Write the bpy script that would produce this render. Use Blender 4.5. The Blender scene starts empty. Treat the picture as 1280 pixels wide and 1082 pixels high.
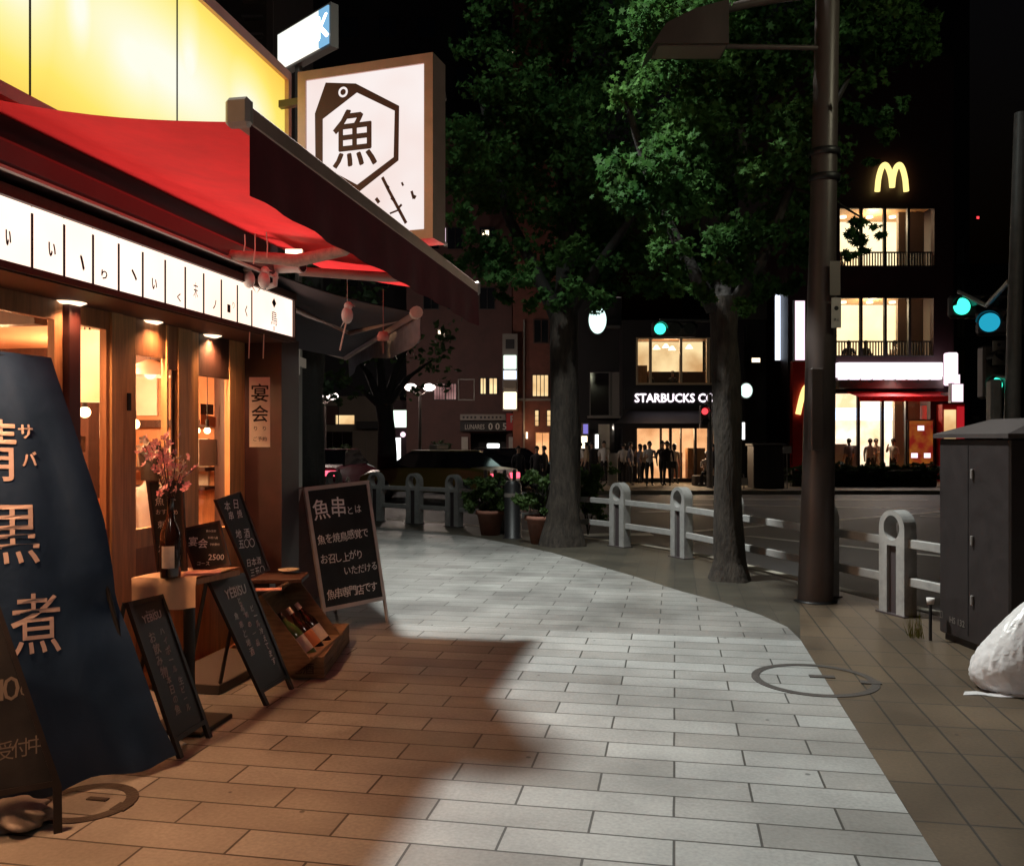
import bpy, math, random
from mathutils import Vector, Matrix
random.seed(7)
SC = bpy.context.scene
COL = SC.collection
R = math.radians
PI = math.pi
# ------------------------------------------------------------------ camera
F = 1100.0; HZ = 548.0; CX = 640.0; EYE = 1.5
YAW = R(10.5); CA, SA = math.cos(YAW), math.sin(YAW)
cd = bpy.data.cameras.new('camera'); cam = bpy.data.objects.new('camera', cd); COL.objects.link(cam)
cam.location = (0, 0, EYE); cam.rotation_euler = (R(90), 0, YAW)
cd.sensor_width = 36; cd.lens = F/1280*36; cd.shift_y = (HZ-541)/1280; cd.clip_end = 2000; cd.clip_start = .05
SC.camera = cam
# ------------------------------------------------------------------ night sky and exposure
w = bpy.data.worlds.new("World"); SC.world = w; w.use_nodes = True
nt = w.node_tree; bg = nt.nodes['Background']
sky = nt.nodes.new('ShaderNodeTexSky'); sky.sky_type = 'NISHITA'; sky.sun_disc = False
sky.sun_elevation = R(-4); sky.sun_rotation = R(200)
nt.links.new(sky.outputs[0], bg.inputs[0]); bg.inputs[1].default_value = 0.12
SC.view_settings.view_transform = 'Standard'; SC.view_settings.look = 'None'
SC.view_settings.exposure = 0; SC.view_settings.gamma = 1
SC.cycles.use_denoising = True
SC.cycles.max_bounces = 6; SC.cycles.transparent_max_bounces = 12
SC.cycles.sample_clamp_indirect = 3; SC.cycles.caustics_reflective = False; SC.cycles.caustics_refractive = False

def lamp(name, kind, loc, power, color, radius=.1, aim=None, cone=120, blend=.5, parent=None, size=None):
    d = bpy.data.lights.new(name, kind); d.energy = power; d.color = color
    if kind in ('POINT', 'SPOT'): d.shadow_soft_size = radius
    if kind == 'SPOT': d.spot_size = R(cone); d.spot_blend = blend
    o = bpy.data.objects.new(name, d); COL.objects.link(o)
    M = Matrix.Translation(loc)
    if aim is not None:
        M = M @ (Vector(aim)-Vector(loc)).to_track_quat('-Z', 'Y').to_matrix().to_4x4()
    if parent is not None:
        o.parent = parent; o.matrix_basis = MATS[parent.name].inverted() @ M
    else: o.matrix_basis = M
    return o

# ------------------------------------------------------------------ geometry helpers
def cf(px, py, D):                    # point seen at (px,py) at depth D
    u = (px-CX)/F
    return Vector((D*(CA*u-SA), D*(SA*u+CA), EYE+D*(HZ-py)/F))
def gr(px, py, z=0.0):                # point on a level ground z
    return cf(px, py, F*(EYE-z)/(py-HZ))
def wx(px, py, X):                    # point on the plane x = X
    u = (px-CX)/F
    return cf(px, py, X/(CA*u-SA))
def pln(px, py, o, n):                # point on any plane
    d = cf(px, py, 1)-Vector((0, 0, EYE)); e = Vector((0, 0, EYE))
    return e + d*((o-e).dot(n)/d.dot(n))
def frame(o, r, u):
    r = Vector(r).normalized(); u = Vector(u); n = r.cross(u).normalized(); u = n.cross(r)
    return Matrix(((r.x, u.x, n.x, o[0]), (r.y, u.y, n.y, o[1]), (r.z, u.z, n.z, o[2]), (0, 0, 0, 1)))
def rz(a, loc=(0, 0, 0)): return Matrix.Translation(loc) @ Matrix.Rotation(a, 4, 'Z')
CAMF = rz(YAW)                         # x right, y away, z up
MATS = {}

class MB:
    def __init__(s, M=None): s.v = []; s.f = []; s.m = []; s.M = M or Matrix.Identity(4); s.sm = []
    def add(s, vs, fs, mi=0, sm=False):
        b = len(s.v); s.v += [tuple(s.M @ Vector(p)) for p in vs]
        for f in fs: s.f.append(tuple(b+i for i in f)); s.m.append(mi); s.sm.append(sm)
        return s
    def box(s, x0, x1, y0, y1, z0, z1, mi=0, bev=0.0):
        if x0 > x1: x0, x1 = x1, x0
        if y0 > y1: y0, y1 = y1, y0
        if z0 > z1: z0, z1 = z1, z0
        if bev <= 0:
            vs = [(x, y, z) for z in (z0, z1) for y in (y0, y1) for x in (x0, x1)]
            return s.add(vs, [(0, 2, 3, 1), (4, 5, 7, 6), (0, 1, 5, 4), (2, 6, 7, 3), (0, 4, 6, 2), (1, 3, 7, 5)], mi)
        b = bev; vs = []; q = [(x0+b, y0), (x1-b, y0), (x1, y0+b), (x1, y1-b), (x1-b, y1), (x0+b, y1), (x0, y1-b), (x0, y0+b)]
        qi = [(x0+b, y0+b), (x1-b, y0+b), (x1-b, y0+b), (x1-b, y1-b), (x1-b, y1-b), (x0+b, y1-b), (x0+b, y1-b), (x0+b, y0+b)]
        vs = [(x, y, z0) for x, y in qi]+[(x, y, z0+b) for x, y in q]+[(x, y, z1-b) for x, y in q]+[(x, y, z1) for x, y in qi]
        fs = [tuple(reversed(range(8))), tuple(range(24, 32))]
        for k in range(3):
            for i in range(8):
                j = (i+1) % 8; fs.append((k*8+i, k*8+j, k*8+8+j, k*8+8+i))
        return s.add(vs, fs, mi)
    def tube(s, pts, r, n=8, mi=0, cap=True, sm=True):
        pts = [Vector(p) for p in pts]; rs = r if isinstance(r, (list, tuple)) else [r]*len(pts)
        vs = []; up = None
        for i, p in enumerate(pts):
            t = (pts[min(i+1, len(pts)-1)]-pts[max(i-1, 0)])
            if t.length < 1e-9: t = Vector((0, 0, 1))
            t.normalize()
            if up is None:
                a = Vector((0, 0, 1)) if abs(t.z) < .9 else Vector((1, 0, 0)); up = t.cross(a).normalized()
            else:
                up = (up-t*up.dot(t)).normalized()
            b = t.cross(up)
            for k in range(n):
                q = 2*PI*k/n; vs.append(p+(up*math.cos(q)+b*math.sin(q))*rs[i])
        fs = []
        for i in range(len(pts)-1):
            for k in range(n):
                j = (k+1) % n; fs.append((i*n+k, i*n+j, i*n+n+j, i*n+n+k))
        s.add(vs, fs, mi, sm)
        if cap:
            s.add(vs[:n], [tuple(reversed(range(n)))], mi); s.add(vs[-n:], [tuple(range(n))], mi)
        return s
    def lathe(s, o, prof, n=20, mi=0, sm=True, ax=None):     # prof: (r,z) list
        A = ax or Matrix.Identity(3); o = Vector(o); vs = []
        for r_, z in prof:
            for k in range(n): vs.append(o+A @ Vector((r_*math.cos(2*PI*k/n), r_*math.sin(2*PI*k/n), z)))
        fs = [(i*n+k, i*n+(k+1) % n, i*n+n+(k+1) % n, i*n+n+k) for i in range(len(prof)-1) for k in range(n)]
        return s.add(vs, fs, mi, sm)
    def ball(s, c, r, mi=0, n=12, m=8, sc=(1, 1, 1)):
        prof = []; c = Vector(c); vs = []; fs = []
        for i in range(m+1):
            t = -PI/2+PI*i/m
            for k in range(n):
                q = 2*PI*k/n; vs.append(c+Vector((r*sc[0]*math.cos(t)*math.cos(q), r*sc[1]*math.cos(t)*math.sin(q), r*sc[2]*math.sin(t))))
        for i in range(m):
            for k in range(n): j = (k+1) % n; fs.append((i*n+k, i*n+j, i*n+n+j, i*n+n+k))
        return s.add(vs, fs, mi, True)
    def extr(s, polys, d0, d1, mi=0, F_=None):   # 2D cells in the frame's xy, extruded along its z
        F_ = F_ or Matrix.Identity(4); key = {}; pts = []; cells = []
        for p in polys:
            c = []
            for x, y in p:
                k = (round(x, 5), round(y, 5))
                if k not in key: key[k] = len(pts); pts.append(k)
                if not c or c[-1] != key[k]: c.append(key[k])
            if c[0] == c[-1]: c.pop()
            area = sum(pts[c[i]][0]*pts[c[(i+1) % len(c)]][1]-pts[c[(i+1) % len(c)]][0]*pts[c[i]][1] for i in range(len(c)))
            cells.append(c if area > 0 else c[::-1])
        n = len(pts); vs = [F_ @ Vector((x, y, d0)) for x, y in pts]+[F_ @ Vector((x, y, d1)) for x, y in pts]
        ed = set(); fs = []
        for c in cells:
            fs.append(tuple(n+i for i in c)); fs.append(tuple(reversed(c)))
            for i in range(len(c)): ed.add((c[i], c[(i+1) % len(c)]))
        for a, b in ed:
            if (b, a) not in ed: fs.append((a, b, n+b, n+a))
        return s.add(vs, fs, mi)
    def quad(s, a, b, c, d, mi=0): return s.add([a, b, c, d], [(0, 1, 2, 3)], mi)
    def slab(s, q, t, mi=0):                     # quad given thickness t along its normal
        q = [Vector(p) for p in q]; n = (q[1]-q[0]).cross(q[3]-q[0]).normalized()*t
        return s.add(q+[p-n for p in q], [(0, 1, 2, 3), (7, 6, 5, 4), (0, 4, 5, 1), (1, 5, 6, 2), (2, 6, 7, 3), (3, 7, 4, 0)], mi)
    def build(s, name, mats, parent=None, local=False):
        me = bpy.data.meshes.new(name); vs = s.v
        if parent is not None and not local:
            I = MATS[parent.name].inverted(); vs = [tuple(I @ Vector(p)) for p in vs]
        me.from_pydata(vs, [], s.f); me.update()
        if not isinstance(mats, (list, tuple)): mats = [mats]
        for m_ in mats: me.materials.append(m_)
        me.polygons.foreach_set('material_index', s.m); me.polygons.foreach_set('use_smooth', s.sm)
        o = bpy.data.objects.new(name, me); COL.objects.link(o)
        if parent is not None: o.parent = parent; MATS[o.name] = MATS[parent.name]
        else: MATS[o.name] = Matrix.Identity(4)
        return o

def thing(name, label, cat, loc, rot=0.0, group=None):
    o = bpy.data.objects.new(name, None); COL.objects.link(o); o.empty_display_size = .2
    o.location = loc; o.rotation_euler = (0, 0, rot)
    MATS[o.name] = rz(rot, loc); o['label'] = label; o['category'] = cat
    if group: o['group'] = group
    return o
def tag(o, label=None, cat=None, group=None, kind=None):
    if label: o['label'] = label
    if cat: o['category'] = cat
    if group: o['group'] = group
    if kind: o['kind'] = kind
    return o
def dup(root, loc, rot, label=None, group=None):
    r = root.copy(); COL.objects.link(r); r.location = loc; r.rotation_euler = (0, 0, rot); MATS[r.name] = rz(rot, loc)
    if label: r['label'] = label
    if group: r['group'] = group
    for ch in list(root.children):
        c = ch.copy(); COL.objects.link(c); c.parent = r
        for g in ch.children: d = g.copy(); COL.objects.link(d); d.parent = c
    return r

# ------------------------------------------------------------------ materials
def mat(name, col, rough=.6, metal=0.0, var=0.0, scale=6.0, bump=0.0, bscale=None, spec=None, col2=None, sheen=0, stretch=None):
    m = bpy.data.materials.new(name); m.use_nodes = True; t = m.node_tree; b = t.nodes['Principled BSDF']
    b.inputs['Base Color'].default_value = (*col, 1); b.inputs['Roughness'].default_value = rough; b.inputs['Metallic'].default_value = metal
    if spec is not None: b.inputs['Specular IOR Level'].default_value = spec
    if sheen: b.inputs['Sheen Weight'].default_value = sheen
    if var or bump or col2:
        tc = t.nodes.new('ShaderNodeTexCoord'); mp = t.nodes.new('ShaderNodeMapping'); t.links.new(tc.outputs['Object'], mp.inputs[0])
        if stretch: mp.inputs['Scale'].default_value = stretch
        n = t.nodes.new('ShaderNodeTexNoise'); n.inputs['Scale'].default_value = scale; n.inputs['Detail'].default_value = 6; n.inputs['Roughness'].default_value = .65
        t.links.new(mp.outputs[0], n.inputs['Vector'])
        r = t.nodes.new('ShaderNodeValToRGB'); r.color_ramp.elements[0].position = .32; r.color_ramp.elements[1].position = .68
        c2 = col2 or tuple(min(1, c*(1+var)) for c in col); c1 = col if col2 else tuple(c*(1-var) for c in col)
        r.color_ramp.elements[0].color = (*c1, 1); r.color_ramp.elements[1].color = (*c2, 1)
        t.links.new(n.outputs[0], r.inputs[0]); t.links.new(r.outputs[0], b.inputs['Base Color'])
        mr = t.nodes.new('ShaderNodeMapRange'); mr.inputs[3].default_value = max(.05, rough-.12); mr.inputs[4].default_value = min(1, rough+.12)
        t.links.new(n.outputs[0], mr.inputs[0]); t.links.new(mr.outputs[0], b.inputs['Roughness'])
        if bump:
            n2 = t.nodes.new('ShaderNodeTexNoise'); n2.inputs['Scale'].default_value = bscale or scale*5; n2.inputs['Detail'].default_value = 5
            t.links.new(mp.outputs[0], n2.inputs['Vector'])
            bp = t.nodes.new('ShaderNodeBump'); bp.inputs['Strength'].default_value = bump; bp.inputs['Distance'].default_value = .02
            t.links.new(n2.outputs[0], bp.inputs['Height']); t.links.new(bp.outputs[0], b.inputs['Normal'])
    return m
def em(name, col, st=1.0, var=0.0, scale=2.0, col2=None):
    m = bpy.data.materials.new(name); m.use_nodes = True; t = m.node_tree
    t.nodes.remove(t.nodes['Principled BSDF']); e = t.nodes.new('ShaderNodeEmission'); e.inputs[0].default_value = (*col, 1); e.inputs[1].default_value = st
    t.links.new(e.outputs[0], t.nodes['Material Output'].inputs[0])
    if var or col2:
        tc = t.nodes.new('ShaderNodeTexCoord'); n = t.nodes.new('ShaderNodeTexNoise'); n.inputs['Scale'].default_value = scale; n.inputs['Detail'].default_value = 3
        t.links.new(tc.outputs['Object'], n.inputs['Vector'])
        r = t.nodes.new('ShaderNodeValToRGB'); r.color_ramp.elements[0].position = .36; r.color_ramp.elements[1].position = .62
        c2 = col2 or tuple(c*(1-var) for c in col)
        r.color_ramp.elements[0].color = (*c2, 1); r.color_ramp.elements[1].color = (*col, 1)
        t.links.new(n.outputs[0], r.inputs[0]); t.links.new(r.outputs[0], e.inputs[0])
    return m
def glass(name, tint=(1, 1, 1), refl=.08):
    m = bpy.data.materials.new(name); m.use_nodes = True; t = m.node_tree; t.nodes.remove(t.nodes['Principled BSDF'])
    a = t.nodes.new('ShaderNodeBsdfTransparent'); a.inputs[0].default_value = (*tint, 1)
    g = t.nodes.new('ShaderNodeBsdfGlossy'); g.inputs['Roughness'].default_value = .03
    x = t.nodes.new('ShaderNodeMixShader'); x.inputs[0].default_value = refl
    t.links.new(a.outputs[0], x.inputs[1]); t.links.new(g.outputs[0], x.inputs[2]); t.links.new(x.outputs[0], t.nodes['Material Output'].inputs[0])
    return m
def paving(name, c1, c2, cm, bw, rh, off, shift=(0, 0), swap=False, mortar=.006, stain=.35, rough=.55, bump=.5):
    m = bpy.data.materials.new(name); m.use_nodes = True; t = m.node_tree; L = t.links.new; b = t.nodes['Principled BSDF']
    tc = t.nodes.new('ShaderNodeTexCoord'); mp = t.nodes.new('ShaderNodeMapping'); L(tc.outputs['Object'], mp.inputs[0])
    mp.inputs['Location'].default_value = (shift[0], shift[1], 0)
    vec = mp.outputs[0]
    # the mason's line is never perfectly straight
    wn = t.nodes.new('ShaderNodeTexNoise'); wn.inputs['Scale'].default_value = 2.2; L(vec, wn.inputs['Vector'])
    wm = t.nodes.new('ShaderNodeVectorMath'); wm.operation = 'MULTIPLY_ADD'; wm.inputs[1].default_value = (.008, .008, 0)
    L(wn.outputs['Color'], wm.inputs[0]); L(vec, wm.inputs[2]); vec = wm.outputs[0]
    if swap:
        sp = t.nodes.new('ShaderNodeSeparateXYZ'); cb = t.nodes.new('ShaderNodeCombineXYZ'); L(vec, sp.inputs[0]); L(sp.outputs[1], cb.inputs[0]); L(sp.outputs[0], cb.inputs[1]); vec = cb.outputs[0]
    br = t.nodes.new('ShaderNodeTexBrick'); br.offset = off; br.offset_frequency = 2; br.squash = 1
    br.inputs['Scale'].default_value = 1; br.inputs['Brick Width'].default_value = bw; br.inputs['Row Height'].default_value = rh
    br.inputs['Mortar Size'].default_value = mortar; br.inputs['Mortar Smooth'].default_value = .2; br.inputs['Bias'].default_value = 0
    br.inputs['Color1'].default_value = (*c1, 1); br.inputs['Color2'].default_value = (*c2, 1); br.inputs['Mortar'].default_value = (*cm, 1)
    L(vec, br.inputs['Vector'])
    n = t.nodes.new('ShaderNodeTexNoise'); n.inputs['Scale'].default_value = 1.1; n.inputs['Detail'].default_value = 8; n.inputs['Roughness'].default_value = .6; L(mp.outputs[0], n.inputs['Vector'])
    r = t.nodes.new('ShaderNodeMapRange'); r.inputs[1].default_value = .35; r.inputs[2].default_value = .65; r.inputs[3].default_value = 1-stain; r.inputs[4].default_value = 1.05; L(n.outputs[0], r.inputs[0])
    n2 = t.nodes.new('ShaderNodeTexNoise'); n2.inputs['Scale'].default_value = 60; n2.inputs['Detail'].default_value = 4; L(mp.outputs[0], n2.inputs['Vector'])
    r2 = t.nodes.new('ShaderNodeMapRange'); r2.inputs[1].default_value = .3; r2.inputs[2].default_value = .7; r2.inputs[3].default_value = .86; r2.inputs[4].default_value = 1.1; L(n2.outputs[0], r2.inputs[0])
    # dark gum spots
    vo = t.nodes.new('ShaderNodeTexVoronoi'); vo.inputs['Scale'].default_value = 2.3; L(mp.outputs[0], vo.inputs['Vector'])
    r3 = t.nodes.new('ShaderNodeMapRange'); r3.inputs[1].default_value = .022; r3.inputs[2].default_value = .034; r3.inputs[3].default_value = .35; r3.inputs[4].default_value = 1; L(vo.outputs['Distance'], r3.inputs[0])
    mu = t.nodes.new('ShaderNodeMath'); mu.operation = 'MULTIPLY'; L(r.outputs[0], mu.inputs[0]); L(r2.outputs[0], mu.inputs[1])
    mu2 = t.nodes.new('ShaderNodeMath'); mu2.operation = 'MULTIPLY'; L(mu.outputs[0], mu2.inputs[0]); L(r3.outputs[0], mu2.inputs[1])
    mx = t.nodes.new('ShaderNodeVectorMath'); mx.operation = 'SCALE'; L(br.outputs['Color'], mx.inputs[0]); L(mu2.outputs[0], mx.inputs['Scale'])
    L(mx.outputs[0], b.inputs['Base Color'])
    rr = t.nodes.new('ShaderNodeMapRange'); rr.inputs[3].default_value = rough-.15; rr.inputs[4].default_value = rough+.15; L(n.outputs[0], rr.inputs[0]); L(rr.outputs[0], b.inputs['Roughness'])
    iv = t.nodes.new('ShaderNodeMath'); iv.operation = 'MULTIPLY_ADD'; iv.inputs[1].default_value = -1; L(br.outputs['Fac'], iv.inputs[0]); 
    sc_ = t.nodes.new('ShaderNodeMath'); sc_.operation = 'MULTIPLY'; sc_.inputs[1].default_value = .25; L(n2.outputs[0], sc_.inputs[0]); L(sc_.outputs[0], iv.inputs[2])
    bp = t.nodes.new('ShaderNodeBump'); bp.inputs['Strength'].default_value = bump; bp.inputs['Distance'].default_value = .006; L(iv.outputs[0], bp.inputs['Height']); L(bp.outputs[0], b.inputs['Normal'])
    return m

def translucent(m, f):
    t = m.node_tree; b = t.nodes['Principled BSDF']; tr = t.nodes.new('ShaderNodeBsdfTranslucent'); x = t.nodes.new('ShaderNodeMixShader'); x.inputs[0].default_value = f
    if b.inputs['Base Color'].links: t.links.new(b.inputs['Base Color'].links[0].from_socket, tr.inputs[0])
    else: tr.inputs[0].default_value = b.inputs['Base Color'].default_value
    t.links.new(b.outputs[0], x.inputs[1]); t.links.new(tr.outputs[0], x.inputs[2]); t.links.new(x.outputs[0], t.nodes['Material Output'].inputs[0]); return m
M = {}
M['tileA'] = paving('light stone paving', (.39, .395, .385), (.26, .25, .235), (.06, .055, .05), .64, .205, .5, shift=(0.0, -.07), mortar=.0055, stain=.36)
M['tileB'] = paving('brown stone paving', (.115, .078, .046), (.088, .060, .037), (.03, .024, .018), .41, .21, 0, shift=(-.92, 0), swap=True, mortar=.006, stain=.4)
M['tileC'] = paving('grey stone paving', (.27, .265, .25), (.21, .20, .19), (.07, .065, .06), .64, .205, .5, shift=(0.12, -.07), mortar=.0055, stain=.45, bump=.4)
M['tileD'] = paving('dark kerbside paving', (.062, .052, .036), (.05, .043, .031), (.03, .026, .022), .21, .21, .0, mortar=.004, stain=.45, bump=.3)
M['far_pave'] = mat('far pavement concrete', (.24, .2, .15), .7, var=.2, scale=.8)
M['asphalt'] = mat('asphalt', (.035, .033, .034), .65, var=.25, scale=.6, bump=.4, bscale=80)
M['kerb'] = mat('kerb concrete', (.3, .27, .22), .75, var=.25, scale=3)
M['paint'] = mat('road paint', (.7, .68, .62), .6, var=.15, scale=9)
M['red_fab'] = mat('red awning canvas', (.80, .035, .035), .8, var=.12, scale=3, bump=.1)
M['dark_fab'] = mat('dark maroon canvas', (.17, .024, .034), .85, var=.2, scale=4, bump=.1)
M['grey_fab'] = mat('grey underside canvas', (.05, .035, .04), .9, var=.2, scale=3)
M['pale_fab'] = mat('pale awning valance', (.42, .42, .46), .85, var=.2, scale=12)
M['alu'] = mat('painted aluminium', (.62, .42, .37), .45, .3, var=.1)
M['mauve'] = mat('mauve painted steel', (.14, .075, .08), .5, .1, var=.15)
M['tape'] = mat('cloth bandage tape', (.55, .42, .36), .9, var=.25, scale=25, bump=.4)
M['wood_dk'] = mat('dark stained timber', (.06, .025, .018), .55, var=.3, scale=4, stretch=(8, 8, 1), bump=.15)
M['wood_red'] = mat('dark red painted timber', (.06, .014, .014), .5, var=.25, scale=4, stretch=(8, 8, 1))
M['wood_lt'] = mat('honey pine timber', (.66, .36, .16), .5, var=.25, scale=3, stretch=(10, 10, .8), bump=.1)
M['wood_md'] = mat('brown pine timber', (.42, .19, .085), .55, var=.3, scale=3, stretch=(10, 10, .8), bump=.1)
M['plaster'] = mat('orange plaster', (.62, .30, .16), .85, var=.12, scale=2)
M['crate'] = mat('weathered crate timber', (.24, .15, .085), .8, var=.35, scale=6, stretch=(1, 1, 8), bump=.3)
M['board'] = mat('blackboard slate', (.018, .017, .018), .45, var=.5, scale=5)
M['chalk'] = mat('white chalk', (.97, .95, .92), .9)
M['chalk_dim'] = mat('rubbed chalk', (.60, .56, .54), .9)
M['chalk_y'] = mat('yellow chalk', (.55, .5, .28), .9)
M['navy'] = mat('navy banner cloth', (.010, .032, .085), .45, var=.2, scale=3, bump=.35, bscale=7)
M['cloth_text'] = mat('white banner ink', (.55, .46, .47), .8)
M['black'] = mat('black paint', (.012, .011, .012), .45)
M['blk_wood'] = mat('black stained wood', (.02, .015, .014), .4, var=.3, scale=5)
M['sil'] = mat('brushed silver frame', (.62, .55, .52), .45, .25, var=.1)
M['paper'] = mat('aged paper', (.88, .82, .72), .85, var=.08)
M['ink'] = mat('black ink', (.02, .018, .02), .7)
M['peach'] = mat('peach table cloth', (.88, .60, .40), .85, var=.08, bump=.15, bscale=8)
M['pink'] = mat('pink menu card', (.75, .36, .32), .7)
M['glass_br'] = mat('brown sake bottle glass', (.03, .012, .008), .08, spec=.8)
M['glass_gr'] = mat('green bottle glass', (.10, .16, .05), .08, spec=.8)
M['lbl_w'] = mat('bottle label paper', (.78, .68, .6), .7, var=.1, scale=30)
M['lbl_o'] = mat('orange bottle label', (.75, .28, .12), .6)
M['flower_p'] = mat('pink blossom', (.95, .30, .36), .7, col2=(.95, .62, .62), scale=20)
M['flower_w'] = mat('white blossom', (.85, .75, .62), .7)
M['porc'] = mat('glazed porcelain', (.45, .38, .3), .25)
M['bird'] = mat('white carved bird', (.88, .82, .78), .6)
M['bark'] = mat('plane tree bark', (.012, .008, .006), .9, col2=(.055, .042, .032), scale=9, bump=.8, bscale=18, stretch=(2, 2, .6))
M['bark_dk'] = mat('dark bark', (.022, .018, .016), .9, var=.3, scale=6, bump=.6)
M['leaf'] = mat('tree leaf', (.014, .055, .016), .85, col2=(.065, .14, .032), scale=1.2, spec=.15)
M['leaf_dk'] = mat('dark evergreen leaf', (.022, .045, .018), .65, col2=(.045, .08, .025), scale=2)
M['shrub'] = mat('shrub leaf', (.05, .1, .025), .6, col2=(.09, .15, .04), scale=5)
M['terra'] = mat('terracotta pot', (.26, .11, .075), .8, var=.2, scale=6)
M['soil'] = mat('soil', (.03, .02, .015), .95)
M['pole'] = mat('brown painted steel pole', (.085, .065, .06), .42, .2, var=.2, scale=3, stretch=(1, 1, .3))
M['pole_gr'] = mat('grey painted steel', (.22, .2, .19), .5, .1, var=.15)
M['rail'] = mat('pale grey cast railing', (.34, .33, .32), .6, var=.18, scale=9, bump=.15)
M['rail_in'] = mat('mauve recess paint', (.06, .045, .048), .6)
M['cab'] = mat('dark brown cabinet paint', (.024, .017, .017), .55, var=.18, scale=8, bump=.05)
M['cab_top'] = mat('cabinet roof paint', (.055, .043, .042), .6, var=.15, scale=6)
M['plastic'] = mat('white polythene', (.90, .88, .89), .28, var=.05, scale=8, bump=.45, bscale=6, stretch=(1, 1, 2.2))
M['sack'] = mat('darker polythene', (.20, .18, .17), .5, var=.3, scale=12, bump=.4, bscale=10)  # darker, mottled version of the polythene, for the leftmost weight bag
M['iron'] = mat('cast iron ring', (.07, .06, .055), .6, .3, var=.3, scale=20, bump=.3)
M['steel_pl'] = mat('sign plate', (.55, .52, .48), .5, var=.1)
M['skin'] = mat('skin', (.45, .26, .18), .6)
M['hair'] = mat('black hair', (.012, .009, .009), .5, var=.3, scale=40)
M['shirt_w'] = mat('white shirt', (.7, .66, .64), .8); M['shirt_d'] = mat('dark shirt', (.03, .025, .03), .8)
M['shirt_b'] = mat('blue grey shirt', (.16, .15, .2), .8); M['shirt_t'] = mat('tan shirt', (.4, .3, .2), .8)
M['trouser'] = mat('dark trousers', (.018, .016, .02), .8); M['trouser_g'] = mat('grey trousers', (.1, .09, .09), .8)
M['shoe'] = mat('shoe leather', (.02, .015, .012), .4)
# building fabrics
M['b_dark'] = mat('dark facade panels', (.055, .03, .035), .7, var=.2, scale=1)
M['b_grey'] = mat('grey facade render', (.10, .085, .08), .8, var=.15, scale=.8)
M['b_pale'] = mat('pale facade render', (.26, .21, .17), .85, var=.12, scale=.8)
M['b_brown'] = mat('brown tiled facade', (.11, .05, .045), .7, var=.2, scale=1.5)
M['b_brick'] = mat('red brick facade', (.16, .055, .04), .8, var=.25, scale=3, bump=.2)
M['b_black'] = mat('near black facade', (.018, .014, .016), .6, var=.2, scale=1)
M['b_mcd'] = mat('dark chocolate facade', (.045, .018, .02), .5, var=.15, scale=1)
M['b_upper'] = mat('tower cladding', (.03, .028, .036), .6, var=.2, scale=.6)
M['mull'] = mat('dark window mullion', (.04, .03, .028), .5)
M['mull_lt'] = mat('light window frame', (.5, .38, .24), .5)
M['dk_glass'] = mat('unlit window glass', (.01, .01, .014), .08, spec=.7)
M['trim'] = mat('grey metal trim', (.22, .19, .17), .5, .2)
M['red_paint'] = mat('red facade panel', (.5, .02, .02), .5, var=.1)
M['box_wh'] = mat('white painted box', (.5, .46, .42), .6, var=.1)
M['pane'] = glass('clear glass')
for k_, f_ in (('leaf', .4), ('leaf_dk', .3), ('shrub', .35), ('red_fab', .35), ('plastic', .3)): translucent(M[k_], f_)
# emitters
E = {}
E['strip'] = em('lit name strip', (1, .78, .66), 1.6, col2=(1, .7, .54), scale=1.2)
E['fish'] = em('lit sign face', (1, .92, .9), .98, col2=(.93, .72, .66), scale=1.0)
E['white'] = em('cool white lamp', (.95, 1, 1), 3.0)
E['warmw'] = em('warm white lamp', (1, .82, .55), 3.0)
E['down'] = em('downlight lens', (1, .72, .48), 2.2)
E['lantern'] = em('paper lantern glow', (1, .68, .30), 2.2, col2=(1, .5, .15), scale=1.5)
E['bulb'] = em('filament bulb', (1, .62, .3), 9.0)
E['win_y'] = em('warm lit room', (1, .74, .38), 1.25, col2=(.6, .34, .14), scale=.7)
E['win_c'] = em('cream lit room', (1, .82, .48), 2.0, col2=(1, .70, .34), scale=.45)
E['win_o'] = em('orange lit room', (1, .54, .25), 1.5, col2=(.6, .26, .1), scale=.8)
E['win_p'] = em('pink lit room', (.8, .45, .42), .5, col2=(.25, .1, .1), scale=1.1)
E['shop_w'] = em('bright shopfront', (1, .88, .68), 1.9, col2=(.8, .55, .3), scale=.9)
E['sb'] = em('round logo sign glow', (.72, 1, .92), 1.5)
E['letters'] = em('lit lettering', (1, .86, .95), 1.8)
E['yel'] = em('yellow neon', (1, .80, .26), 1.5)
E['green'] = em('green signal lens', (.05, .95, .62), 2.2)
E['cyan'] = em('cyan signal lens', (.02, .42, .62), .9)
E['redl'] = em('red signal lens', (1, .05, .06), 2.0)
E['tail'] = em('tail lamp', (1, .10, .16), 2.6)
E['head'] = em('head lamp', (1, .95, .85), 3.0)
E['bluew'] = em('blue white sign', (.72, .82, 1), 2.2)
E['blue'] = em('blue sign glow', (.08, .16, .5), .7)
E['pinkw'] = em('pink white sign', (1, .74, .86), 1.5)
E['grnw'] = em('green white sign', (.82, 1, .86), 1.6)
E['billw'] = em('pale billboard', (1, .97, .85), 1.2, col2=(.85, .9, .85), scale=1.5)
E['poster'] = em('backlit food poster', (.30, .02, .012), .6, col2=(.45, .14, .02), scale=1.8)
E['dimw'] = em('dim lit room', (.10, .05, .04), 1.0)
E['globe'] = em('street globe', (1, .86, .8), 3.5)

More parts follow.
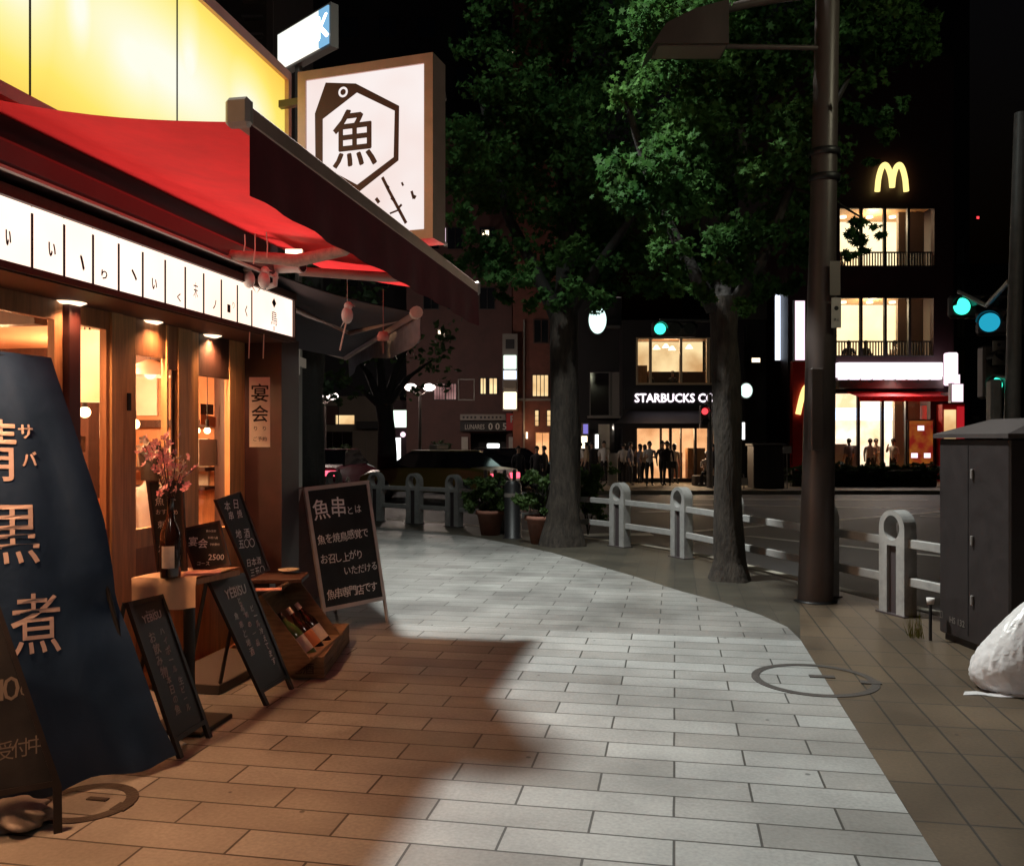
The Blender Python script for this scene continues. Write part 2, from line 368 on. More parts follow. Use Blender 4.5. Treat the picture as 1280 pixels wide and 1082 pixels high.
def board_glow():
    m = bpy.data.materials.new('backlit yellow board'); m.use_nodes = True; t = m.node_tree; L = t.links.new
    t.nodes.remove(t.nodes['Principled BSDF']); e = t.nodes.new('ShaderNodeEmission'); L(e.outputs[0], t.nodes['Material Output'].inputs[0])
    tc = t.nodes.new('ShaderNodeTexCoord'); prev = None
    # the tubes behind the acrylic: each one a soft bright patch
    for (y, z, sy, sz) in HOT:
        mp = t.nodes.new('ShaderNodeMapping'); mp.vector_type = 'TEXTURE'
        mp.inputs['Location'].default_value = (0, y-4.2, z); mp.inputs['Scale'].default_value = (100, sy, sz); L(tc.outputs['Object'], mp.inputs[0])
        g = t.nodes.new('ShaderNodeTexGradient'); g.gradient_type = 'SPHERICAL'; L(mp.outputs[0], g.inputs[0])
        if prev is None: prev = g.outputs['Fac']
        else:
            a = t.nodes.new('ShaderNodeMath'); a.operation = 'MAXIMUM'; L(prev, a.inputs[0]); L(g.outputs['Fac'], a.inputs[1]); prev = a.outputs[0]
    r = t.nodes.new('ShaderNodeValToRGB'); L(prev, r.inputs[0]); cr = r.color_ramp
    cr.elements[0].position = 0; cr.elements[0].color = (.85, .30, .06, 1)
    cr.elements[1].position = .92; cr.elements[1].color = (1, 1, .85, 1)
    for p, c in ((.12, (.96, .34, .05, 1)), (.28, (1, .62, .08, 1)), (.5, (1, .82, .16, 1)), (.7, (1, .93, .42, 1))):
        q = cr.elements.new(p); q.color = c
    L(r.outputs[0], e.inputs[0]); e.inputs[1].default_value = 1.0
    return m

# ------------------------------------------------------------------ lettering
_tc = {}
def glyphs(s, bold=0.0, res=2):
    k = (s, bold, res)
    if k not in _tc:
        cu = bpy.data.curves.new('t', 'FONT'); cu.body = s; cu.size = 1; cu.align_x = 'CENTER'; cu.align_y = 'CENTER'; cu.resolution_u = res
        cu.offset = bold; cu.fill_mode = 'FRONT'
        o = bpy.data.objects.new('t', cu); COL.objects.link(o)
        dg = bpy.context.evaluated_depsgraph_get(); me = bpy.data.meshes.new_from_object(o.evaluated_get(dg))
        vs = [(v.co.x, v.co.y) for v in me.vertices]; fs = [tuple(p.vertices) for p in me.polygons]
        xs = [v[0] for v in vs] or [0]; ys = [v[1] for v in vs] or [0]
        cx, cy = (min(xs)+max(xs))/2, (min(ys)+max(ys))/2
        vs = [(x-cx, y-cy) for x, y in vs]
        _tc[k] = (vs, fs, max(xs)-min(xs), max(ys)-min(ys))
        bpy.data.objects.remove(o); bpy.data.meshes.remove(me); bpy.data.curves.remove(cu)
    return _tc[k]
def put(mb, s, Fr, x, y, h=None, wd=None, rot=0, bold=0.0, d=.002, mi=0, size=None, shear=0):
    vs, fs, gw, gh = glyphs(s)
    if not vs: return
    if bold > 0:      # thicker stroke: the same glyph laid a few times, each a hair apart
        e = bold*(size if size else (h/gh if h else wd/gw))
        for i, (ox, oy) in enumerate(((e, 0), (-e, 0), (0, e), (0, -e))): put(mb, s, Fr, x+ox, y+oy, h, wd, rot, 0, d-.0003*(i+1), mi, size, shear)
    sy = size if size else (h/gh if h else wd/gw); sx = (wd/gw) if wd else sy
    c, sn = math.cos(rot), math.sin(rot); out = []
    for a, b in vs:
        a, b = a*sx, b*sy; a += shear*b
        out.append(Fr @ Vector((x+a*c-b*sn, y+a*sn+b*c, d)))
    mb.add(out, fs, mi)
def hand(mb, s, Fr, x, y, size, step, vert=False, d=.002, bold=-.004, rnd=None, jit=.06):
    rnd = rnd or random
    for i, ch in enumerate(s):
        if ch != ' ':
            px, py = (x, y-i*step) if vert else (x+i*step, y)
            put(mb, ch, Fr, px+rnd.uniform(-.05, .05)*size, py+rnd.uniform(-.06, .06)*size, size=size*rnd.uniform(.9, 1.08), rot=rnd.uniform(-jit, jit), bold=bold, d=d)

# ------------------------------------------------------------------ people
def skin_mesh(nodes, edges, root=0, sub=1):
    me = bpy.data.meshes.new('s'); me.from_pydata([n[0] for n in nodes], edges, []); o = bpy.data.objects.new('s', me); COL.objects.link(o)
    sk = o.modifiers.new('k', 'SKIN'); sk.use_smooth_shade = True
    for i, n in enumerate(nodes):
        sv = me.skin_vertices[0].data[i]; r = n[1]; sv.radius = r if isinstance(r, tuple) else (r, r); sv.use_root = (i == root)
    sb = o.modifiers.new('b', 'SUBSURF'); sb.levels = sub; sb.render_levels = sub
    dg = bpy.context.evaluated_depsgraph_get(); m2 = bpy.data.meshes.new_from_object(o.evaluated_get(dg))
    vs = [tuple(v.co) for v in m2.vertices]; fs = [tuple(p.vertices) for p in m2.polygons]
    bpy.data.objects.remove(o); bpy.data.meshes.remove(m2); return vs, fs
def person(label, loc, face, top='shirt_w', leg='trouser', h=1.68, stride=0.0, arms='down', seated=False, hair='short', group=None, bag=False, turn=0.0):
    k = h/1.7*(.91 if group and 'coffee shop' in group or group and 'pavement' in group else 1); P = {}
    hipz = .47 if seated else .90
    P['pel'] = ((0, 0, hipz), .125); P['waist'] = ((0, .005, hipz+.17), .118); P['chest'] = ((0, .0, hipz+.38), (.15, .125))
    P['neck'] = ((0, -.01, hipz+.555), .05); P['jaw'] = ((0, .015, hipz+.62), .062); P['head'] = ((0, .008, hipz+.69), .085); P['crown'] = ((0, 0, hipz+.745), .07)
    N = list(P); Ed = [('pel', 'waist'), ('waist', 'chest'), ('chest', 'neck'), ('neck', 'jaw'), ('jaw', 'head'), ('head', 'crown')]
    for s, n in ((-1, 'l'), (1, 'r')):
        st = stride*s
        if seated:
            P['hip'+n] = ((.09*s, .05, hipz-.01), .085); P['knee'+n] = ((.11*s, .44, hipz+.03), .06)
            P['ank'+n] = ((.11*s+(.10*s if s > 0 else .14), .52, .10), .042); P['toe'+n] = ((P['ank'+n][0][0], .68, .045), .036)
        else:
            P['hip'+n] = ((.085*s, 0, hipz-.07), .09); P['knee'+n] = ((.10*s, st*.5+.03, .49), .062)
            P['ank'+n] = ((.10*s, st, .10), .042); P['toe'+n] = ((.125*s, st+.17, .04), .036)
        P['sh'+n] = ((.19*s, 0, hipz+.455), .062)
        if arms == 'down': P['el'+n] = ((.235*s, -.02-st*.3, hipz+.19), .044); P['wr'+n] = ((.24*s, .06-st*.5, hipz-.04), .03); P['hd'+n] = ((.235*s, .09-st*.5, hipz-.15), .032)
        elif arms == 'front': P['el'+n] = ((.23*s, .03, hipz+.2), .044); P['wr'+n] = ((.12*s, .24, hipz+.22), .03); P['hd'+n] = ((.05*s, .28, hipz+.26), .034)
        else:   # one hand raised
            if s > 0: P['el'+n] = ((.25*s, .10, hipz+.25), .044); P['wr'+n] = ((.15*s, .15, hipz+.50), .03); P['hd'+n] = ((.12*s, .12, hipz+.6), .032)
            else: P['el'+n] = ((.235*s, -.02, hipz+.19), .044); P['wr'+n] = ((.24*s, .06, hipz-.04), .03); P['hd'+n] = ((.235*s, .09, hipz-.15), .032)
        Ed += [('pel', 'hip'+n), ('hip'+n, 'knee'+n), ('knee'+n, 'ank'+n), ('ank'+n, 'toe'+n), ('chest', 'sh'+n), ('sh'+n, 'el'+n), ('el'+n, 'wr'+n), ('wr'+n, 'hd'+n)]
    N = list(P); nodes = [(tuple(c*k for c in P[n][0]), tuple(r*k for r in P[n][1]) if isinstance(P[n][1], tuple) else P[n][1]*k) for n in N]
    vs, fs = skin_mesh(nodes, [(N.index(a), N.index(b)) for a, b in Ed])
    zone = {}
    for a, b in Ed:
        z = 0
        if b in ('neck',): z = 1
        if b in ('jaw', 'head', 'crown'): z = 0
        if b in ('waist', 'chest', 'shl', 'shr', 'ell', 'elr'): z = 1
        if b in ('wrl', 'wrr'): z = 1 if top == 'shirt_d' else 0
        if b[:3] in ('hip', 'kne', 'ank'): z = 2
        if b[:3] == 'toe': z = 3
        zone[(a, b)] = z
    segs = [(Vector(nodes[N.index(a)][0]), Vector(nodes[N.index(b)][0]), z) for (a, b), z in zone.items()]
    mi = []
    for f in fs:
        c = sum((Vector(vs[i]) for i in f), Vector())/len(f); best = 9; bz = 0
        for a, b, z in segs:
            t = max(0, min(1, (c-a).dot(b-a)/max(1e-9, (b-a).length_squared))); d = (c-(a+(b-a)*t)).length
            if d < best: best = d; bz = z
        if bz == 1 and c.z > (hipz+.56)*k: bz = 0
        mi.append(bz)
    root = thing('person', label, 'person', loc, face, group)
    b = MB(); b.v = vs; b.f = fs; b.m = mi; b.sm = [True]*len(fs)
    hc = Vector(((0), .012*k, (hipz+.70)*k))
    b.ball(hc+Vector((0, .098*k, -.01)), .016*k, 0, 6, 4)
    b.build('body', [M['skin'], M[top], M[leg], M['shoe']], root, local=True)
    hb = MB(); r = .112*k
    vs2 = []; n, m = 12, 7
    for i in range(m+1):
        t = PI/2-PI*.62*i/m
        for q in range(n):
            a = 2*PI*q/n; f = 1.0
            lo = -.3 if hair == 'short' else -1.4
            z = math.sin(t); front = math.sin(a) > .35
            if front and z < .35: z = .35
            if not front and hair == 'long' and i >= m-1: z -= .9
            vs2.append(hc+Vector((r*.86*math.cos(t if z > -.3 else .5)*math.cos(a), r*math.cos(t if z > -.3 else .5)*math.sin(a)-.012, r*1.12*z+.012)))
    hb.add(vs2, [(i*n+q, i*n+(q+1) % n, i*n+n+(q+1) % n, i*n+n+q) for i in range(m) for q in range(n)], 0, True)
    hb.build('hair', M['hair'], root, local=True)
    return root
def bag_obj(label, loc, rot, m='black', group=None, s=1.0):
    b = MB(); b.box(-.17*s, .17*s, -.05*s, .05*s, 0, .26*s, 0, .02); b.tube([(-.08*s, 0, .25*s), (-.07*s, 0, .36*s), (.07*s, 0, .36*s), (.08*s, 0, .25*s)], .008*s, 6)
    b.v = [tuple(Vector(p)) for p in b.v]; o = b.build('shoulder_bag', M[m]); o.location = loc; o.rotation_euler = (0, 0, rot); MATS[o.name] = rz(rot, loc)
    return tag(o, label, 'bag', group)

# ==================================================================== GROUND
def roadz(y): return -.12-.18*max(0, min(1, (y-9)/15))
ZF = -.18                      # far pavements
n_ = Vector((.879, .477, 0))
railpts = [Vector((4.9, 2.42, 0)), Vector((3.38, 5.22, 0)), Vector((1.87, 8.0, 0)), Vector((1.40, 8.86, 0)), Vector((.63, 10.29, 0)), Vector((.079, 11.3, 0)), Vector((-.755, 12.3, 0)),
           Vector((-1.75, 13.15, 0)), Vector((-2.75, 13.95, 0)), Vector((-3.7, 14.55, 0)), Vector((-4.52, 14.95, 0)), Vector((-5.35, 15.3, 0)), Vector((-6.3, 15.65, 0))]
kerb = [(8.8, -4.2), (2.12, 8.13), (.33, 11.48), (-.58, 12.55), (-1.6, 13.4), (-2.6, 14.2), (-3.58, 14.82), (-4.4, 15.22), (-5.25, 15.57), (-6.2, 15.93), (-14, 18.2)]
gB = MB(); 
ys = [-60, 9]+[9+15*i/6 for i in range(1, 7)]+[700]
for a, b_ in zip(ys, ys[1:]):
    gB.quad((-700, a, roadz(a)), (700, a, roadz(a)), (700, b_, roadz(b_)), (-700, b_, roadz(b_)))
tag(gB.build('road', M['asphalt']), kind='structure')
# near pavement: light tiles, brown tiles, grey field, dark kerbside band
def sheet(name, pts, z, m, thick=.25):
    b = MB(); n = len(pts); vs = [(x, y, z) for x, y in pts]+[(x, y, z-thick) for x, y in pts]
    b.add(vs, [tuple(range(n))]+[(i, (i+1) % n+0, n+(i+1) % n, n+i)[::-1] for i in range(n)]); return tag(b.build(name, m), kind='structure')
curve = [(.92, 6.86), (.88, 7.3), (.72, 7.75), (.42, 8.3), (.05, 8.83), (-.45, 9.7), (-.99, 10.55), (-1.6, 11.5), (-2.28, 12.3), (-2.95, 13.05), (-3.7, 13.6), (-4.6, 14.15), (-5.6, 14.5), (-7, 15), (-9, 15.6)]
sheet('pavement', [(-9, -5), (.92, -5), (.92, 6.86), (-9, 6.86)], 0, M['tileA'])
sheet('pavement', [(.92, -5), (8.9, -5), (8.8, -4.2), (2.12, 8.13), (1.2, 9.0), (.92, 6.86)], 0, M['tileB'])
sheet('pavement', [(-9, 6.86)]+curve+[(-9, 15.6)], 0, M['tileC'])
sheet('pavement', [(-14, 18.2), (-14, 15.6), (-9, 15.6)]+curve[::-1]+[(1.2, 9.0)]+kerb[1:-1], 0, M['tileD'])
kb = MB()
for (a, b_) in zip(kerb, kerb[1:]):
    a = Vector((*a, 0)); b_ = Vector((*b_, 0)); d = (b_-a).normalized(); nn = Vector((d.y, -d.x, 0))
    L_ = (b_-a).length; k = max(1, int(L_/.6))
    for i in range(k):
        p = a+(b_-a)*(i/k)+d*.003; q = a+(b_-a)*((i+1)/k)-d*.003
        kb.add([p, q, q+nn*.15, p+nn*.15, p+Vector((0, 0, -.3)), q+Vector((0, 0, -.3)), q+nn*.17+Vector((0, 0, -.3)), p+nn*.17+Vector((0, 0, -.3))],
               [(3, 2, 1, 0), (0, 1, 5, 4), (2, 3, 7, 6), (1, 2, 6, 5), (3, 0, 4, 7)])
kb.v = [(x, y, z+.004) for x, y, z in kb.v]
tag(kb.build('kerb', M['kerb']), kind='structure')
# road markings
rm = MB()
def stripe(p, q, wd):
    p = Vector(p); q = Vector(q); d = (q-p); d.z = 0; d.normalize(); s = Vector((d.y, -d.x, 0))*wd/2; n = max(1, int((q-p).length/1.5))
    for i in range(n):
        a = p+(q-p)*(i/n); b2 = p+(q-p)*((i+1)/n); pts = [a-s, b2-s, b2+s, a+s]
        rm.add([(v.x, v.y, roadz(v.y)+.006) for v in pts], [(3, 2, 1, 0)])
def rg(px, py):
    z = -.2
    for _ in range(6): p = gr(px, py, z); z = roadz(p.y)
    return p
for a, b_, wd in (((868, 664), (1260, 632), .2), ((934, 670), (1240, 702), .16), ((780, 629), (1230, 637), .18), ((786, 668), (815, 668), .45), ((815, 692), (842, 693), .5),
                  ((730, 669), (765, 668), .45), ((740, 682), (762, 681), .4), ((800, 640), (850, 639), .35), ((860, 624), (1160, 625), .2), ((1150, 645), (1300, 650), .2), ((1040, 757), (1080, 768), .1), ((1160, 800), (1175, 790), .1)):
    stripe(rg(*a), rg(*b_), wd)
tag(rm.build('road_marking', M['paint']), kind='structure')
# far pavement on camera-aligned frontage
def fquad(x0, x1, d0, d1): return [(v.x, v.y) for v in (CAMF @ Vector(p) for p in ((x0, d0, 0), (x1, d0, 0), (x1, d1, 0), (x0, d1, 0)))]
sheet('pavement', fquad(1.5, 60, 28.6, 90), ZF, M['far_pave'])
sheet('pavement', fquad(-60, 1.5, 33.5, 90), ZF, M['far_pave'])
kb2 = MB(CAMF); kb2.box(1.5, 60, 28.42, 28.6, -.5, ZF+.004); kb2.box(-60, 1.35, 33.32, 33.5, -.5, ZF+.004); kb2.box(1.35, 1.5, 28.42, 33.5, -.5, ZF+.004)
tag(kb2.build('kerb', M['kerb']), kind='structure')
# inspection covers set in the paving
def manhole(c, r, label):
    b = MB(rz(0, (c[0], c[1], 0))); n = 40
    for k, (ra, rb) in enumerate(((r-.05, r),)):
        vs = []
        for i in range(n):
            a = 2*PI*i/n; vs += [(ra*math.cos(a), ra*math.sin(a), .004), (rb*math.cos(a), rb*math.sin(a), .004), (ra*math.cos(a), ra*math.sin(a), -.01), (rb*math.cos(a), rb*math.sin(a), -.01)]
        b.add(vs, [f for i in range(n) for f in ((4*i, 4*i+1, 4*((i+1) % n)+1, 4*((i+1) % n)), (4*i+1, 4*i+3, 4*((i+1) % n)+3, 4*((i+1) % n)+1))])
    b.box(-.02, r*.35, r*.12, r*.26, .0, .006); b.box(r*.7, r*1.02, -.05, .02, .0, .0065)
    return tag(b.build('manhole_cover', M['iron']), label, 'manhole')
g1 = gr(1018, 849); manhole((g1.x, g1.y), .38, 'round iron manhole ring straddling the light and brown paving')
g2 = gr(108, 1003); manhole((g2.x, g2.y), .2, 'small round manhole ring in the tiles beside the navy banner')

# ==================================================================== SHOP
XW = -3.1; XS = -2.75
shop = thing('restaurant_shopfront', 'orange lit timber fish restaurant front with a row of glowing name panels', 'shop', (XW, 4.2, 0))
def yx(px, X=XW): return wx(px, 500, X).y
def zx(px, py, X=XW): return wx(px, py, X).z
def xpoly(cells, x0, x1, mats, name, parent):     # cells in (y,z), extruded along x
    Fr = Matrix(((0, 0, 1, 0), (1, 0, 0, 0), (0, 1, 0, 0), (0, 0, 0, 1))); b = MB(); b.extr(cells, x0, x1, 0, Fr); return b.build(name, mats, parent)
def rc(y0, y1, z0, z1): return [(y0, z0), (y1, z0), (y1, z1), (y0, z1)]
Y0 = 1.0; YC = 6.28; HD = 2.2
# structure round the room
b = MB(); b.box(-7.5, -3.7, Y0, YC, 4.22, 9.0); b.box(-7.5, -2.98, Y0, YC, 2.52, 4.22)
b.build('upper_wall', M['b_dark'], shop)
XYF = Matrix.Identity(4); roomp = [(-6.55, Y0), (XW+.02, Y0), (XW+.02, 6.2), (-3.2, 6.26), (-4.66, 8.68), (-6.55, 8.68)]
b = MB(); b.extr([roomp], 2.30, 2.515); b.build('ceiling', M['plaster'], shop)
b = MB(); b.box(XW-.02, XW+.06, Y0, 6.0, 2.205, 2.30); b.build('lintel', M['wood_dk'], shop)
b = MB(); b.box(-6.7, -6.55, Y0, 8.8, 0, 2.3); b.box(-6.55, -4.7, 8.68, 8.8, 0, 2.3); b.box(-6.55, XW-.1, Y0, Y0+.1, 0, 2.3)
b.build('room_wall', M['plaster'], shop)
b = MB(); b.extr([roomp], 0.0, .03); b.build('room_floor', M['wood_md'], shop)
b = MB(); b.box(-6.53, -4.78, 8.62, 8.67, .03, .95); b.build('wainscot', M['wood_md'], shop)
b = MB(); b.box(-6.53, -4.76, 8.6, 8.67, 1.62, 1.70); b.build('wall_rail', M['wood_dk'], shop)
b = MB(); b.box(-5.2, -5.05, 6.9, 7.05, .03, 2.3); b.build('room_post', M['wood_dk'], shop)
b = MB(); b.box(-6.3, -5.5, 8.64, 8.672, 1.75, 2.2); b.box(-5.4, -4.9, 8.64, 8.672, 1.0, 1.5); b.build('wall_panel', M['paper'], shop)
b = MB(); b.box(-6.0, -3.5, 6.9, 7.0, 2.12, 2.3); b.box(-6.0, -3.4, 4.2, 4.3, 2.12, 2.3); b.build('ceiling_beam', M['wood_dk'], shop)
# outer corner pier
b = MB(); b.box(-3.14, -2.82, 6.0, 6.3, 0, 2.24); b.build('corner_pier', mat('near black maroon pier paint', (.028, .008, .010), .5, var=.3), shop)
b = MB(); b.slab([Vector((-3.16, 6.31, 0)), Vector((-4.75, 8.9, 0)), Vector((-4.75, 8.9, 4.1)), Vector((-3.16, 6.31, 4.1))], .2); b.build('side_wall', M['b_dark'], shop)
# facade
y75, y90, y133, y147, y152 = yx(75), yx(91), yx(133), yx(147), yx(152)
y221 = yx(220)
y165, y205, y235, y242, y250, y290, y305 = yx(166), yx(205), yx(236), yx(243), yx(250), yx(289), 6.0
for ya_, yb__ in ((y75, y90), (1.1, 1.25)): b = MB(); b.box(XW-.06, XW+.05, ya_, yb__, 0, HD, 0, .006); b.build('door_post', M['wood_red'], shop)
b = MB(); b.box(XW-.08, XS+.0, Y0, 6.02, HD+.0, 2.236); b.build('soffit', M['wood_dk'], shop)
def framed(name, ya, yb, z0, z1, fw, gl=True, m='wood_lt', x=XW, head=.1, sill=.1):
    o = xpoly([rc(ya, ya+fw, z0, z1), rc(yb-fw, yb, z0, z1), rc(ya+fw, yb-fw, z1-head, z1), rc(ya+fw, yb-fw, z0, z0+sill)], x-.02, x+.02, M[m], name, shop)
    if gl:
        g = MB(); g.box(x-.004, x+.002, ya+fw, yb-fw, z0+sill, z1-head); g.build('glass_pane', M['pane'], o)
    return o
# left fixed window with low timber panel
w0 = framed('window', y90+.004, y133, .85, HD, .03, m='wood_md')
xpoly([rc(y90+.004, y133, .03, .846)], XW-.02, XW+.015, M['wood_md'], 'timber_panel', shop)
xpoly([rc(y133, y147, .03, HD)], XW-.04, XW+.035, M['wood_lt'], 'door_jamb', shop)
# sliding door
d0 = xpoly([rc(y147+.008, y165, .03, HD), rc(y205, y205+.02, .03, HD), rc(y221, y235, .03, HD),  rc(y205+.02, y221, .03, .9), rc(y165, y205, .86, .97), rc(y165, y205, .03, .12)], XW-.02, XW+.02, M['wood_lt'], 'sliding_door', shop)
g = MB(); g.box(XW-.004, XW+.002, y165, y205, .97, 1.99); g.build('glass_pane', M['pane'], d0)
g = MB(); g.box(XW-.012, XW+.01, y165, y205, .12, .86); g.build('lower_panel', M['wood_md'], d0)
g = MB(); g.box(XW-.014, XW+.012, y165, y221, 1.99, HD); g.box(XW-.016, XW+.010, y205+.02, y221, 1.93, 1.99); g.build('top_panel', M['wood_md'], d0)
g = MB(); g.box(XW+.02, XW+.028, y152+.02, y152+.05, 1.66, 1.76); g.build('door_pull', M['black'], d0)
# second sliding leaf with a tall dark slot
xpoly([rc(y235+.006, y250, .03, HD), rc(y290, y305, .03, HD), rc(y250, y290, .03, .88)], XW-.05, XW-.01, M['wood_lt'], 'window_frame', shop)
g = MB(); g.box(XW-.046, XW-.016, y250, y290, 1.92, HD); g.build('top_panel', M['wood_dk'], shop)
g = MB(); g.box(XW-.05, XW-.008, y235+.0005, y235+.012, .03, HD); g.box(XW-.05, XW-.008, y147+.0005, y147+.007, .03, HD); g.build('shadow_gap', M['black'], shop)
g = MB(); g.box(XW-.035, XW-.03, y250, y290, .88, 1.92); g.build('glass_pane', M['pane'], shop)
g = MB(); g.box(XW-.02, XW-.01, y205+.02, y205+.05, .9, 1.93); g.box(XW-.02, XW-.01, y221-.03, y221, .9, 1.93); g.build('door_slat', M['wood_dk'], d0)
# far left window bay above the banner
framed('window', 2.2, y75-.006, .85, HD, .06, m='wood_md')
xpoly([rc(1.25, y75-.006, .03, .846)], XW-.02, XW+.015, M['wood_md'], 'timber_panel', shop)
xpoly([rc(1.25, 2.196, .85, HD)], XW-.02, XW+.015, M['wood_md'], 'timber_panel', shop)
# downlights in the soffit
for px, py in ((86, 371), (185, 396), (261, 414)):
    c = gr(px, py, 2.236) if py > HZ else cf(px, py, F*(2.23-EYE)/(HZ-py))
    c.z = 2.236; s = MB(); s.lathe((c.x, c.y, 2.205), [(.085, 0), (.092, .03)], 24); fx = s.build('downlight', M['paper'], shop)
    s = MB(); s.lathe((c.x, c.y, 2.2), [(0.0001, -.012), (.06, -.012), (.086, .0), (.09, .012)], 24); s.build('lens', E['down'], fx)
    lamp('downlight_lamp', 'SPOT', (c.x, c.y, 2.17), 150, (1, .48, .22), .06, (c.x-.12, c.y, 0), 140, .8, parent=shop)
for y in (2.0, 3.0):
    s = MB(); s.lathe((-2.92, y, 2.205), [(.085, 0), (.092, .03)], 24); fx = s.build('downlight', M['paper'], shop)
    s = MB(); s.lathe((-2.92, y, 2.2), [(0.0001, -.012), (.06, -.012), (.086, .0), (.09, .012)], 24); s.build('lens', E['down'], fx)
    lamp('downlight_lamp', 'SPOT', (-2.92, y, 2.17), 150, (1, .48, .22), .06, (-3.05, y, 0), 140, .8, parent=shop)
# glowing name panels
ypx = [-60, -12, 41, 81, 117, 149, 179, 207, 232, 255, 277, 297, 315, 366]
zb, zt = 2.238, 2.508
b = MB(); b.box(-3.0, XS-.03, Y0, 6.03, zb+.002, zt+.03); b.build('panel_box', M['wood_dk'], shop)
b = MB(); b.box(XS-.03, XS+.025, Y0, 6.05, zt, zt+.05); b.box(XS-.03, XS+.02, Y0, 6.05, zb-.03, zb); b.box(XS-.03, XS+.02, 6.03, 6.05, zb, zt); b.build('panel_trim', M['wood_dk'], shop)
yy = [Y0, 1.5, 1.95, 2.4]+[yx(p, XS) for p in ypx]
marks = {8: '井', 9: '〃', 10: 'ノ', 14: '寺', 16: '旬', 17: '魚'}
rnd = random.Random(3)
for i in range(len(yy)-1):
    a, c = yy[i], yy[i+1]; y1 = c-.012 if i < len(yy)-2 else 6.03
    p = MB(); p.box(XS-.028, XS, a, y1, zb, zt); po = p.build('name_panel', E['strip'], shop)
    if i: dv_ = MB(); dv_.box(XS-.02, XS+.004, a-.013, a-.001, zb, zt-.03); dv_.build('divider', M['black'], shop)
    fr = frame((XS+.003, (a+c)/2, (zb+zt)/2), (0, 1, 0), (0, 0, 1)); t_ = MB()
    k = rnd.choice(['ヽ', 'ノ', 'り', '丶', 'い', 'く'])
    if i == len(yy)-2:
        put(t_, '◆', fr, 0, .07, h=.07); put(t_, '鳥', fr, 0, -.035, h=.1); put(t_, '居', fr, .0, -.108, h=.03)
    elif i == 12: put(t_, '末', fr, 0, -.01, h=.09, wd=.05)
    elif i == 14: put(t_, '■', fr, -.02, -.06, h=.05, wd=.04); put(t_, 'り', fr, .04, -.03, h=.04)
    else: put(t_, k, fr, rnd.uniform(-.03, .03), rnd.uniform(-.08, -.02), h=rnd.uniform(.035, .07), wd=rnd.uniform(.02, .045), bold=.03)
    t_.build('lettering', M['ink'], po)
# the big yellow light board and its frame
XB = -2.85; zB0, zB1 = 3.03, 4.16; yE = 6.17
HOT = [(wx(100, 10, XB).y, wx(100, 10, XB).z, .42, .75), (wx(237, 80, XB).y, wx(237, 80, XB).z, .5, .8), (wx(310, 140, XB).y, wx(310, 140, XB).z, .95, .7), (2.5, 3.9, .6, .8), (yx(170, XB), 3.55, 1.3, .9), (yx(20, XB), 3.6, .9, .9), (4.6, 3.6, 3.2, 1.0)]
E['board'] = board_glow()
ys_ = [1.0, 1.9, wx(37, 50, XB).y, wx(221, 30, XB).y, yE-.05]
for a, c in zip(ys_, ys_[1:]):
    p = MB(); p.box(XB-.12, XB, a+.004, c-.004, zB0+.0, zB1-.0); p.build('light_board', E['board'], shop)
b = MB(); b.box(XB-.13, XB+.03, 1.0, yE, zB1, zB1+.07); b.box(XB-.13, XB+.03, yE-.05, yE, zB0-.06, zB1); b.box(XB-.13, XB+.02, 1.0, yE-.05, zB0-.06, zB0); b.build('board_frame', M['alu'], shop)
for y in ys_[1:-1]: b = MB(); b.box(XB-.02, XB+.004, y-.005, y+.005, zB0, zB1); b.build('seam_strip', M['black'], shop)
# cornice beam the awning rolls out of
b = MB(); b.box(-2.95, -2.66, 1.0, 5.6, 2.6, 2.72, 0, .02); b.build('awning_cassette', M['mauve'], shop); b = MB(); b.box(-2.68, -2.652, 1.0, 5.6, 2.586, 2.60); b.build('cassette_lip', M['sil'], shop)
# interior
lp = thing('paper_lantern', 'glowing cylindrical paper lantern behind the left restaurant window', 'lantern', (-3.55, 4.62, 1.6))
c = wx(112, 440, -3.45); b = MB(); b.lathe((c.x, c.y, 1.72), [(.10, 0), (.115, .02), (.115, .40), (.10, .42)], 24); b.build('shade', E['lantern'], lp)
b = MB(); b.tube([(c.x, c.y, 2.14), (c.x, c.y, 2.3)], .006); b.build('cord', M['black'], lp)
def bulb(px, py, X, lab, r=.035):
    c = wx(px, py, X); o = thing('bulb_pendant', lab, 'pendant lamp', (c.x, c.y, c.z))
    b = MB(); b.ball(c, r, 0); b.build('bulb', E['bulb'], o)
    b = MB(); b.tube([c+Vector((0, 0, r*.8)), c+Vector((0, 0, r+.07))], .016); b.tube([c+Vector((0, 0, r+.06)), (c.x, c.y, 2.3)], .004, 6); b.build('socket', M['black'], o); return c
bulb(106, 515, -3.6, 'bare filament bulb hanging below the paper lantern')
bulb(168, 530, -4.6, 'bare bulb glowing behind the sliding door glass', .045)
bulb(246, 538, -4.2, 'left globe bulb of the pair in the right window', .03)
bulb(259, 538, -4.2, 'right globe bulb of the pair in the right window', .03)
for p_, pw in (((-4.3, 4.9, 2.1), 120), ((-4.7, 6.4, 2.0), 100), ((-5.4, 7.7, 1.9), 55), ((-4.4, 3.2, 2.1), 80)): lamp('room_light', 'POINT', p_, pw, (1, .55, .26), .12, parent=shop)
c = wx(188, 470, -4.4); o = thing('pendant_lamp', 'wide pale pendant shade hanging behind the sliding door', 'pendant lamp', c); b = MB(); b.lathe(c, [(.24, 0), (.22, .06), (.05, .13), (.02, .14)], 20); b.build('lamp_shade', M['paper'], o); b = MB(); b.tube([c+Vector((0, 0, .13)), Vector((c.x, c.y, 2.3))], .006); b.build('cord', M['black'], o); b = MB(); b.ball(c+Vector((0, 0, .02)), .05); b.build('bulb', E['down'], o)
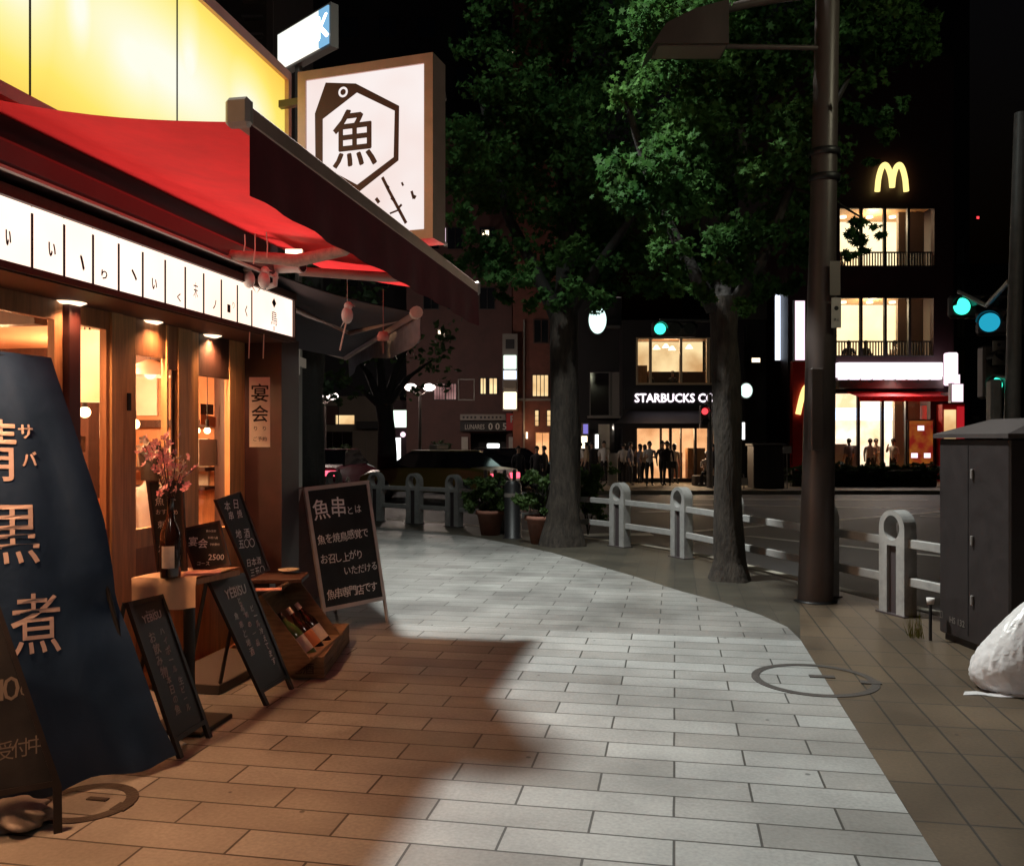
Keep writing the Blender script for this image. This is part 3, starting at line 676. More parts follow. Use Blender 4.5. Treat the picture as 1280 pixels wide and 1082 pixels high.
# counter, back shelves
ct = thing('counter', 'pine counter seen through the restaurant window', 'counter', (-4.4, 4.6, 0))
b = MB(); b.box(-4.7, -3.9, 4.0, 5.3, .03, .80); b.build('counter_base', M['wood_md'], ct); b = MB(); b.box(-4.75, -3.85, 3.95, 5.35, .8, .84); b.box(-4.7, -4.3, 3.95, 4.9, 1.15, 1.19); b.build('counter_top', M['wood_lt'], ct)
sh = thing('wall_shelf', 'dark shelf of small jars on the orange wall indoors', 'shelf', (-5.6, 8.5, 1.0))
b = MB(); b.box(-6.5, -4.8, 8.4, 8.6, 1.16, 1.2); b.box(-6.5, -4.8, 8.4, 8.6, .97, 1.0); b.build('shelf_board', M['wood_dk'], sh)
rnd = random.Random(11)
for i in range(7):
    b = MB(); x = -6.2+i*.2; b.lathe((x, 8.5, 1.2), [(.03, 0), (.035, .02), (.035, .1), (.015, .13), (.015, .18)], 12); b.build('jar', M[rnd.choice(['glass_br', 'porc', 'glass_gr'])], sh)
def card(name, lab, cat, px0, px1, py0, py1, X, m, tilt=0, txt=None, grp=None, th=.004, tm='ink'):
    p = wx((px0+px1)/2, (py0+py1)/2, X); q0 = wx(px0, (py0+py1)/2, X); q1 = wx(px1, (py0+py1)/2, X)
    wd = abs(q1.y-q0.y); hh = abs(wx((px0+px1)/2, py0, X).z-wx((px0+px1)/2, py1, X).z)
    o = MB(); Fr = frame(p, (0, 1, 0), (0, 0, 1)) @ Matrix.Rotation(tilt, 4, 'Z'); o.M = Fr
    o.box(-wd/2, wd/2, -hh/2, hh/2, -th, 0); ob = tag(o.build(name, m), lab, cat, grp)
    if txt:
        t_ = MB(); n = len(txt)
        for i, ch in enumerate(txt): put(t_, ch, Fr, 0, hh*(.5-(i+.5)/n*.9-.03), h=hh/n*.62, d=.001)
        t = t_.build('lettering', M[tm], ob)
    return ob, Fr, wd, hh
card('wall_poster', 'small photo menu pinned above a pale one in the right window', 'poster', 251, 267, 505, 518, -4.4, M['wood_dk'])
card('wall_poster', 'pale slanted menu card pinned in the right window', 'poster', 251, 270, 519, 532, -4.4, M['lbl_o'], -.1)
card('wall_poster', 'large blank cream sheet low in the right window', 'poster', 249, 273, 549, 582, -4.6, M['paper'])
card('wall_poster', 'tall cream notice on the orange wall by the bulb', 'poster', 125, 134, 515, 548, -4.2, M['paper'])
card('wall_poster', 'orange menu sheet low behind the left window', 'poster', 122, 134, 622, 665, -3.6, M['lbl_o'])
card('wooden_plaque', 'carved wooden plaque on the ledge inside the left window', 'plaque', 93, 107, 545, 565, -3.45, M['wood_dk'], 0, '宴会')
pc = wx(190, 640, -3.75)
person('person with dark hair in white shirt sitting behind the sliding door', (pc.x, pc.y, .2), R(60), top='shirt_w', leg='trouser', h=1.66, seated=True, hair='long', arms='front')
b = MB(); b.lathe((pc.x, pc.y, .03), [(.16, 0), (.16, .02), (.03, .03), (.03, .50), (.17, .51), (.17, .55)], 20); tag(b.build('stool', M['wood_dk']), 'round stool under the person behind the door', 'stool')

# ---------------------------------------------------------------- main awning
XA = -1.61; ya, yb = 3.07, 6.93; za = 2.64
aw = thing('awning', 'red canvas awning with dark maroon front valance over the restaurant door', 'awning', (-2.8, 5.0, 2.7))
nx, ny = 10, 14; top = []; 
for j in range(ny+1):
    for i in range(nx+1):
        u = i/nx; v = j/ny; y = ya+(yb-ya)*v; x = -2.86+(XA+2.86)*u; z = 2.90+(za+.05-2.90)*u-.035*math.sin(PI*u)*(1+.25*math.sin(v*9))
        top.append((x, y, z))
b = MB(); b.add(top, [(j*(nx+1)+i, j*(nx+1)+i+1, (j+1)*(nx+1)+i+1, (j+1)*(nx+1)+i) for j in range(ny) for i in range(nx)], 0, True)
b.build('canopy', M['red_fab'], aw)
b = MB(); b.tube([(XA, ya, za+.07), (XA, yb, za+.07)], .035, 12); b.box(XA-.02, XA+.05, ya, yb, za+.03, za+.11, 0, .01); b.build('front_bar', M['alu'], aw)
b = MB(); b.box(XA-.04, XA+.06, ya-.05, ya, za+.02, za+.13, 0, .015); b.build('end_cap', M['sil'], aw)
b = MB(); b.box(XA-.04, XA+.06, yb, yb+.04, za+.02, za+.13, 0, .015); b.build('end_cap', M['sil'], aw)
b = MB(); vs = []; n = 40
for i in range(n+1):
    y = ya+(yb-ya)*i/n; wv = .012*math.sin(i*1.3)+.008*math.sin(i*.47)
    for k in range(5): z = za+.04-.27*k/4; vs.append((XA+.045+wv*k/4, y, z))
fs = [(i*5+k, i*5+k+1, i*5+5+k+1, i*5+5+k) for i in range(n) for k in range(4)]
b.add(vs, fs, 0, True); b.add([(x-.006, y, z) for x, y, z in vs], [f[::-1] for f in fs], 0, True); b.build('valance', M['dark_fab'], aw)
# folding arms
A0 = wx(285, 300, -2.66); A1 = cf(368, 279, 5.0); el = Vector((XA-.15, 4.9, 2.62))
b = MB(); b.tube([(-2.68, yx(285, -2.68), 2.62), (-2.3, yx(285, -2.68)+.15, 2.60), (-1.95, yx(285, -2.68)+.05, 2.63), (XA, yx(285, -2.68)-.3, 2.69)], [.03, .04, .035, .025], 10); arm = b.build('folding_arm', M['tape'], aw)
b = MB(); p1 = wx(374, 339, -2.5); b.tube([p1, p1+Vector((.5, .25, -.01)), Vector((XA-.02, 6.4, za+.06))], [.03, .035, .03], 10); b.build('folding_arm', M['alu'], aw)
# ---------------------------------------------------------------- second awning round the corner
B_ = cf(520, 388, 6.3); C_ = cf(432, 445, 9.8); B_.z = C_.z = 2.4; dirn = (C_-B_).normalized(); inn = Vector((-dirn.y, dirn.x, 0)); inn = inn if inn.x < 0 else -inn
Wb = B_+inn*1.25+Vector((0, 0, .32)); Wc = C_+inn*1.25+Vector((0, 0, .32))
aw2 = thing('awning', 'dark grey side awning with pale drooping valance round the shop corner', 'awning', (Wb+Wc)/2)
vs = []; nx, ny = 8, 8
for j in range(ny+1):
    for i in range(nx+1):
        u = i/nx; v = j/ny; p = (B_.lerp(C_, v)).lerp(Wb.lerp(Wc, v), u); p.z -= .05*math.sin(PI*u); vs.append(tuple(p))
fs = [(j*(nx+1)+i, j*(nx+1)+i+1, (j+1)*(nx+1)+i+1, (j+1)*(nx+1)+i) for j in range(ny) for i in range(nx)]
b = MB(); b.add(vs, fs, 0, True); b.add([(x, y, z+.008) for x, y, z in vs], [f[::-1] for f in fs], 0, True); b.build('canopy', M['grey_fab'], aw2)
b = MB(); b.tube([B_, C_], .03, 10); b.build('front_bar', M['alu'], aw2)
b = MB(); b.tube([C_, Wc], .025, 8); b.build('side_bar', M['alu'], aw2)
b = MB(); b.tube([B_+Vector((0, 0, -.0))-dirn*.03, B_+dirn*.03], .045, 12); b.build('end_cap', M['paper'], aw2)
m_ = B_.lerp(C_, .42)+inn*.25; b = MB(); b.tube([Wb.lerp(Wc, .1)+Vector((0, 0, -.1)), Wb.lerp(Wc, .12).lerp(m_, .6)+Vector((0, 0, -.03)), m_+Vector((0, 0, .02)), B_.lerp(C_, .12)+Vector((0, 0, .02))], .022, 8); b.build('folding_arm', M['alu'], aw2)
vs = []; n = 24
for i in range(n+1):
    q = i/n; p = B_.lerp(C_, q)-inn*.03; sag = .20+.05*math.sin(q*7)
    for k in range(5): vs.append(tuple(p+Vector((0, 0, .02-sag*k/4))-inn*(.02*math.sin(i*.9)*k/4)))
fs = [(i*5+k, i*5+k+1, i*5+5+k+1, i*5+5+k) for i in range(n) for k in range(4)]
b = MB(); b.add(vs, fs, 0, True); b.add([tuple(Vector(p)-inn*.006) for p in vs], [f[::-1] for f in fs], 0, True); b.build('valance', M['pale_fab'], aw2)
# things hanging from the arms
def string(name, lab, pts, r=.004, m='paper', grp=None): b = MB(); b.tube(pts, r, 5); return tag(b.build(name, M[m]), lab, 'string', grp)
for i, (px, y0_, y1_) in enumerate(((306, 293, 314), (319, 292, 330), (333, 290, 322))):
    a = wx(px, y0_, -2.45); c = wx(px+random.uniform(-3, 3), y1_, -2.45)
    string('hanging_string', ['left', 'middle', 'right'][i]+' loose cord hanging from the taped awning arm', [a, a.lerp(c, .5)+Vector((0, .01, 0)), c])
def birdy(px, py, D, lab, s=1.0, hang=None, flip=1):
    c = cf(px, py, D); o = thing('bird_ornament', lab, 'bird ornament', c)
    b = MB(CAMF_at(c)); k = .035*s
    b.ball((0, 0, 0), k*1.15, 0, 12, 8, (.85, 1, 1.25)); b.ball((flip*k*.2, -k*.1, k*1.5), k*.72, 0, 12, 8); b.add([(flip*k*.8, -.004, k*1.5), (flip*k*.8, .004, k*1.5), (flip*k*1.4, 0, k*1.4), (flip*k*.8, 0, k*1.75)], [(0, 1, 2), (0, 2, 3), (1, 3, 2)])
    b.add([(-flip*k*.4, -.015, -k), (-flip*k*.4, .015, -k), (-flip*k*1.2, 0, -k*2.2), (-flip*k*.3, 0, -k*.4)], [(0, 1, 2), (0, 2, 3), (1, 3, 2)])
    b.build('bird_body', M['bird'], o)
    if hang: q = MB(); q.tube([c+Vector((0, 0, k*2)), Vector((c.x, c.y, hang))], .002, 5); q.build('cord', M['paper'], o)
    return o
def CAMF_at(c): return rz(YAW, c)
birdy(311, 349, 5.7, 'white carved bird, left of the two perched on the name panels', 1.15, flip=-1)
birdy(330, 350, 5.75, 'white carved bird, right of the two perched on the name panels', 1.15)
birdy(434, 394, 6.1, 'white bird with a cord tail hanging under the awning', 1.2, hang=2.62)
c = cf(433, 402, 6.1); string('hanging_string', 'short cream tail ribbon below the hanging white bird', [c, cf(429, 420, 6.1), cf(425, 438, 6.1)], .006)
c = cf(479, 420, 6.2); o = thing('wind_chime', 'small pink glass wind chime hanging under the awning', 'wind chime', c)
b = MB(); b.lathe(c, [(.0001, .035), (.03, .03), (.045, .0), (.04, -.03), (.03, -.035)], 14); b.build('chime_bell', M['pink'], o)
b = MB(); b.tube([c+Vector((0, 0, .03)), Vector((c.x, c.y, 2.55))], .002, 5); b.tube([c, c-Vector((0, 0, .12))], .002, 5); b.build('cord', M['pink'], o)
for (px, py0, py1, tx) in ((318, 415, 448, 0), (334, 415, 448, 1)):
    string('hanging_string', ['left', 'right'][tx]+' thin tassel cord hanging from the end name panel', [wx(px-6+2*tx, py0, -2.74), wx(px-7+2*tx, py1, -2.74)], .004)
# spotlight and security camera bracket at the corner
c = wx(352, 333, -2.62); o = thing('security_camera', 'beige cylindrical security camera with hood at the awning corner', 'camera', c)
b = MB(); ax = Vector((.95, -.2, -.04)).normalized(); b.tube([c-ax*.13, c+ax*.13], .045, 14); b.tube([c+ax*.13, c+ax*.17], .05, 14); b.build('camera_body', M['bird'], o)
b = MB(); b.tube([c+ax*.171, c+ax*.175], .04, 14); b.build('lens', M['black'], o)
b = MB(); b.tube([c-ax*.05-Vector((0, 0, .03)), c-ax*.05-Vector((-.02, .05, .13)), c+Vector((-.25, .05, -.16))], .02, 8); b.build('bracket', M['bird'], o)
c = wx(367, 318, -2.5); o = thing('floodlight', 'small square lit floodlight above the security camera', 'floodlight', c)
b = MB(CAMF_at(c)); b.box(-.06, .06, .01, .06, -.035, .04, 0, .008); b.build('housing', M['bird'], o); b = MB(CAMF_at(c)); b.box(-.055, .055, 0, .009, -.03, .035); b.build('lens', E['warmw'], o)
# vertical paper sign on the pier
ob, Fr, wd, hh = card('paper_banner', 'hanging white paper strip reading 宴会 on the corner pier', 'banner', 311, 337, 471, 558, -2.80, M['paper'])
COL.objects.unlink(ob); bpy.data.objects.remove(ob)
pz0, pz1 = EYE+(HZ-558)*5.95/F, EYE+(HZ-471)*5.95/F; cx_ = cf(325, 515, 5.93)
Fr = frame(cx_, (CA, SA, 0), (.06, 0, 1)); b = MB(Fr); b.box(-.073, .067, -.235, .235, -.003, 0)
pb = tag(b.build('paper_banner', M['paper']), 'hanging white paper strip with 宴会 brushed in black on the corner pier', 'banner')
b = MB(); put(b, '宴', Fr, 0, .13, h=.12, bold=.012); put(b, '会', Fr, 0, -.01, h=.11, bold=.012); put(b, 'り', Fr, -.03, -.11, h=.03); put(b, 'り', Fr, .03, -.11, h=.03); put(b, 'ご予約', Fr, 0, -.18, wd=.09); b.build('lettering', M['ink'], pb)

# ---------------------------------------------------------------- fish sign
oS = cf(372, 200, 6.3); oS.z = 0; eS = cf(541, 200, 5.97); eS.z = 0; rS = (eS-oS).normalized(); WS = (eS-oS).length
zS0, zS1 = 2.86, 4.12; HS = zS1-zS0
FS = frame((oS.x, oS.y, zS0), rS, (0, 0, 1))
fsn = thing('projecting_sign', 'square white lit sign with a hexagonal fish emblem and 魚', 'sign', (oS.x, oS.y, zS0))
fw = .065; b = MB(); b.extr([rc(0, fw, 0, HS), rc(WS-fw, WS, 0, HS), rc(fw, WS-fw, 0, fw), rc(fw, WS-fw, HS-fw, HS)], -.22, 0, 0, FS)
b.M = FS; b.box(fw, WS-fw, fw, HS-fw, -.215, -.2); b.build('sign_frame', M['alu'], fsn)
b = MB(FS); b.box(fw, WS-fw, fw, HS-fw, -.19, -.015); face = b.build('sign_face', E['fish'], fsn)
for z_ in (.15, HS-.2): b = MB(FS); b.box(-.35, -.001, z_, z_+.05, -.12, -.07); b.build('bracket', M['pole'], fsn)
def sp(x, y):
    u = (x-450)/560; yt = 345-65*u; yb_ = 1066-36*u; v = (y-yt)/(yb_-yt); return (fw+u*(WS-2*fw), HS-fw-v*(HS-2*fw))
b = MB()
out = [sp(545, 355), sp(690, 362), sp(893, 468), sp(890, 715), sp(697, 860), sp(495, 755), sp(492, 495)]
inn_ = [sp(695, 403), sp(873, 490), sp(868, 700), sp(697, 822), sp(530, 735), sp(530, 520)]
O = out; I = inn_
b.extr([[O[1], O[2], I[1], I[0]], [O[2], O[3], I[2], I[1]], [O[3], O[4], I[3], I[2]], [O[4], O[5], I[4], I[3]], [O[5], O[6], I[5], I[4]], [O[6], O[0], O[1], I[0], I[5]]], -.014, -.011, 0, FS)
for pth, ww in (([(815, 790), (845, 850), (925, 1000)], .011), ([(785, 885), (800, 905)], .012), ([(800, 960), (815, 985), (830, 985)], .012), ([(905, 815), (912, 830)], .007), ([(950, 855), (960, 890), (968, 875)], .009), ([(845, 840), (835, 828)], .01), ([(870, 895), (858, 882)], .012), ([(890, 940), (850, 955)], .006), ([(885, 935), (905, 915)], .008)):
    pp = [sp(*q) for q in pth]
    for (x0_, y0_), (x1_, y1_) in zip(pp, pp[1:]):
        dx, dy = x1_-x0_, y1_-y0_; L_ = math.hypot(dx, dy); nx_, ny_ = -dy/L_*ww, dx/L_*ww
        b.extr([[(x0_-nx_, y0_-ny_), (x1_-nx_, y1_-ny_), (x1_+nx_, y1_+ny_), (x0_+nx_, y0_+ny_)]], -.014, -.0115, 0, FS)
cx2, cy2 = sp(685, 608); put(b, '魚', FS, cx2, cy2, h=.40, wd=.34, bold=.012, d=-.011)
M['logo'] = mat('maroon vinyl', (.10, .045, .05), .6)
b.build('emblem', M['logo'], face)
ex, ey = sp(630, 400); b = MB(FS)
n = 20; b.extr([[(ex+.022*math.cos(2*PI*i/n), ey+.022*math.sin(2*PI*i/n)), (ex+.037*math.cos(2*PI*i/n), ey+.037*math.sin(2*PI*i/n)), (ex+.037*math.cos(2*PI*(i+1)/n), ey+.037*math.sin(2*PI*(i+1)/n)), (ex+.022*math.cos(2*PI*(i+1)/n), ey+.022*math.sin(2*PI*(i+1)/n))] for i in range(n)], -.010, -.009)
b.build('eye_ring', E['fish'], face)

# ---------------------------------------------------------------- leaning boards
def lean(bl, br, tl, tr, lean_deg, z0=0.0, z1=None):
    A_ = gr(*bl, z0); B2 = gr(*br, z0 if z1 is None else z1); r = (B2-A_); r.z = 0; r.normalize(); nh = Vector((r.y, -r.x, 0))
    L_ = R(lean_deg); u = Vector((0, 0, 1))*math.cos(L_)-nh*math.sin(L_); n = r.cross(u).normalized()
    TL = pln(*tl, A_, n); TR = pln(*tr, A_, n); B2 = pln(*br, A_, n)
    Fr = frame(A_, r, u); I = Fr.inverted(); q = [I @ p for p in (A_, B2, TR, TL)]
    return Fr, [(p.x, p.y) for p in q], [A_, B2, TR, TL]
def plate(Fr, q, fwid, name_f, name_p, root, mf, mp, depth=.02, inset=.006):
    cxq = sum(p[0] for p in q)/4; cyq = sum(p[1] for p in q)/4; w_ = math.hypot(q[1][0]-q[0][0], q[1][1]-q[0][1]); h_ = math.hypot(q[3][0]-q[0][0], q[3][1]-q[0][1])
    ii = [(cxq+(p[0]-cxq)*(1-2*fwid/w_), cyq+(p[1]-cyq)*(1-2*fwid/h_)) for p in q]
    b = MB(); b.extr([[q[k], q[(k+1) % 4], ii[(k+1) % 4], ii[k]] for k in range(4)], -depth, 0, 0, Fr); f = b.build(name_f, mf, root)
    b = MB(); b.extr([ii], -depth+.002, -inset, 0, Fr); p = b.build(name_p, mp, root); return f, p, ii
def aframe(lab, bl, br, tl, tr, ldeg, fb, ft, lines, mf='blk_wood', fwid=.022, logo=True, chalk='chalk', feet=.09, rear=.34):
    Fr, q, W4 = lean(bl, br, tl, tr, ldeg)
    root = thing('menu_board', lab, 'menu board', W4[0])
    ql = [(q[0][0]+(q[3][0]-q[0][0])*.10, q[0][1]+(q[3][1]-q[0][1])*.10), (q[1][0]+(q[2][0]-q[1][0])*.10, q[1][1]+(q[2][1]-q[1][1])*.10), q[2], q[3]]
    f, p, ii = plate(Fr, ql, fwid, 'board_frame', 'chalkboard', root, M[mf], M['board'])
    top = [Fr @ Vector((q[3][0], q[3][1], -.02)), Fr @ Vector((q[2][0], q[2][1], -.02))]; nh = Fr.to_3x3() @ Vector((0, 0, 1)); nh.z = 0; nh.normalize()
    for k in (0, 1):
        b = MB(); x0_, y0_ = q[k]; x1_, y1_ = ql[k]; s = 1 if k == 0 else -1
        b.extr([[(x0_, y0_), (x0_+s*.03, y0_), (x1_+s*.03, y1_), (x1_, y1_)]], -.02, 0, 0, Fr); b.build('front_leg', M[mf], root)
        foot = Vector((top[k].x, top[k].y, 0))-nh*.16+(Fr.to_3x3() @ Vector((s*.02, 0, 0))); b = MB(); b.tube([top[k]+(Fr.to_3x3() @ Vector((s*.02, 0, -.012))), foot+Vector((0, 0, .0))], .012, 4, sm=False); b.build('rear_leg', M[mf], root)
    t_ = MB(); xl, xr = min(i[0] for i in ii), max(i[0] for i in ii); yt_ = max(i[1] for i in ii); yb_ = min(i[1] for i in ii)
    lines(t_, Fr, ii); t_.build('chalk_writing', M[chalk], p)
    return root, Fr, ii
def bi(ii, u, v): # u left-right, v bottom-top inside quad
    a = Vector(ii[0]).lerp(Vector(ii[1]), u); c = Vector(ii[3]).lerp(Vector(ii[2]), u); p = a.lerp(c, v); return p.x, p.y
rnd = random.Random(5)
def beer_lines(cols, top=True):
    def go(t_, Fr, ii):
        w_ = (Vector(ii[2])-Vector(ii[3])).length
        x, y = bi(ii, .5, .93); put(t_, 'Premium', Fr, x, y, wd=w_*.28, d=-.004)
        x, y = bi(ii, .5, .885); put(t_, 'YEBISU', Fr, x, y, wd=w_*.62, bold=.02, d=-.004)
        for u, s, v0, st, sz in cols:
            for i, ch in enumerate(s):
                if ch == ' ': continue
                x, y = bi(ii, u, v0-i*st); put(t_, ch, Fr, x+rnd.uniform(-.006, .006), y, size=sz*.82*rnd.uniform(.85, 1.1), rot=rnd.uniform(-.1, .1), d=-.004, bold=.012)
    return go
aframe('narrow black beer chalkboard beside the navy banner, its writing rubbed faint', (226, 948), (266, 920), (160, 752), (204, 742), 17, 0, 0,
       beer_lines([(.3, 'お飲み物', .74, .09, .07), (.66, 'ハイボール', .76, .075, .055), (.35, '本日の魚', .40, .075, .055), (.7, '生ビール', .36, .07, .05)]), chalk='chalk_dim')
aframe('narrow black beer chalkboard with chalk columns beside the wine crate', (334, 882), (368, 860), (262, 726), (310, 714), 17, 0, 0,
       beer_lines([(.5, 'とりあえず', .80, .035, .05), (.25, '魚串と地酒', .68, .085, .06), (.52, '旬の一品', .66, .09, .055), (.78, 'ビール冷えてます', .70, .075, .055)]))
# board at the very left edge of the picture, in front of the banner
Fr, q, W4 = lean((-95, 1075), (78, 1040), (-150, 770), (-4, 745), 14)
root = thing('menu_board', 'black chalkboard easel reading ご相談受付中 cut by the picture edge', 'menu board', W4[0])
ql = [(q[0][0], q[0][1]+.17), (q[1][0], q[1][1]+.17), q[2], q[3]]
f, p, ii = plate(Fr, ql, .022, 'board_frame', 'chalkboard', root, M['blk_wood'], M['board'])
for k in (0, 1):
    s = 1 if k == 0 else -1; b = MB(); b.extr([[q[k], (q[k][0]+s*.03, q[k][1]), (ql[k][0]+s*.03, ql[k][1]), ql[k]]], -.02, 0, 0, Fr); b.build('front_leg', M['blk_wood'], root)
t_ = MB(); 
for i, ch in enumerate('ご相談受付中'): 
    a = pln(-52+i*19.5, 950-i*4, W4[0], Fr.to_3x3() @ Vector((0, 0, 1))); a = Fr.inverted() @ a; put(t_, ch, Fr, a.x, a.y, h=.068, wd=.055, d=-.004)
for ch, px, py, hh in (('1', 2, 862, .08), ('0', 14, 860, .09), ('0', 30, 862, .04)):
    a = Fr.inverted() @ pln(px, py, W4[0], Fr.to_3x3() @ Vector((0, 0, 1))); put(t_, ch, Fr, a.x, a.y, h=hh, d=-.004)
t_.build('chalk_writing', mat('faint chalk', (.16, .14, .13), .9), p)

# ---------------------------------------------------------------- navy cloth banner
bl = gr(60, 985, .06); br_ = gr(221, 941, .06); r = br_-bl; r.z = 0; r.normalize(); tr_ = wx(62, 445, -2.78)
n = r.cross(tr_-br_).normalized(); 
if n.dot(Vector((0, 0, 1.5))-br_) < 0: n = -n
u = n.cross(r).normalized(); FB = frame(br_, r, u)
IB = FB.inverted(); TRl = IB @ tr_; Wn = 1.25
def bshape(px, py): p = IB @ pln(px, py, br_, FB.to_3x3() @ Vector((0, 0, 1))); return p.x, p.y
# right edge of the cloth from top to bottom
edge = [bshape(*q_) for q_ in ((64, 447), (86, 515), (107, 580), (130, 650), (147, 740), (172, 820), (200, 900), (221, 941))]
bot = [bshape(*q_) for q_ in ((221, 941), (175, 952), (150, 948), (100, 968), (40, 985))]
ban = thing('cloth_banner', 'navy cloth banner with white brushed 鯖黒煮 draped over a tall slanting frame', 'banner', (br_.x, br_.y, 0))
nv, nu = 46, 30; vs = []
def edge_at(t):
    ytop = edge[0][1]; y = ytop*(1-t)
    for (x0_, y0_), (x1_, y1_) in zip(edge, edge[1:]):
        if y0_ >= y >= y1_: return x0_+(x1_-x0_)*(y0_-y)/max(1e-6, y0_-y1_)
    return edge[-1][0]
def bz(x, t, s):
    z = .014*math.sin(x*9+t*2.2)*t+.004*math.sin(x*23+t*5)*(1-t*.3)+.006*math.exp(-((s-.86+t*.1)/.02)**2)-.006*math.exp(-((s-.93+t*.22)/.025)**2)
    z += .04*math.exp(-((s-.95)/.06)**2)*math.sin(t*5)*.5
    z -= .03*math.exp(-(((t-.62)/.06)**2))*math.exp(-((s-.97)/.12)**2)
    return z
for j in range(nv+1):
    t = j/nv; xr = edge_at(t); y = edge[0][1]*(1-t)
    for i in range(nu+1):
        s = i/nu; x = xr-Wn*(1-s); yy_ = y-.0*(1-s)+.03*math.sin(s*PI)*(t < .05)
        if j == nv: yy_ += .015*math.sin(s*20)-.02
        vs.append(FB @ Vector((x, yy_, bz(x, t, s))))
fs = [(j*(nu+1)+i, (j+1)*(nu+1)+i, (j+1)*(nu+1)+i+1, j*(nu+1)+i+1) for j in range(nv) for i in range(nu)]
b = MB(); b.add(vs, fs, 0, True); nb_ = FB.to_3x3() @ Vector((0, 0, 1)); b.add([p-nb_*.004 for p in vs], [f[::-1] for f in fs], 0, True); cl = b.build('cloth', M['navy'], ban)
# top fold and side return so the banner has body
tl_ = FB @ Vector((edge[0][0]-Wn, edge[0][1], 0)); 
back = -Vector((nb_.x, nb_.y, 0)).normalized()
b = MB(); b.slab([FB @ Vector((edge[0][0]-Wn, edge[0][1], 0)), FB @ Vector((edge[0][0], edge[0][1], 0)), FB @ Vector((edge[0][0], edge[0][1], 0))+back*.16+Vector((0, 0, .02)), tl_+back*.16+Vector((0, 0, .05))], .01); b.build('top_fold', M['black'], ban)
b = MB()
for s_ in (0.02, .98):
    a = FB @ Vector((edge[0][0]-Wn*(1-s_), edge[0][1]-.02, -.02)); b.tube([a, Vector((a.x, a.y, 0))+back*.12], .012, 6)
a1 = FB @ Vector((edge[-1][0]-Wn*.95, .1, -.02)); b.tube([FB @ Vector((edge[0][0]-.02, edge[0][1]-.02, -.02)), FB @ Vector((edge[-1][0]-.1, 0.02, -.03))], .01, 6); b.build('stand', M['black'], ban)
t_ = MB()
def btext(ch, px, py, hh, wd, rot=0, bold=.0, ox=0, oy=0, dz=0):
    if bold:
        for i, (a1_, a2_) in enumerate(((bold, 0), (-bold, 0), (0, bold), (0, -bold))): btext(ch, px, py, hh, wd, rot, 0, a1_*hh, a2_*hh, -.0004*(i+1))
    x, y = bshape(px, py); x += ox; y += oy; gv, gf, gw, gh = glyphs(ch); c, s = math.cos(rot), math.sin(rot); o_ = []
    for a, b2 in gv:
        a *= wd/gw; b2 *= hh/gh; X = x+a*c-b2*s; Y = y+a*s+b2*c; t = 1-Y/edge[0][1]; sx_ = 1-(edge_at(max(0, min(1, t)))-X)/Wn; o_.append(FB @ Vector((X, Y, bz(X, t, sx_)+.0028+dz)))
    t_.add(o_, gf)
btext('鯖', -16, 562, .27, .22, -.05, .004); btext('黒', 15, 668, .25, .21, -.05, .004); btext('煮', 45, 779, .25, .20, -.05, .004)
btext('サ', 31, 540, .06, .055, 0, .03); btext('バ', 36, 574, .06, .055, 0, .03)
t_.build('lettering', M['cloth_text'], cl)

# ---------------------------------------------------------------- table with cloth, bottle, boards on it
tz = .80
Fq = [gr(168, 722, tz), gr(246, 721, tz), gr(300, 709, tz), gr(232, 706, tz)]
tb = thing('table', 'small square table on a black pedestal outside the window', 'table', ((Fq[0]+Fq[2])/2*Vector((1, 1, 0)).x if False else (Fq[0].x+Fq[2].x)/2, (Fq[0].y+Fq[2].y)/2, 0))
A_, B2, C2 = Fq[0], Fq[1], Fq[2]; D2 = A_+(C2-B2); cT = (A_+C2)/2
b = MB(); b.slab([Vector((p.x, p.y, tz-.01)) for p in (A_, B2, C2, D2)], .03); b.build('table_top', M['wood_md'], tb)
b = MB(); b.tube([(cT.x, cT.y, .02), (cT.x, cT.y, tz-.04)], .03, 10); b.box(cT.x-.16, cT.x+.16, cT.y-.16, cT.y+.16, 0, .025, 0, .005); b.build('pedestal', M['black'], tb)
ax_ = (B2-A_); ay_ = (D2-A_); vs = []; nn_ = 14
Fc = MB(); ex_ = .0
def clothpt(u, v):   # u along near edge, v: <0 hangs down at front
    if v >= 0: p = A_+ax_*u+ay_*v; return Vector((p.x, p.y, tz+.003+.002*math.sin(u*9+v*5)))
    nrm = -ay_.normalized(); p = A_+ax_*u+nrm*(.012+.008*math.sin(u*14)*min(1, -v*3)); return Vector((p.x, p.y, tz+.003+v*.16-(.006*math.sin(u*11) if v < -.9 else 0)))
vv = [-1, -.66, -.33, -.02, 0, .33, .66, 1.0]
for v in vv:
    for i in range(nn_+1): vs.append(clothpt(-.02+1.04*i/nn_, v))
Fc.add(vs, [(j*(nn_+1)+i, j*(nn_+1)+i+1, (j+1)*(nn_+1)+i+1, (j+1)*(nn_+1)+i) for j in range(len(vv)-1) for i in range(nn_)], 0, True)
tag(Fc.build('tablecloth', M['peach']), 'peach cloth laid on the table under the sake bottle', 'tablecloth')
c = gr(213, 721, tz+.004)
bt = thing('flower_vase', 'tall brown sake bottle used as a vase for pink blossom', 'vase', c)
b = MB(); b.lathe(c, [(.0001, 0), (.048, .0), (.05, .01), (.05, .20), (.046, .23), (.022, .29), (.016, .32), (.0155, .39), (.018, .392), (.018, .405), (.0001, .405)], 24); b.build('bottle', M['glass_br'], bt)
b = MB(); n = 10; vs = []
for i in range(n+1):
    a = YAW-PI/2-.55+1.3*i/n
    for z in (.05, .16): vs.append(c+Vector((.0508*math.cos(a), .0508*math.sin(a), z)))
b.add(vs, [(2*i, 2*i+2, 2*i+3, 2*i+1) for i in range(n)], 0, True); b.build('bottle_label', M['lbl_w'], bt)
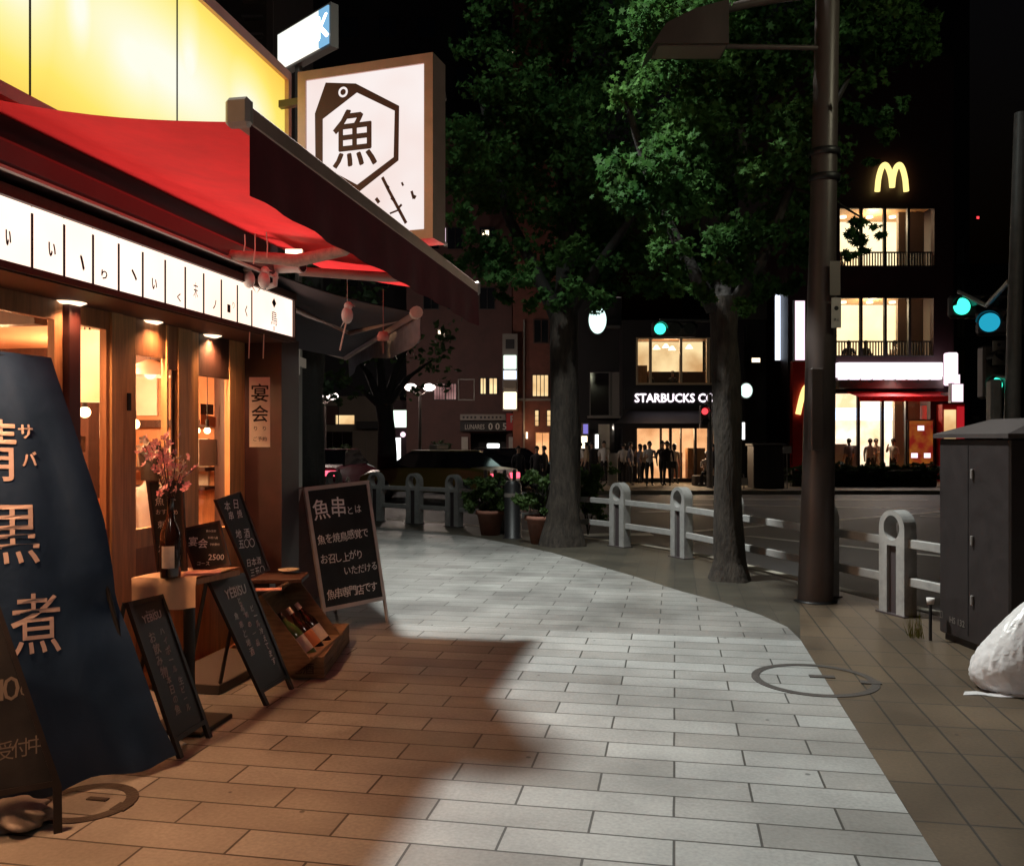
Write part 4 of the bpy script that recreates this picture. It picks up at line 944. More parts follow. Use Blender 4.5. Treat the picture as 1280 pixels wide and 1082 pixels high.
rnd = random.Random(21); stem = MB(); fl = MB(); tp = c+Vector((0, 0, .40))
tips = []
for i in range(16):
    e_ = tp+Vector((rnd.uniform(-.13, .11), rnd.uniform(-.1, .1), rnd.uniform(.04, .30))); mid = tp.lerp(e_, .5)+Vector((rnd.uniform(-.02, .02), 0, .02)); stem.tube([tp-Vector((0, 0, .05)), mid, e_], .0025, 4); tips += [e_, mid.lerp(e_, .5), mid]
stem.build('stem', M['wood_dk'], bt)
def blossom(mb, p, r, mi):
    q = Vector((rnd.uniform(-1, 1), rnd.uniform(-1, -.1), rnd.uniform(-.3, 1))).normalized(); a = q.orthogonal().normalized(); c2 = q.cross(a)
    for k in range(5):
        t0 = 2*PI*k/5; d0_ = a*math.cos(t0)+c2*math.sin(t0); d1 = a*math.cos(t0+.5)+c2*math.sin(t0+.5); d2 = a*math.cos(t0-.5)+c2*math.sin(t0-.5)
        mb.add([p, p+d2*r*.7+q*r*.2, p+d0_*r+q*r*.35, p+d1*r*.7+q*r*.2], [(0, 1, 2, 3)], mi)
for p in tips:
    for _ in range(2): blossom(fl, p+Vector((rnd.uniform(-.02, .02),)*3), rnd.uniform(.016, .028), 0 if rnd.random() < .8 else 1)
wt = cf(224, 580, F*(EYE-tz)/(721-HZ)); 
for _ in range(14): blossom(fl, wt+Vector((rnd.uniform(-.03, .03), rnd.uniform(-.02, .02), rnd.uniform(-.06, .03))), .022, 1)
fl.build('blossom', [M['flower_p'], M['flower_w']], bt)
# boards standing on / behind the table
def leanboard(lab, quad_px, D, ldeg, fwid, writer, mf='wood_dk', chalk='chalk', name='menu_board', Ds=None):
    A0_ = cf(*quad_px[0], D); B0_ = cf(*quad_px[1], Ds or D)
    r = B0_-A0_; r.z = 0; r.normalize(); nh = Vector((r.y, -r.x, 0)); L_ = R(ldeg); u = Vector((0, 0, 1))*math.cos(L_)-nh*math.sin(L_); nn = r.cross(u).normalized()
    Fr = frame(A0_, r, u); I = Fr.inverted(); q = [(lambda p: (p.x, p.y))(I @ pln(*px, A0_, nn)) for px in quad_px]
    root = thing(name, lab, 'menu board', A0_); f, p, ii = plate(Fr, q, fwid, 'board_frame', 'chalkboard', root, M[mf], M['board'], .018, .004)
    t_ = MB(); writer(t_, Fr, ii); t_.build('chalk_writing', M[chalk], p); return root
def w_enkai(t_, Fr, ii):
    w_ = (Vector(ii[1])-Vector(ii[0])).length; x, y = bi(ii, .18, .70); put(t_, '宴', Fr, x, y, h=w_*.30, bold=.012, d=-.002); x, y = bi(ii, .44, .60); put(t_, '会', Fr, x, y, h=w_*.30, bold=.012, d=-.002)
    x, y = bi(ii, .72, .2); put(t_, '2500', Fr, x, y, wd=w_*.5, bold=.01, d=-.002); x, y = bi(ii, .28, .12); put(t_, 'コース', Fr, x, y, wd=w_*.4, d=-.002)
    for k in range(3): x, y = bi(ii, .77, .85-.17*k); put(t_, ['飲み放題', '料理八品', '予約受付'][k], Fr, x, y, wd=w_*.32, d=-.002)
DT = F*(EYE-tz)/(712-HZ)
leanboard('square 宴会 chalkboard with 2500 propped on the table behind the bottle', [(243, 716), (288, 706), (274, 650), (224, 661)], DT-.02, 12, .014, w_enkai)
def w_rows(rows, sz):
    def go(t_, Fr, ii):
        n = len(rows)
        for k, s in enumerate(rows):
            x0_, y0_ = bi(ii, .12, 1-(k+.6)/n); x1_, _ = bi(ii, .9, 1-(k+.6)/n); st = (x1_-x0_)/max(1, len(s))
            for i, ch in enumerate(s):
                if ch != ' ': put(t_, ch, Fr, x0_+st*(i+.4), y0_+rnd.uniform(-.004, .004), size=min(sz, st*1.05)*rnd.uniform(.85, 1.1), rot=rnd.uniform(-.1, .1), d=-.002)
    return go
leanboard('tall narrow chalkboard tilted against the shop pier', [(313, 724), (338, 712), (301, 614), (270, 624)], 5.0, 10, .012, w_rows(['本日', '串焼', '', '地酒', '五〇〇', '', '日本酒', '三五〇'], .06), Ds=5.2)
leanboard('tall dark chalkboard standing behind the vase', [(197, 722), (234, 722), (228, 600), (182, 600)], 4.62, 6, .012, w_rows(['', '魚介', 'おすすめ', '刺身', '', '焼魚', '', ''], .05), chalk='chalk_dim')
c = gr(252, 717, tz+.005); o = MB(rz(YAW+.3, c)); o.box(-.085, .085, -.05, .05, 0, .004, 0); o.box(-.075, .095, -.04, .06, .005, .009); o.box(-.06, .08, -.06, .03, .010, .013)
tag(o.build('menu_card', M['pink']), 'pink menu cards scattered on the peach tablecloth', 'menu card')
# tray table further on with dish and menu stack
tq = [gr(310, 741, .72), gr(350, 748, .72)]
st_c = gr(336, 722, .56); stt = thing('side_stand', 'low dark timber stand holding menus beside the wine crate', 'stand', (st_c.x, st_c.y, 0))
b = MB(rz(.25, (st_c.x, st_c.y, 0))); b.box(-.24, .22, -.0, .30, .52, .55, 0, .004); b.build('stand_top', M['wood_dk'], stt)
b = MB(rz(.25, (st_c.x, st_c.y, 0))); b.box(-.21, .0, .02, .22, 0, .52); b.build('stand_base', M['blk_wood'], stt)
c = gr(361, 716, .551); o = MB(); o.lathe(c, [(.0001, .012), (.05, .012), (.07, .02), (.075, .028), (.07, .03), (.05, .018), (.0001, .016)], 28); o.lathe(c+Vector((0, 0, .018)), [(.012, 0), (.012, .012), (.0001, .013)], 12); tag(o.build('dish', M['porc']), 'round glazed dish on the dark stand', 'dish')
for k in range(4):
    c = gr(330+k, 737, .551+.009*k); o = MB(rz(YAW+.1+.05*k, c)); o.box(-.09, .09, -.045, .045, 0, .005); tag(o.build('menu_book', M['pink']), ['bottom', 'second', 'third', 'topmost'][k]+' pink menu folder of the pile on the dark stand', 'menu', 'pink menus piled on the stand')
# lower crate and tilted wine crate with bottles
g0 = gr(405, 848); g1_ = gr(438, 800); g2_ = gr(355, 845)
cr = thing('wooden_crate', 'low weathered timber crate standing on the pavement under the bottles', 'crate', (g2_.x, g2_.y, 0))
sd = (g1_-g0).normalized(); rr_ = Vector((sd.y, -sd.x, 0)).normalized(); Lc = (g0-g2_).length; g2_ = g0-rr_*Lc; FC = frame((g2_.x, g2_.y, 0), rr_, (0, 0, 1)); Dc = (g1_-g0).length*.95
b = MB(FC)
for k in range(2): b.box(0, Lc, k*.062+.004, k*.062+.062, -.018, 0); b.box(0, Lc, k*.062+.004, k*.062+.062, -Dc, -Dc+.018); b.box(-.0, .018, k*.062+.004, k*.062+.062, -Dc+.02, -.02); b.box(Lc-.018, Lc, k*.062+.004, k*.062+.062, -Dc+.02, -.02)
b.box(.002, Lc-.002, .124, .136, -Dc, 0); b.box(.002, Lc-.002, .0, .008, -Dc+.02, -.02); ob = b.build('slats', M['crate'], cr)
t_ = MB(); put(t_, '地酒', FC, Lc*.5, .065, h=.07, d=.002); f2 = frame((g0.x, g0.y, 0), FC.to_3x3() @ Vector((0, 0, -1)), (0, 0, 1)); put(t_, '神戸', f2, Dc*.5, .065, h=.06, d=.003); t_.build('stencil', M['wood_dk'], cr)
# tilted crate: open face towards the camera
Fr, q, W4 = lean((388, 823), (425, 793), (327, 745), (372, 722), 38, .14)
wc = thing('wine_crate', 'open timber wine crate tilted back to show sake bottles', 'crate', W4[0])
Wd, Hh = q[1][0], q[3][1]; Wd = max(Wd, .30)
b = MB(Fr); dp = .15
b.box(-.012, 0, 0, Hh, -dp, .0); b.box(Wd, Wd+.012, 0, Hh, -dp, 0); b.box(-.012, Wd+.012, -.014, 0, -dp, 0.02); b.box(-.012, Wd+.012, Hh, Hh+.012, -dp, 0); b.box(0, Wd, 0, Hh, -dp, -dp+.01); b.build('crate_box', M['crate'], wc)
lw = [('glass_gr', 'lbl_w', 'green sake bottle with white label leaning in the tilted crate'), ('glass_br', 'lbl_o', 'brown sake bottle with orange label in the tilted crate'), ('glass_br', 'lbl_w', 'rightmost brown sake bottle with pale label in the tilted crate')]
for k, (mg, ml, lab) in enumerate(lw):
    x = Wd*(.30+.25*k); o = thing('sake_bottle', lab, 'bottle', Fr @ Vector((x, .01, -dp/2)), 0, 'sake bottles in the tilted crate'); ax3 = Matrix((Fr.to_3x3().col[0], Fr.to_3x3().col[2]*-1, Fr.to_3x3().col[1])).transposed()
    org = Fr @ Vector((x, .005, -dp/2+.01)); s = MB(); hs = Hh/.37; s.lathe(org, [(.0001, 0), (.042, 0), (.044, .01), (.044, .19), (.04, .21), (.016, .27), (.014, .34), (.0001, .345)], 18, ax=ax3); s.build('bottle', M[mg], o)
    s = MB(); s.lathe(org, [(.0446, .04), (.0446, .15)], 18, ax=ax3); s.build('bottle_label', M[ml], o)
    s = MB(); s.lathe(org, [(.017, .30), (.017, .348), (.0001, .35)], 12, ax=ax3); s.build('bottle_cap', M['lbl_w' if k else 'black'], o)
# low dark step in front of the door
b = MB(); b.box(-3.06, -2.62, 4.75, 5.6, 0, .06, 0, .005); tag(b.build('door_step', M['b_grey']), 'low grey step in front of the sliding door', 'step')

# ---------------------------------------------------------------- silver A-board
Fr, q, W4 = lean((410, 772), (487, 780), (378, 608), (462, 600), 11)
FrL, qL, WL = lean((409, 795), (487, 778), (380, 609), (461, 600), 11)
ab = thing('a_board', 'silver framed pavement A-board chalked 魚串とは on black', 'a-board', WL[0])
Fr = FrL; q = qL; f = lambda t: [(q[0][0]+(q[3][0]-q[0][0])*t, q[0][1]+(q[3][1]-q[0][1])*t), (q[1][0]+(q[2][0]-q[1][0])*t, q[1][1]+(q[2][1]-q[1][1])*t)]
lo = f(.16); fr_, pl_, ii = plate(Fr, [lo[0], lo[1], q[2], q[3]], .03, 'board_frame', 'chalkboard', ab, M['sil'], M['board'], .022, .005)
for k in (0, 1):
    s = 1 if k == 0 else -1; b = MB(); b.extr([[q[k], (q[k][0]+s*.022, q[k][1]), (lo[k][0]+s*.022, lo[k][1]), lo[k]]], -.02, -.002, 0, Fr); b.build('front_leg', M['sil'], ab)
nh = Fr.to_3x3() @ Vector((0, 0, 1)); nh.z = 0; nh.normalize(); rv = Fr.to_3x3() @ Vector((1, 0, 0))
tA = Fr @ Vector((q[3][0], q[3][1], -.025)); tB = Fr @ Vector((q[2][0], q[2][1], -.025)); bA = Vector((tA.x, tA.y, 0))-nh*.42; bB = Vector((tB.x, tB.y, 0))-nh*.42
b = MB(); b.slab([bA.lerp(tA, .16), bB.lerp(tB, .16), tB, tA], .012); b.build('back_panel', mat('maroon board back', (.2, .10, .09), .7, var=.15), ab)
for p, t in ((bA-rv*.014, tA-rv*.014), (bB+rv*.014, tB+rv*.014)): b = MB(); b.tube([p, t], .013, 6); b.build('rear_leg', M['sil'], ab)
t_ = MB(); w_ = (Vector(ii[2])-Vector(ii[3])).length
def ln(s, u0, v, sz, st, bold=0.0):
    for i, ch in enumerate(s):
        x, y = bi(ii, u0+i*st, v); put(t_, ch, Fr, x, y+rnd.uniform(-.006, .006), size=sz, rot=rnd.uniform(-.08, .08), bold=bold, d=-.003)
ln('魚串', .17, .83, .17, .29, .008); ln('とは', .65, .79, .075, .14); ln('魚を焼鳥感覚で', .10, .575, .08, .125, .004); ln('お召し上がり', .10, .40, .08, .12, .003); ln('いただける', .45, .27, .075, .12, .002); ln('魚串専門店です', .12, .10, .085, .125, .004)
t_.build('chalk_writing', M['chalk'], pl_)
# sandbag wrapped in white polythene, bottom left
def blob(name, lab, cat, c, rx, ry, rz_, seed, m, group=None, up=None, lump=.16, n=28, mm=18):
    rn = random.Random(seed); ph = [(rn.uniform(2, 9), rn.uniform(2, 9), rn.uniform(0, 6), rn.uniform(0, 6)) for _ in range(7)]
    vs = []
    for i in range(mm+1):
        t = -PI/2+PI*i/mm
        for k in range(n):
            a = 2*PI*k/n; f_ = 1+lump*sum(math.sin(p[0]*a+p[2]+p[1]*t)/(1+.5*q_) for q_, p in enumerate(ph))*.4*math.cos(t)
            z = math.sin(t)*rz_; x = math.cos(t)*math.cos(a)*rx*f_; y = math.cos(t)*math.sin(a)*ry*f_
            z = max(z, -rz_*.8)+rz_*.8
            if up: z, x, y = up(z, x, y, a, t)
            vs.append((c[0]+x, c[1]+y, c[2]+max(.003, z)))
    b = MB(); b.add(vs, [(i*n+k, i*n+(k+1) % n, i*n+n+(k+1) % n, i*n+n+k) for i in range(mm) for k in range(n)], 0, True); return b.build(name, m) if cat is None else tag(b.build(name, m), lab, cat, group)
c = gr(8, 1040); blob('weight_bag', 'crumpled white polythene weight bag below the leftmost chalkboard', 'bag', (c.x, c.y+.05, 0), .13, .1,   .06, 3, M['sack'], lump=.4, n=48, mm=30)
c = gr(185, 945); blob('weight_bag', 'flat white polythene weight bag under the navy banner hem', 'bag', (c.x-.02, c.y+.1, 0), .14, .08, .03, 5, M['plastic'])

KEY = 5700
# ==================================================================== STREET LIGHTING
# assumed, unseen tall street lamp beyond the shop corner; its head hangs above the upper edge of the picture
LP = Vector((-2.79, 8.06, 9.0)); pb_ = Vector((-5.6, 9.9, 0))
assumed_lamp = thing('street_lamp', 'assumed tall street lamp behind the shop corner lighting the pavement', 'street lamp', pb_)
b = MB(); b.tube([pb_, pb_+Vector((0, 0, 4)), pb_+Vector((0, 0, 8.7))], [.11, .085, .06], 14); b.build('pole', M['pole'], assumed_lamp)
b = MB(); b.tube([pb_+Vector((0, 0, 8.6)), pb_+Vector((.5, -.3, 9.15)), LP+Vector((-.4, .25, .22))], [.05, .045, .035], 10); b.build('arm', M['pole'], assumed_lamp)
b = MB(rz(math.atan2(-1.84, 2.81), LP)); b.box(-.5, .35, -.16, .16, .03, .2, 0, .03); b.build('lamp_head', M['pole'], assumed_lamp)
b = MB(rz(math.atan2(-1.84, 2.81), LP)); b.box(-.35, .3, -.12, .12, .012, .028); b.build('lens', E['white'], assumed_lamp)
lamp('unseen_lamp_light', 'SPOT', LP+Vector((0, 0, -.02)), KEY, (.95, 1, .95), .22, (LP.x+1.6, LP.y-1.8, 0), 102, .8, parent=assumed_lamp)

lamp('added_crown_fill', 'SPOT', LP+Vector((0, 0, -.03)), 520, (.86, .98, .92), .25, (LP.x+2.6, LP.y+3.2, 3.5), 150, .6, parent=assumed_lamp)  # added wide light that brightens the tree crowns and far railing
# brown pole with arched lamp head
pc = gr(1019, 751); pole = thing('street_lamp', 'thick brown steel lamp pole with an arched shade and stuck notices', 'street lamp', (pc.x, pc.y, 0))
dv = Vector((CA, SA, 0))       # the head reaches out over the pavement to the left
H0 = 6.4
b = MB(); b.tube([pc, pc+dv*.03+Vector((0, 0, 1.2)), pc+dv*.07+Vector((0, 0, 3.4)), pc+dv*.13+Vector((0, 0, H0))], [.158, .145, .12, .10], 28); b.build('shaft', M['pole'], pole)
b = MB(); b.lathe(pc, [(.19, 0), (.185, .015), (.16, .02)], 28); b.build('base_plate', M['black'], pole)
def pz(py): return EYE+(HZ-py)*8.09/F
for py in (190, 222):
    b = MB(); c = pc+dv*.085; c.z = pz(py); b.lathe(c, [(.135, -.03), (.142, -.025), (.142, .025), (.135, .03)], 28); b.build('clamp_band', M['black'], pole)
bx = MB(rz(YAW, (pc.x, pc.y, 0))); bx.box(-.11, .0, -.22, -.12, pz(562), pz(462), 0, .008); bx.build('junction_box', M['pole'], pole)
for (x0, x1, y0, y1, lab) in ((1029, 1042, 330, 372, 0), (1031, 1043, 375, 412, 1)):
    q = MB(rz(YAW, (pc.x, pc.y, 0))); k = 8.0/F; q.box((x0-1019)*k, (x1-1019)*k, -.175, -.168, pz(y1), pz(y0)); o = q.build('sticker', M['trim' if lab == 0 else 'steel_pl'], pole)
    if lab:
        t_ = MB(); Ft = frame(pc+dv*((1037-1019)*k), dv, (0, 0, 1)); put(t_, '●', Ft, 0, pz(388), h=.04, d=.177); put(t_, '禁止', Ft, 0, pz(402), wd=.05, d=.177); t_.build('lettering', M['ink'], o)
def hp(px, py, off=0): p = cf(px, py, 8.09+off); return p
k = 8.09/F
prof = [((px-1019)*k, EYE+(HZ-py)*k) for px, py in ((803, 76), (816, 62), (905, 62), (905, 8), (864, 19), (828, 37))]
pr = [prof[0], prof[1], prof[2], prof[3], prof[4], prof[5]]
Fh = frame((pc.x, pc.y, 0), dv, (0, 0, 1)); b = MB(); b.extr([[pr[0], pr[1], pr[5]], [pr[1], pr[2], pr[3], pr[4], pr[5]]], -.17, .17, 0, Fh); b.build('lamp_shade', M['pole'], pole)
b = MB(Fh); b.box(prof[1][0]+.02, prof[2][0]-.02, prof[1][1]-.012, prof[1][1]-.002, -.13, .13); b.build('diffuser', M['trim'], pole)
b = MB(); arc = [(903, 12), (940, 4), (985, -4), (1024, -8)]; b.tube([hp(*p) for p in arc], .042, 10); b.build('upper_arm', M['pole'], pole)
b = MB(); b.tube([hp(900, 58), hp(1022, 60)], .024, 8); b.build('lower_arm', M['pole'], pole)

# ---------------------------------------------------------------- pedestrian railing
def postmesh():
    b = MB(); zc = .74; ro, ri = .15, .092; n = 16; cells = []
    def outp(a):
        x, z = math.cos(a), math.sin(a)
        if z >= 0: return (ro*x, zc+ro*z)
        m_ = max(abs(x), abs(z)); return (ro*x/m_, zc+ro*z/m_)
    A = [2*PI*i/32 for i in range(33)]
    for a0, a1 in zip(A, A[1:]): cells.append([(ri*math.cos(a0), zc+ri*1.15*math.sin(a0)), outp(a0), outp(a1), (ri*math.cos(a1), zc+ri*1.15*math.sin(a1))])
    Fr = frame((0, 0, 0), (1, 0, 0), (0, 0, 1)); b.extr(cells, -.065, .065, 0, Fr)
    b.box(-.15, -.055, -.065, .065, 0, zc-.15); b.box(.055, .15, -.065, .065, 0, zc-.15)
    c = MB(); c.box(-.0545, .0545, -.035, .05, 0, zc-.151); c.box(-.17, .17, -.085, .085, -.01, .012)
    return b, c
pm, pw_ = postmesh()
rp = None; rails = []
where = ['behind the brown cabinet, nearest of all', 'hidden beside the brown cabinet', 'large and close, left of the cabinet', 'behind the thick brown pole', 'just left of the thick brown pole', 'just left of the forked bark tree', 'second left of the forked bark tree',
         'between the trees, behind the second trunk', 'behind the right potted shrub', 'small and far, left of the potted shrubs', 'small and far, second left of the potted shrubs', 'small and far, beside the silver A-board', 'behind the silver A-board']
for i, p in enumerate(railpts):
    a = railpts[max(0, i-1)]; c = railpts[min(len(railpts)-1, i+1)]; t = (a-c).normalized(); rot = math.atan2(t.y, t.x)
    lab = 'grey cast railing post with round eye, '+where[i]
    if rp is None:
        rp = thing('railing_post', lab, 'railing post', p, rot, 'ring-topped railing posts along the kerb')
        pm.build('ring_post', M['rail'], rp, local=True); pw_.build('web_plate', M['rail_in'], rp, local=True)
    else: dup(rp, p, rot, lab)
    if i:
        q = railpts[i-1]; dd = (q-p).normalized(); b = None; nn2 = Vector((-dd.y, dd.x, 0))
        ro_ = thing('guard_rail', 'double pale grey rail joining posts, '+['', 'hidden section behind the cabinet', 'section running behind the brown cabinet', 'section right of the thick brown pole', 'section crossing behind the thick brown pole', 'section between the pole and bark tree', 'section left of the bark tree', 'section between the two street trees', 'section behind the right potted shrub', 'section between both potted shrubs', 'far section left of the pots', 'far section second left of the pots', 'far section beside the A-board'][i], 'guard rail', (p+q)/2, 0, 'rail sections along the kerb')
        for z in (.58, .26):
            b = MB(frame(p, dd, (0, 0, 1))); L_ = (q-p).length; b.box(.13, L_-.13, z, z+.075, -.022, .022, 0, .006); b.build('rail', M['rail'], ro_)

# ---------------------------------------------------------------- street cabinet and bag
c1 = gr(1262, 832); c2 = gr(1174, 797); dC = (c2-c1); dC.z = 0; wC = dC.length; dC.normalize(); rC = Vector((dC.y, -dC.x, 0))
Fcab = frame(c1, rC, (0, 0, 1))       # x: to the right, y: up, z: towards camera
cab = thing('street_cabinet', 'dark brown utility cabinet with a sloped roof at the right edge', 'cabinet', (c1.x, c1.y, 0))
b = MB(Fcab); Wc_ = .95; b.box(0, Wc_, .05, 1.50, -wC, 0, 0, .012); b.box(.03, Wc_-.03, 0, .05, -wC+.03, -.03); b.build('body', M['cab'], cab)
b = MB(Fcab); e = .03; zt_ = 1.503; vs = [(-e, zt_, e), (Wc_+e, zt_, e), (Wc_+e, zt_, -wC-e), (-e, zt_, -wC-e), (-e, zt_+.03, e), (Wc_+e, zt_+.03, e), (Wc_+e, zt_+.03, -wC-e), (-e, zt_+.03, -wC-e), (.32, zt_+.14, -.15), (Wc_-.32, zt_+.14, -.15), (Wc_-.32, zt_+.14, -wC+.15), (.32, zt_+.14, -wC+.15)]
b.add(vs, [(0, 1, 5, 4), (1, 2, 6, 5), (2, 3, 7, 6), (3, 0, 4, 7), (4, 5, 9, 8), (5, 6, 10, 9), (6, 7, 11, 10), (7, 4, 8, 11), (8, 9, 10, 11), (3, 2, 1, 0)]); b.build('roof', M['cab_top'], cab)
Fs = frame(c2, -dC, (0, 0, 1))        # side face seen from the pavement, x towards camera
b = MB(Fs); b.box(wC*.44, wC*.44+.006, .1, 1.45, .0, .003); b.build('door_seam', M['black'], cab)
for z in (1.25, .78, .36): b = MB(Fs); b.box(wC*.50, wC*.50+.022, z-.035, z+.035, .0, .018, 0, .004); b.build('latch', M['pole_gr'], cab)
t_ = MB(); put(t_, 'HS 132', Fs, wC*.2+.07, .17, h=.045, bold=.01, d=.004); put(t_, '◫', Fs, wC*.03, .185, h=.05, d=.004); put(t_, 'L5', Fs, wC*.86, .09, h=.06, d=.004); t_.build('lettering', M['trim'], cab)
for x in (.3, .62): b = MB(Fcab); b.box(x, x+.2, 1.2, 1.203, .001, .004); b.build('vent', M['black'], cab)
bc = gr(1268, 868)
def up_(z, x, y, a, t):
    return z, x, y
vs = []; rn = random.Random(9); n, mm = 64, 44
ph = [(rn.uniform(2, 15), rn.uniform(3, 14), rn.uniform(0, 6)) for _ in range(16)]
for i in range(mm+1):
    t = i/mm
    for kx in range(n):
        a = 2*PI*kx/n
        r_ = .24*(math.sin(min(1, t*2.1+.12)*PI*.5)**.5)*(1-t)**.55+.045*(t > .0)*(1-t)
        cr_ = sum(abs(math.sin(p[0]*a+p[1]*t*2+p[2]))*.9-.5 for p in ph)/len(ph)
        r_ *= 1+.38*cr_
        z = .60*t**1.15+.02*cr_*t
        x = math.cos(a)*r_*1.05+.24*t*t; y = math.sin(a)*r_*.8
        if z < .015 and t < .03: r_ *= 1.1
        vs.append((bc.x+.02+x*CA-y*SA, bc.y+.12+x*SA+y*CA, max(.003, z)))
b = MB(); b.add(vs, [(i*n+kx, i*n+(kx+1) % n, i*n+n+(kx+1) % n, i*n+n+kx) for i in range(mm) for kx in range(n)], 0, True); bagr = b.build('rubbish_bag', M['plastic']); tag(bagr, 'big crumpled white rubbish bag in front of the brown cabinet', 'rubbish bag')
b = MB(); vs = []
for i in range(13):
    q = i/12; vs += [(bc.x-.27+.36*q, bc.y+.0-.02*math.sin(q*3), .006+.008*math.sin(q*9)**2), (bc.x-.30+.40*q, bc.y-.07+.01*math.sin(q*8), .004+.004*math.sin(q*7)**2)]
b.add(vs, [(2*i, 2*i+1, 2*i+3, 2*i+2) for i in range(12)], 0, True); o = b.build('bag_hem', M['plastic'], None); o.parent = bagr
c = gr(1163, 800); o = thing('flower_pot', 'small white pot on a dark stake between railing and cabinet', 'plant pot', c)
b = MB(); b.lathe(c+Vector((0, 0, .27)), [(.0001, 0), (.024, 0), (.03, .045), (.026, .045), (.0001, .04)], 14); b.build('pot', M['shirt_w'], o); b = MB(); b.tube([c, c+Vector((0, 0, .27))], .012, 6); b.build('stake', M['black'], o)
b = MB(); rn = random.Random(2)
for i in range(40):
    p = c+Vector((-.08+rn.uniform(-.05, .05), .1+rn.uniform(-.05, .05), 0)); hh = rn.uniform(.08, .26); b.add([p, p+Vector((.006, 0, 0)), p+Vector((rn.uniform(-.04, .04), rn.uniform(-.03, .03), hh))], [(0, 1, 2)])
M['weed'] = mat('yellow green weed', (.22, .22, .05), .7); tag(b.build('weed', M['weed']), 'yellowish weed growing at the kerb by the cabinet', 'weed')

# ---------------------------------------------------------------- vegetation
def leafcloud(name, clumps, size, m, parent, dens, seed, simple=False, flat=.75):
    rn = random.Random(seed); vs = []; fs = []
    if simple: sh = [(0, -.5), (.32, 0), (0, .6), (-.32, 0)]
    else: sh = [(0, -.5), (.10, -.28), (.48, -.30), (.24, -.02), (.46, .30), (.14, .22), (0, .62), (-.14, .22), (-.46, .30), (-.24, -.02), (-.48, -.30), (-.10, -.28)]
    for (c, r) in clumps:
        n = int(dens*r*r); c = Vector(c)
        sub = [(Vector((rn.gauss(0, 1), rn.gauss(0, 1), rn.gauss(0, .8))).normalized()*r*rn.uniform(.35, 1.0)) for _ in range(max(3, int(9*r/.6)))]
        for _ in range(n):
            q = rn.choice(sub); p = c+Vector((q.x, q.y, q.z*flat))+Vector((rn.gauss(0, 1), rn.gauss(0, 1), rn.gauss(0, .7)))*r*.17
            nn3 = Vector((rn.gauss(0, .6), rn.gauss(0, .6), rn.uniform(.1, 1))).normalized(); a = nn3.orthogonal().normalized(); th = rn.uniform(0, 6.3)
            b2 = nn3.cross(a); a, b2 = a*math.cos(th)+b2*math.sin(th), b2*math.cos(th)-a*math.sin(th); s = size*rn.uniform(.6, 1.25); i0 = len(vs)
            dr = -.12 if not simple else 0
            for x, y in sh: w3 = p+a*(x*s)+b2*(y*s); vs.append((w3.x, w3.y, w3.z+dr*s*(abs(x)*2)))
            fs.append(tuple(range(i0, i0+len(sh))))
    b = MB(); b.v = vs; b.f = fs; b.m = [0]*len(fs); b.sm = [False]*len(fs)
    return b.build(name, m, parent)
def trunk(name, pts, rs, parent, m, seed, n=20, rough=.12):
    rn = random.Random(seed); vs = []; P_ = []; 
    for i in range(len(pts)-1):
        a, c = Vector(pts[i]), Vector(pts[i+1])
        for k2 in range(8): t = k2/8; P_.append((a.lerp(c, t), rs[i]+(rs[i+1]-rs[i])*t))
    P_.append((Vector(pts[-1]), rs[-1])); ph = [(rn.randint(2, 6), rn.uniform(1, 6), rn.uniform(0, 6)) for _ in range(5)]
    for p, r in P_:
        for k2 in range(n):
            a = 2*PI*k2/n; f_ = 1+rough*sum(math.sin(q[0]*a+q[1]*p.z+q[2]) for q in ph)/3; vs.append(p+Vector((math.cos(a), math.sin(a), 0))*r*f_)
    b = MB(); b.add(vs, [(i*n+k2, i*n+(k2+1) % n, i*n+n+(k2+1) % n, i*n+n+k2) for i in range(len(P_)-1) for k2 in range(n)], 0, True); return b.build(name, m, parent)
def cl(lst, D0, rn):
    out = []
    for px, py, rpx in lst:
        D = D0+rn.uniform(-.9, .9); out.append((cf(px, py, D), rpx*D/F))
    return out
# tree 1: forked plane tree in front of the lamp pole
g = gr(912, 724); t1 = thing('street_tree', 'plane tree with pale flaking bark, nearer of the two on the pavement', 'tree', g)
D1 = F*EYE/(724-HZ); T = lambda px, py, d=0: cf(px, py, D1+d)
trunk('trunk', [g+Vector((0, 0, -.02)), T(912, 700), T(910, 640), T(909, 520), T(906, 420), T(905, 372)], [.235, .175, .15, .14, .135, .15], t1, M['bark'], 4)
for pts, rs in (([T(896, 392), T(862, 330), T(820, 250), T(780, 120)], [.10, .075, .055, .03]), ([T(905, 380), T(905, 300, .3), T(925, 200, .5), T(930, 40, .6)], [.11, .09, .07, .04]), ([T(912, 385), T(950, 330, -.3), T(990, 230, -.4), T(1060, 100, -.5)], [.09, .06, .045, .02]), ([T(990, 235, -.4), T(1040, 250, -.3), T(1090, 280, -.2)], [.04, .025, .01])):
    trunk('branch', pts, rs, t1, M['bark_dk'], 5, 10)
rn = random.Random(12)
